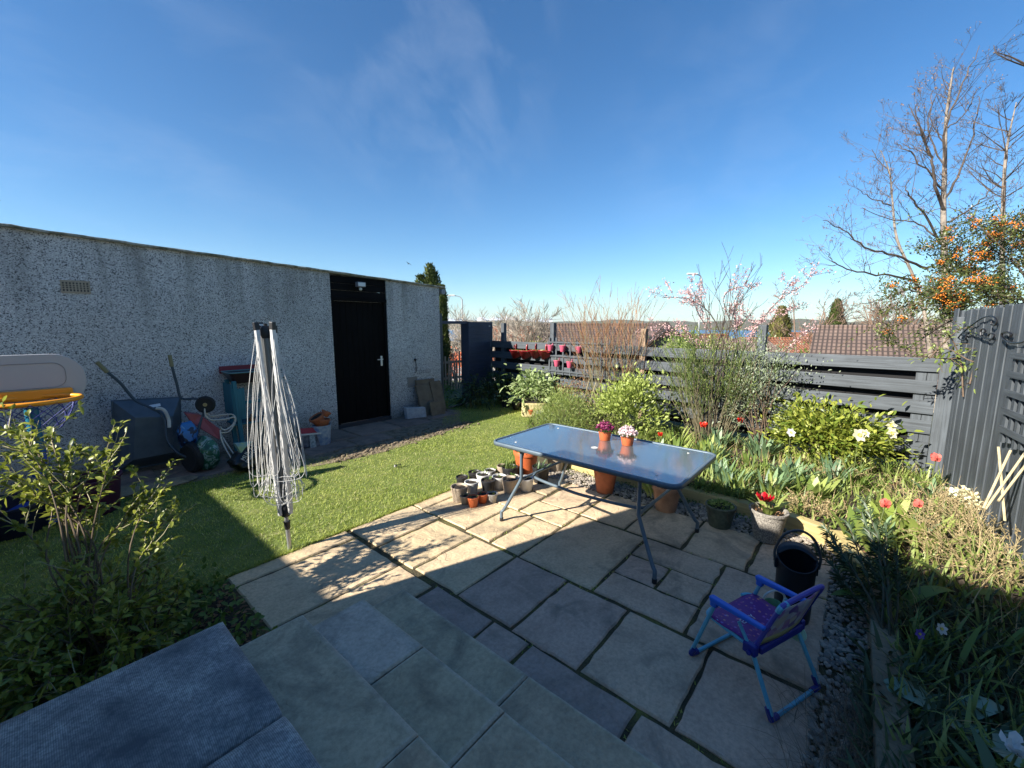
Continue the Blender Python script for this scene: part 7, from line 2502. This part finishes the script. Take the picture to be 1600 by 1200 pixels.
TU = [(1099, 664, .48, flower_red, .052, 'red tulip standing left of the foot of the broom shrub'), (1157, 657, .47, flower_red, .048, 'red tulip standing right of the foot of the broom shrub'), (1032, 679, .38, flower_red, .036, 'small red tulip bud just beyond the right flower pot'),
      (1462, 716, .50, flower_pinkred, .055, 'wide open coral red tulip in front of the fence end post'), (1383, 788, .42, flower_pinkred, .046, 'coral tulip, left one of the pair above the dark lance leaved plant'), (1434, 788, .42, flower_pinkred, .042, 'coral tulip, right one of the pair above the dark lance leaved plant'),
      (852, 592, .62, flower_red, .07, 'red flower above the hellebore in the yellow trough')]
for k, (px, py, z, m, R, lab) in enumerate(TU):
    tulip(lab, px, py, z, m, R * 1.1, 200 + k, base_z=.25 if k == 6 else Z0, op=.12 if m is flower_pinkred else .3)
def daffodil(label, px, py, zf, R, seed, m=flower_cream):
    g = G(px, py, zf); rs = RS(seed)
    t = thing('cream_flower', label, 'flower', (g[0], g[1], Z0), 0)
    hh = zf - Z0
    mb = MB(); mb.tube([(0, 0, 0), (0, 0, hh)], .003, 5); mb.build('stem', stem_g, t)
    f = -unit(np.append(CF[:2], -.5))
    n = 6
    x = unit(np.cross(f, [0, 0, 1.])); y = np.cross(x, f)
    D = np.array([x * cos(2 * pi * k / n) + y * sin(2 * pi * k / n) + f * .25 for k in range(n)])
    leaf_obj('petals', np.tile([0, 0, hh], (n, 1)) + D * .004, D, np.tile(f, (n, 1)), R, R * .75, m, t, seed, .05, .05)
    mb = MB(); mb.lathe([(.0, 0), (R * .18, .002), (R * .26, R * .3), (R * .2, R * .28), (0, .006)], 12, (0, 0, 0), Matrix.Translation((0, 0, hh)) @ rot_to(f).to_4x4()); mb.build('trumpet', mat('soft_yellow', (.75, .60, .12), .5), t, smooth=True)
    A = rs.uniform(0, 6.28, 5)
    blade_obj('leaves', np.zeros((5, 3)), A, .2 + .08 * rs.rand(5), .012, rs.uniform(.1, .4, 5), rs.uniform(.1, .8, 5), leaf_g, t, seed)
for k, (px, py, z, R, lab) in enumerate(((1341, 680, .62, .075, 'cream flower at the lower edge of the rhododendron, leftmost'), (1351, 677, .63, .048, 'small cream flower half behind the leftmost cream flower'), (1391, 665, .66, .065, 'cream flower, upper one of the pair right of the rhododendron'), (1392, 677, .60, .065, 'cream flower, lower one of the pair right of the rhododendron'))):
    daffodil(lab, px, py, z, R, 220 + k)
daffodil('white flower at the left foot of the rhododendron', 1235, 676, .60, .05, 230, flower_white)

# named clumps through the sunny bed
CL = [((1050, 700), 44, .36, .030, leaf_mid, 'clump of pale green strap leaves behind the far corner of the table'), ((1000, 690), 36, .34, .026, leaf_mid, 'clump of upright strap leaves behind the two flower pots'),
      ((905, 660), 18, .40, .020, leaf_mid, 'tall narrow leaves beside the feathery plant'), ((1120, 700), 44, .34, .034, leaf_glauc, 'thick clump of grey green leaves below the broom shrub'), ((1190, 715), 44, .36, .036, leaf_glauc, 'thick clump of grey green leaves left of the rhododendron'),
      ((1150, 760), 40, .28, .028, leaf_mid, 'clump of fresh leaves above the grey green pot'), ((1270, 780), 30, .26, .050, leaf_mid, 'broad leaved clump behind the stone tulip pot'), ((1240, 750), 36, .28, .032, leaf_glauc, 'grey green clump midway across the bed'),
      ((1330, 760), 50, .22, .022, leaf_g, 'low green clump left of the coral tulips'), ((1400, 830), 26, .30, .060, leaf_lime, 'lime green broad leaves below the coral tulips'), ((1350, 850), 24, .30, .060, leaf_mid, 'broad fresh leaves beside the dark lance leaved plant'),
      ((1440, 850), 26, .28, .055, leaf_lime, 'bright broad leaved clump right of the coral tulips'), ((1480, 740), 20, .30, .040, leaf_mid, 'green clump under the open coral tulip'), ((1100, 735), 36, .30, .028, leaf_mid, 'clump of leaves at the near right corner of the table'),
      ((1300, 735), 34, .28, .018, straw, 'dry straw coloured clump in front of the rhododendron'), ((1400, 745), 40, .26, .012, leaf_mid, 'fine leaved green clump before the fence end'), ((1440, 760), 46, .24, .012, leaf_mid, 'fine feathery green clump left of the plank fence'),
      ((1075, 745), 30, .2, .012, leaf_brown, 'reddish brown leaved clump behind the faded terracotta pot')]
for k, ((px, py), n, L, W, m, lab) in enumerate(CL):
    clump('leaf_clump', lab, at(px, py), n, L, W, m, 300 + k, foot=.13, prof=TPROF if W > .02 else None)

rs_ = RS(777)
for k in range(26):
    px, py = rs_.uniform(1010, 1330), rs_.uniform(690, 775)
    if py < 690 + (px - 1010) * .05: continue
    m_ = [leaf_glauc, leaf_mid, leaf_lime][rs_.randint(3)]
    c_ = clump('leaf_clump', 'low clump of strap leaves filling the middle of the flower bed', at(px, py), 26, .24 + .1 * rs_.rand(), .022 + .02 * rs_.rand(), m_, 600 + k, foot=.10, prof=TPROF, group='strap leaf clumps filling the middle of the bed')
# straw coloured dead stems on the right
def straw_mass(label, px, py, n, L, seed, R=.3):
    t = thing('dead_perennial', label, 'plant', at(px, py))
    rs = RS(seed)
    out = []
    for i in range(n):
        a = rs.uniform(0, 6.28); q = R * rs.rand() ** .5
        twigs(rs, (q * cos(a), q * sin(a), 0), (cos(a) * .5, sin(a) * .5, 1), L * (.6 + .5 * rs.rand()), .0032, 1, (2, 5), .35, -.25, .6, 5, .5, out)
    paths_obj('dry_stems', out, mat('straw_stem', (.33, .26, .13), .7, noise=.35, nscale=15), t, 4, .0016)
    P, D = on_paths(rs, out, n * 9, .2)
    leaf_obj('dry_leaves', P, D + rs.normal(0, .6, (len(P), 3)), rs.normal(0, 1, (len(P), 3)), .018, .008, straw, t, seed)
straw_mass('tangle of straw coloured dead stems at the right edge, nearest the camera', 1545, 890, 120, .34, 1, .34)
straw_mass('tangle of dead stems below the pale canes', 1520, 830, 90, .32, 2, .30)
straw_mass('dry brown stems between the green clumps left of the canes', 1430, 790, 26, .24, 3, .26)
straw_mass('dry brown stems in front of the rhododendron', 1290, 745, 60, .22, 4, .30)
straw_mass('tuft of dry rusty moss like stems spilling over the timber sleeper', 1265, 800, 60, .14, 5, .16)
def white_patch():
    g = at(1545, 800, .16)
    t = thing('cream_primroses', 'patch of cream flowers at the foot of the pale canes', 'flowers', g)
    rs = RS(9); n = 420
    a = rs.uniform(0, 6.28, n); q = rs.rand(n) ** .5
    P = np.stack([.20 * q * np.cos(a) , .26 * q * np.sin(a), .05 + .09 * rs.rand(n) + .05 * (1 - q)], 1)
    leaf_obj('petals', P, rs.normal(0, 1, (n, 3)) + np.array([0, 0, .4]), rs.normal(0, .5, (n, 3)) + np.array([0, 0, 1.]), .035, .030, flower_cream, t, 3, 0)
white_patch()

# climbing sprig over the corner of the fences
def sprig():
    c = B(1530, 600, 4.3)
    t = thing('climber', 'leafy climbing stems crossing the corner where the two fences meet', 'climber', (c[0], c[1], 0))
    O = np.array([c[0], c[1], 0]); rs = RS(66)
    d = 4.05
    S_ = [[(1600, 600, 3.4), (1560, 560, 3.7), (1520, 565, 3.9), (1480, 545, d), (1440, 555, d), (1405, 545, d)], [(1505, 620, 4.0), (1500, 560, d), (1480, 520, d), (1455, 510, d)], [(1452, 560, d), (1475, 535, d), (1500, 515, d), (1540, 508, 3.9)], [(1515, 600, 3.9), (1530, 550, 3.9), (1545, 545, 3.8), (1560, 560, 3.8)], [(1500, 560, d), (1470, 560, d), (1430, 556, d)]]
    L = []
    for s in S_:
        p = smooth_path([B(*q) - O for q in s], 4); L.append((p, list(np.linspace(.007, .003, len(p))), 1))
    for l_ in list(L):
        for k in range(4):
            i = rs.randint(1, len(l_[0]) - 1); twigs(rs, l_[0][i], unit(rs.normal(0, 1, 3)), .14, .003, 0, out=L)
    paths_obj('stems', L, stem_b, t, 5, .002)
    P, D = on_paths(rs, L, 260, .15); n = len(P)
    leaf_obj('leaves', P + rs.normal(0, .02, (n, 3)), D + rs.normal(0, .8, (n, 3)), rs.normal(0, .6, (n, 3)) + np.array([0, 0, 1.]), .045 * (.6 + .7 * rs.rand(n)), .022, leaf_mid, t, 5, .3)
    q = B(1548, 575, 3.85) - O
    P = q + rs.normal(0, 1, (170, 3)) * np.array([.10, .07, .085])
    leaf_obj('leaf_bunch', P, rs.normal(0, 1, (170, 3)), rs.normal(0, .5, (170, 3)) + np.array([0, 0, 1.]), .06, .030, leaf_mid, t, 8, .3)
sprig()

# euphorbia-like dark plant with lance leaves near the bucket
def lance_plant():
    g = G(1395, 1010, .1)
    base = (g[0], g[1], .08)
    t = thing('lance_leaved_plant', 'dark bushy plant with narrow lance leaves leaning over the gravel', 'plant', base)
    O = np.array(base); rs = RS(88)
    heads = [(1345, 800, 2.72), (1300, 850, 2.70), (1290, 825, 2.8), (1320, 870, 2.65), (1370, 850, 2.6), (1350, 780, 2.8), (1385, 820, 2.65), (1325, 815, 2.85), (1310, 900, 2.6), (1400, 870, 2.5), (1275, 850, 2.8), (1360, 880, 2.6)]
    L, P, D, N = [], [], [], []
    for k, (px, py, d) in enumerate(heads):
        e = B(px, py, d) - O
        p = smooth_path([(rs.normal(0, .02), rs.normal(0, .02), 0), e * np.array([.35, .35, .6]) + rs.normal(0, .02, 3), e], 6)
        L.append((p, list(np.linspace(.0075, .003, len(p))), 1))
        tip = unit(p[-1] - p[-3])
        for j in range(88):
            u = .38 + .62 * rs.rand() ** .6
            i = min(int(u * (len(p) - 1)), len(p) - 2)
            q = p[i] + (p[i + 1] - p[i]) * rs.rand()
            a = j * 2.4
            s1 = unit(np.cross(tip, [.3, .5, .1])); s2 = np.cross(tip, s1)
            dd = (s1 * cos(a) + s2 * sin(a)) * 1.0 + tip * (.25 + .9 * u) + rs.normal(0, .1, 3)
            P.append(q); D.append(dd); N.append(tip)
    paths_obj('stems', L, mat('dark_plant_stem', (.06, .055, .03), .7), t, 6)
    n = len(P)
    leaf_obj('leaves', P, D, N, .075 * (.7 + .5 * rs.rand(n)), .0105, mat('lance_leaf', (.025, .05, .018), .45, col2=(.065, .10, .045), attr=True, trans=.2), t, 2, .25)
lance_plant()

# shaded strip at the lower right: broad blue-green leaves, dead grass
def shade_bed():
    rs = RS(91)
    N = 2700
    P = np.stack([rs.uniform(.95, 3.6, N), rs.uniform(-1.2, -.26, N), np.full(N, Z0 - .01)], 1)
    P = P[bed_mask(P)]; n = len(P)
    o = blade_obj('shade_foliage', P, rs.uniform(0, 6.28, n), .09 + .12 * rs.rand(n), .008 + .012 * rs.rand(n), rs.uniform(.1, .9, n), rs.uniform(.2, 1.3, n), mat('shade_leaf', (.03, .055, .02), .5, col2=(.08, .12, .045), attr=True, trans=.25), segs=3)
    tag(o, 'dense green leaves filling the shaded bed at the lower right', 'foliage', kind='stuff')
    N = 620
    P = np.stack([rs.uniform(.95, 2.75, N), rs.uniform(-.36, -.14, N), np.full(N, .05)], 1)
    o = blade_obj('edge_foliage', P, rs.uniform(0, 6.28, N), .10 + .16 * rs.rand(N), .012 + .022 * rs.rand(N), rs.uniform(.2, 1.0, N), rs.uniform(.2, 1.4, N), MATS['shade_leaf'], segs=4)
    tag(o, 'dark leaves spilling over the grey sleeper towards the gravel', 'foliage', kind='stuff')
    n = 3400
    x = .95 + 1.3 * rs.rand(n) ** 1.5
    P = np.stack([x, rs.normal(-.20, .11, n), np.full(n, .0)], 1)
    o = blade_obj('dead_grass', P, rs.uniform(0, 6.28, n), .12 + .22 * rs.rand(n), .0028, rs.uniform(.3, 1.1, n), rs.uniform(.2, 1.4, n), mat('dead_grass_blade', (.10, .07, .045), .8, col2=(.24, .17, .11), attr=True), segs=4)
    tag(o, 'dark dead grass arching over the gravel at the bottom right', 'dead grass', kind='stuff')
    labs = ['broad blue green leaf arching over at the lower right, upper one', 'short curled blue green leaf at the lower right, lower one', 'big green leaf in the shaded bed near the grey sleeper', 'wide green leaves by the end of the grey sleeper', 'narrow green leaves rising in the middle of the shaded bed', 'large glossy green leaf below the bright clump', 'dark strap leaves at the right edge of the shaded bed']
    broad_pale = mat('broad_pale_leaf', (.16, .28, .20), .35, col2=(.26, .40, .30), attr=True, trans=.2)
    for k, (px, py, n, L, W, m) in enumerate(((1490, 1120, 3, .34, .13, broad_pale), (1545, 1165, 3, .20, .12, broad_pale), (1400, 950, 4, .34, .075, leaf_g), (1370, 905, 6, .30, .070, leaf_g), (1490, 1050, 9, .28, .022, leaf_g), (1500, 930, 4, .28, .085, leaf_g), (1560, 1020, 14, .26, .020, leaf_g))):
        clump('broad_leaved_plant', labs[k], at(px, py, .1), n, L, W, m, 400 + k, foot=.04, lean=(.3, .9), curl=(.8, 1.7), segs=7, prof=[.3, .75, 1., 1.05, 1., .8, .5, 0])
    g = G(1470, 985, .22); 
    daffodil('small lilac white flower in the shaded bed', 1470, 982, .24, .028, 240, flower_white)
    daffodil('small violet flower in the shaded bed', 1436, 990, .20, .024, 241, mat('petal_violet', (.16, .08, .45), .5, col2=(.25, .14, .6), attr=True, trans=.2))
shade_bed()
tulip('pale flower with pink base at the bottom right corner of the photo', 1592, 1168, .36, flower_white, .045, 260, n=3)

# ================================================================ LEAFY SHRUB AT THE LOWER LEFT
def left_shrub():
    base = (.10, 2.75, .0)
    t = thing('leafy_shrub', 'big leafy shrub with sunlit yellow green shoots at the lower left', 'shrub', base)
    O = np.array(base); rs = RS(123)
    tops = []
    # shoots that catch the sun, placed where the photo shows them
    for (px, py, d) in ((45, 680, 2.3), (80, 668, 2.3), (35, 690, 2.35), (20, 700, 2.2), (105, 715, 2.35), (130, 705, 2.4), (165, 706, 2.4), (160, 728, 2.4), (60, 745, 2.2), (35, 760, 2.2), (90, 760, 2.25), (55, 775, 2.2), (150, 790, 2.3), (200, 790, 2.35), (215, 785, 2.4), (250, 770, 2.4), (270, 805, 2.45), (240, 815, 2.4),
                        (5, 670, 2.3), (120, 810, 2.2), (25, 820, 2.0), (140, 840, 2.1), (245, 850, 2.25)):
        tops.append(B(px, py, d + rs.normal(0, .06)) - O)
    st, tw = [], []
    for e in tops:
        a = rs.uniform(0, 6.28)
        mid = e * np.array([.45, .45, .62]) + rs.normal(0, .05, 3)
        p = smooth_path([(.10 * cos(a), .10 * sin(a), 0), mid, e * np.array([.8, .8, .93]) + rs.normal(0, .02, 3), e], 5)
        st.append((p, list(np.linspace(.0055, .0018, len(p))), 1))
        for k in range(5):
            i = rs.randint(int(len(p) * .55), len(p) - 1)
            twigs(rs, p[i], unit(unit(p[i + 1] - p[i]) + rs.normal(0, .55, 3)), .14 + .12 * rs.rand(), .003, 0, (1, 2), .2, .3, .5, 4, .6, tw)
    # the dense shaded body
    for i in range(150):
        a = rs.uniform(0, 6.28); q = rs.rand() ** .5
        e = np.array([-.08 + .42 * q * cos(a), .05 + .56 * q * sin(a), .18 + .42 * rs.rand() * (1.1 - .55 * q)])
        p = smooth_path([(.16 * cos(a), .16 * sin(a), 0), e * np.array([.6, .6, .7]) + rs.normal(0, .04, 3), e], 4)
        st.append((p, list(np.linspace(.006, .002, len(p))), 1))
        for k in range(2):
            j = rs.randint(2, len(p) - 1)
            twigs(rs, p[j], unit(unit(p[j + 1] - p[j]) + rs.normal(0, .6, 3)), .14, .0026, 0, (1, 2), .2, .2, .5, 4, .6, tw)
    paths_obj('stems', st, mat('shrub_stem', (.15, .105, .06), .7, noise=.4, nscale=15), t, 6, .002)
    paths_obj('twigs', tw, mat('shrub_twig', (.30, .27, .15), .7), t, 4, .0016)
    lm = mat('shrub_leaf', (.085, .12, .014), .42, col2=(.36, .39, .06), attr=True, trans=.34)
    P, D = on_paths(rs, tw, 3300, .30); n = len(P)
    leaf_obj('leaves', P, D * .9 + rs.normal(0, .6, (n, 3)), rs.normal(0, .4, (n, 3)) + np.array([0, 0, 1.]), .050 * (.5 + .7 * rs.rand(n)), .019, lm, t, 5, .25)
    P, D = on_paths(rs, st, 3400, .45); n = len(P)
    leaf_obj('stem_leaves', P, D + rs.normal(0, .6, (n, 3)), rs.normal(0, .4, (n, 3)) + np.array([0, 0, 1.]), .055 * (.5 + .7 * rs.rand(n)), .021, lm, t, 6, .25)
left_shrub()
def under_left():
    rs = RS(130)
    mb = MB(); mb.prism([(-1.2, 2.15), (.73, 2.15), (.73, 3.30), (-1.2, 3.32)], -.07, -.012)
    tag(mb.build('shrub_border', soil_m), kind='structure')
    N = 3600
    P = np.stack([rs.uniform(-.5, .72, N), rs.uniform(2.12, 3.4, N), np.full(N, -.01)], 1)
    keep = rs.rand(N) < np.clip(1.0 - (P[:, 0] - .35) * 1.7, .08, 1)
    P = P[keep]; n = len(P)
    P[:, 2] += rs.rand(n) * .14
    o = leaf_obj('border_leaves', P, rs.normal(0, 1, (n, 3)) + np.array([0, 0, .6]), rs.normal(0, .4, (n, 3)) + np.array([0, 0, 1.]), .03 + .035 * rs.rand(n), .024, leaf_g, None, 12, .2)
    tag(o, 'low shaded leaves and weeds round the foot of the left shrub', 'ground cover', kind='stuff')
    n = 500
    P = np.stack([rs.uniform(.1, .74, n), rs.uniform(2.2, 3.3, n), rs.rand(n) * .008 - .008], 1)
    o = leaf_obj('bark_litter', P, rs.normal(0, 1, (n, 3)) * np.array([1, 1, .1]), rs.normal(0, .2, (n, 3)) + np.array([0, 0, 1.]), .03, .018, leaf_brown, None, 13)
    tag(o, 'dead leaves and bark on the soil between shrub and patio', 'leaf litter', kind='stuff')
    clump('strap_plant', 'arching pale strap leaves at the edge of the ribbed step', (.12, 2.28, .0), 9, .24, .035, leaf_glauc, 501, lean=(.5, 1.1), curl=(.5, 1.3), segs=6, prof=[.4, .8, 1, 1, .8, .5, 0])
under_left()
# ================================================================ AIR
def haze():
    m = bpy.data.materials.new('thin_air_haze')
    m.use_nodes = True
    nt = m.node_tree
    nt.nodes.clear()
    out = nt.nodes.new('ShaderNodeOutputMaterial')
    v = nt.nodes.new('ShaderNodeVolumePrincipled')
    v.inputs['Color'].default_value = (.80, .90, 1.0, 1)
    v.inputs['Density'].default_value = 3.8e-5
    v.inputs['Anisotropy'].default_value = .2
    nt.links.new(v.outputs[0], out.inputs['Volume'])
    mb = MB()
    mb.box(-21000, 21000, -21000, 21000, -90, 460)
    tag(mb.build('haze', m), kind='stuff')
haze()
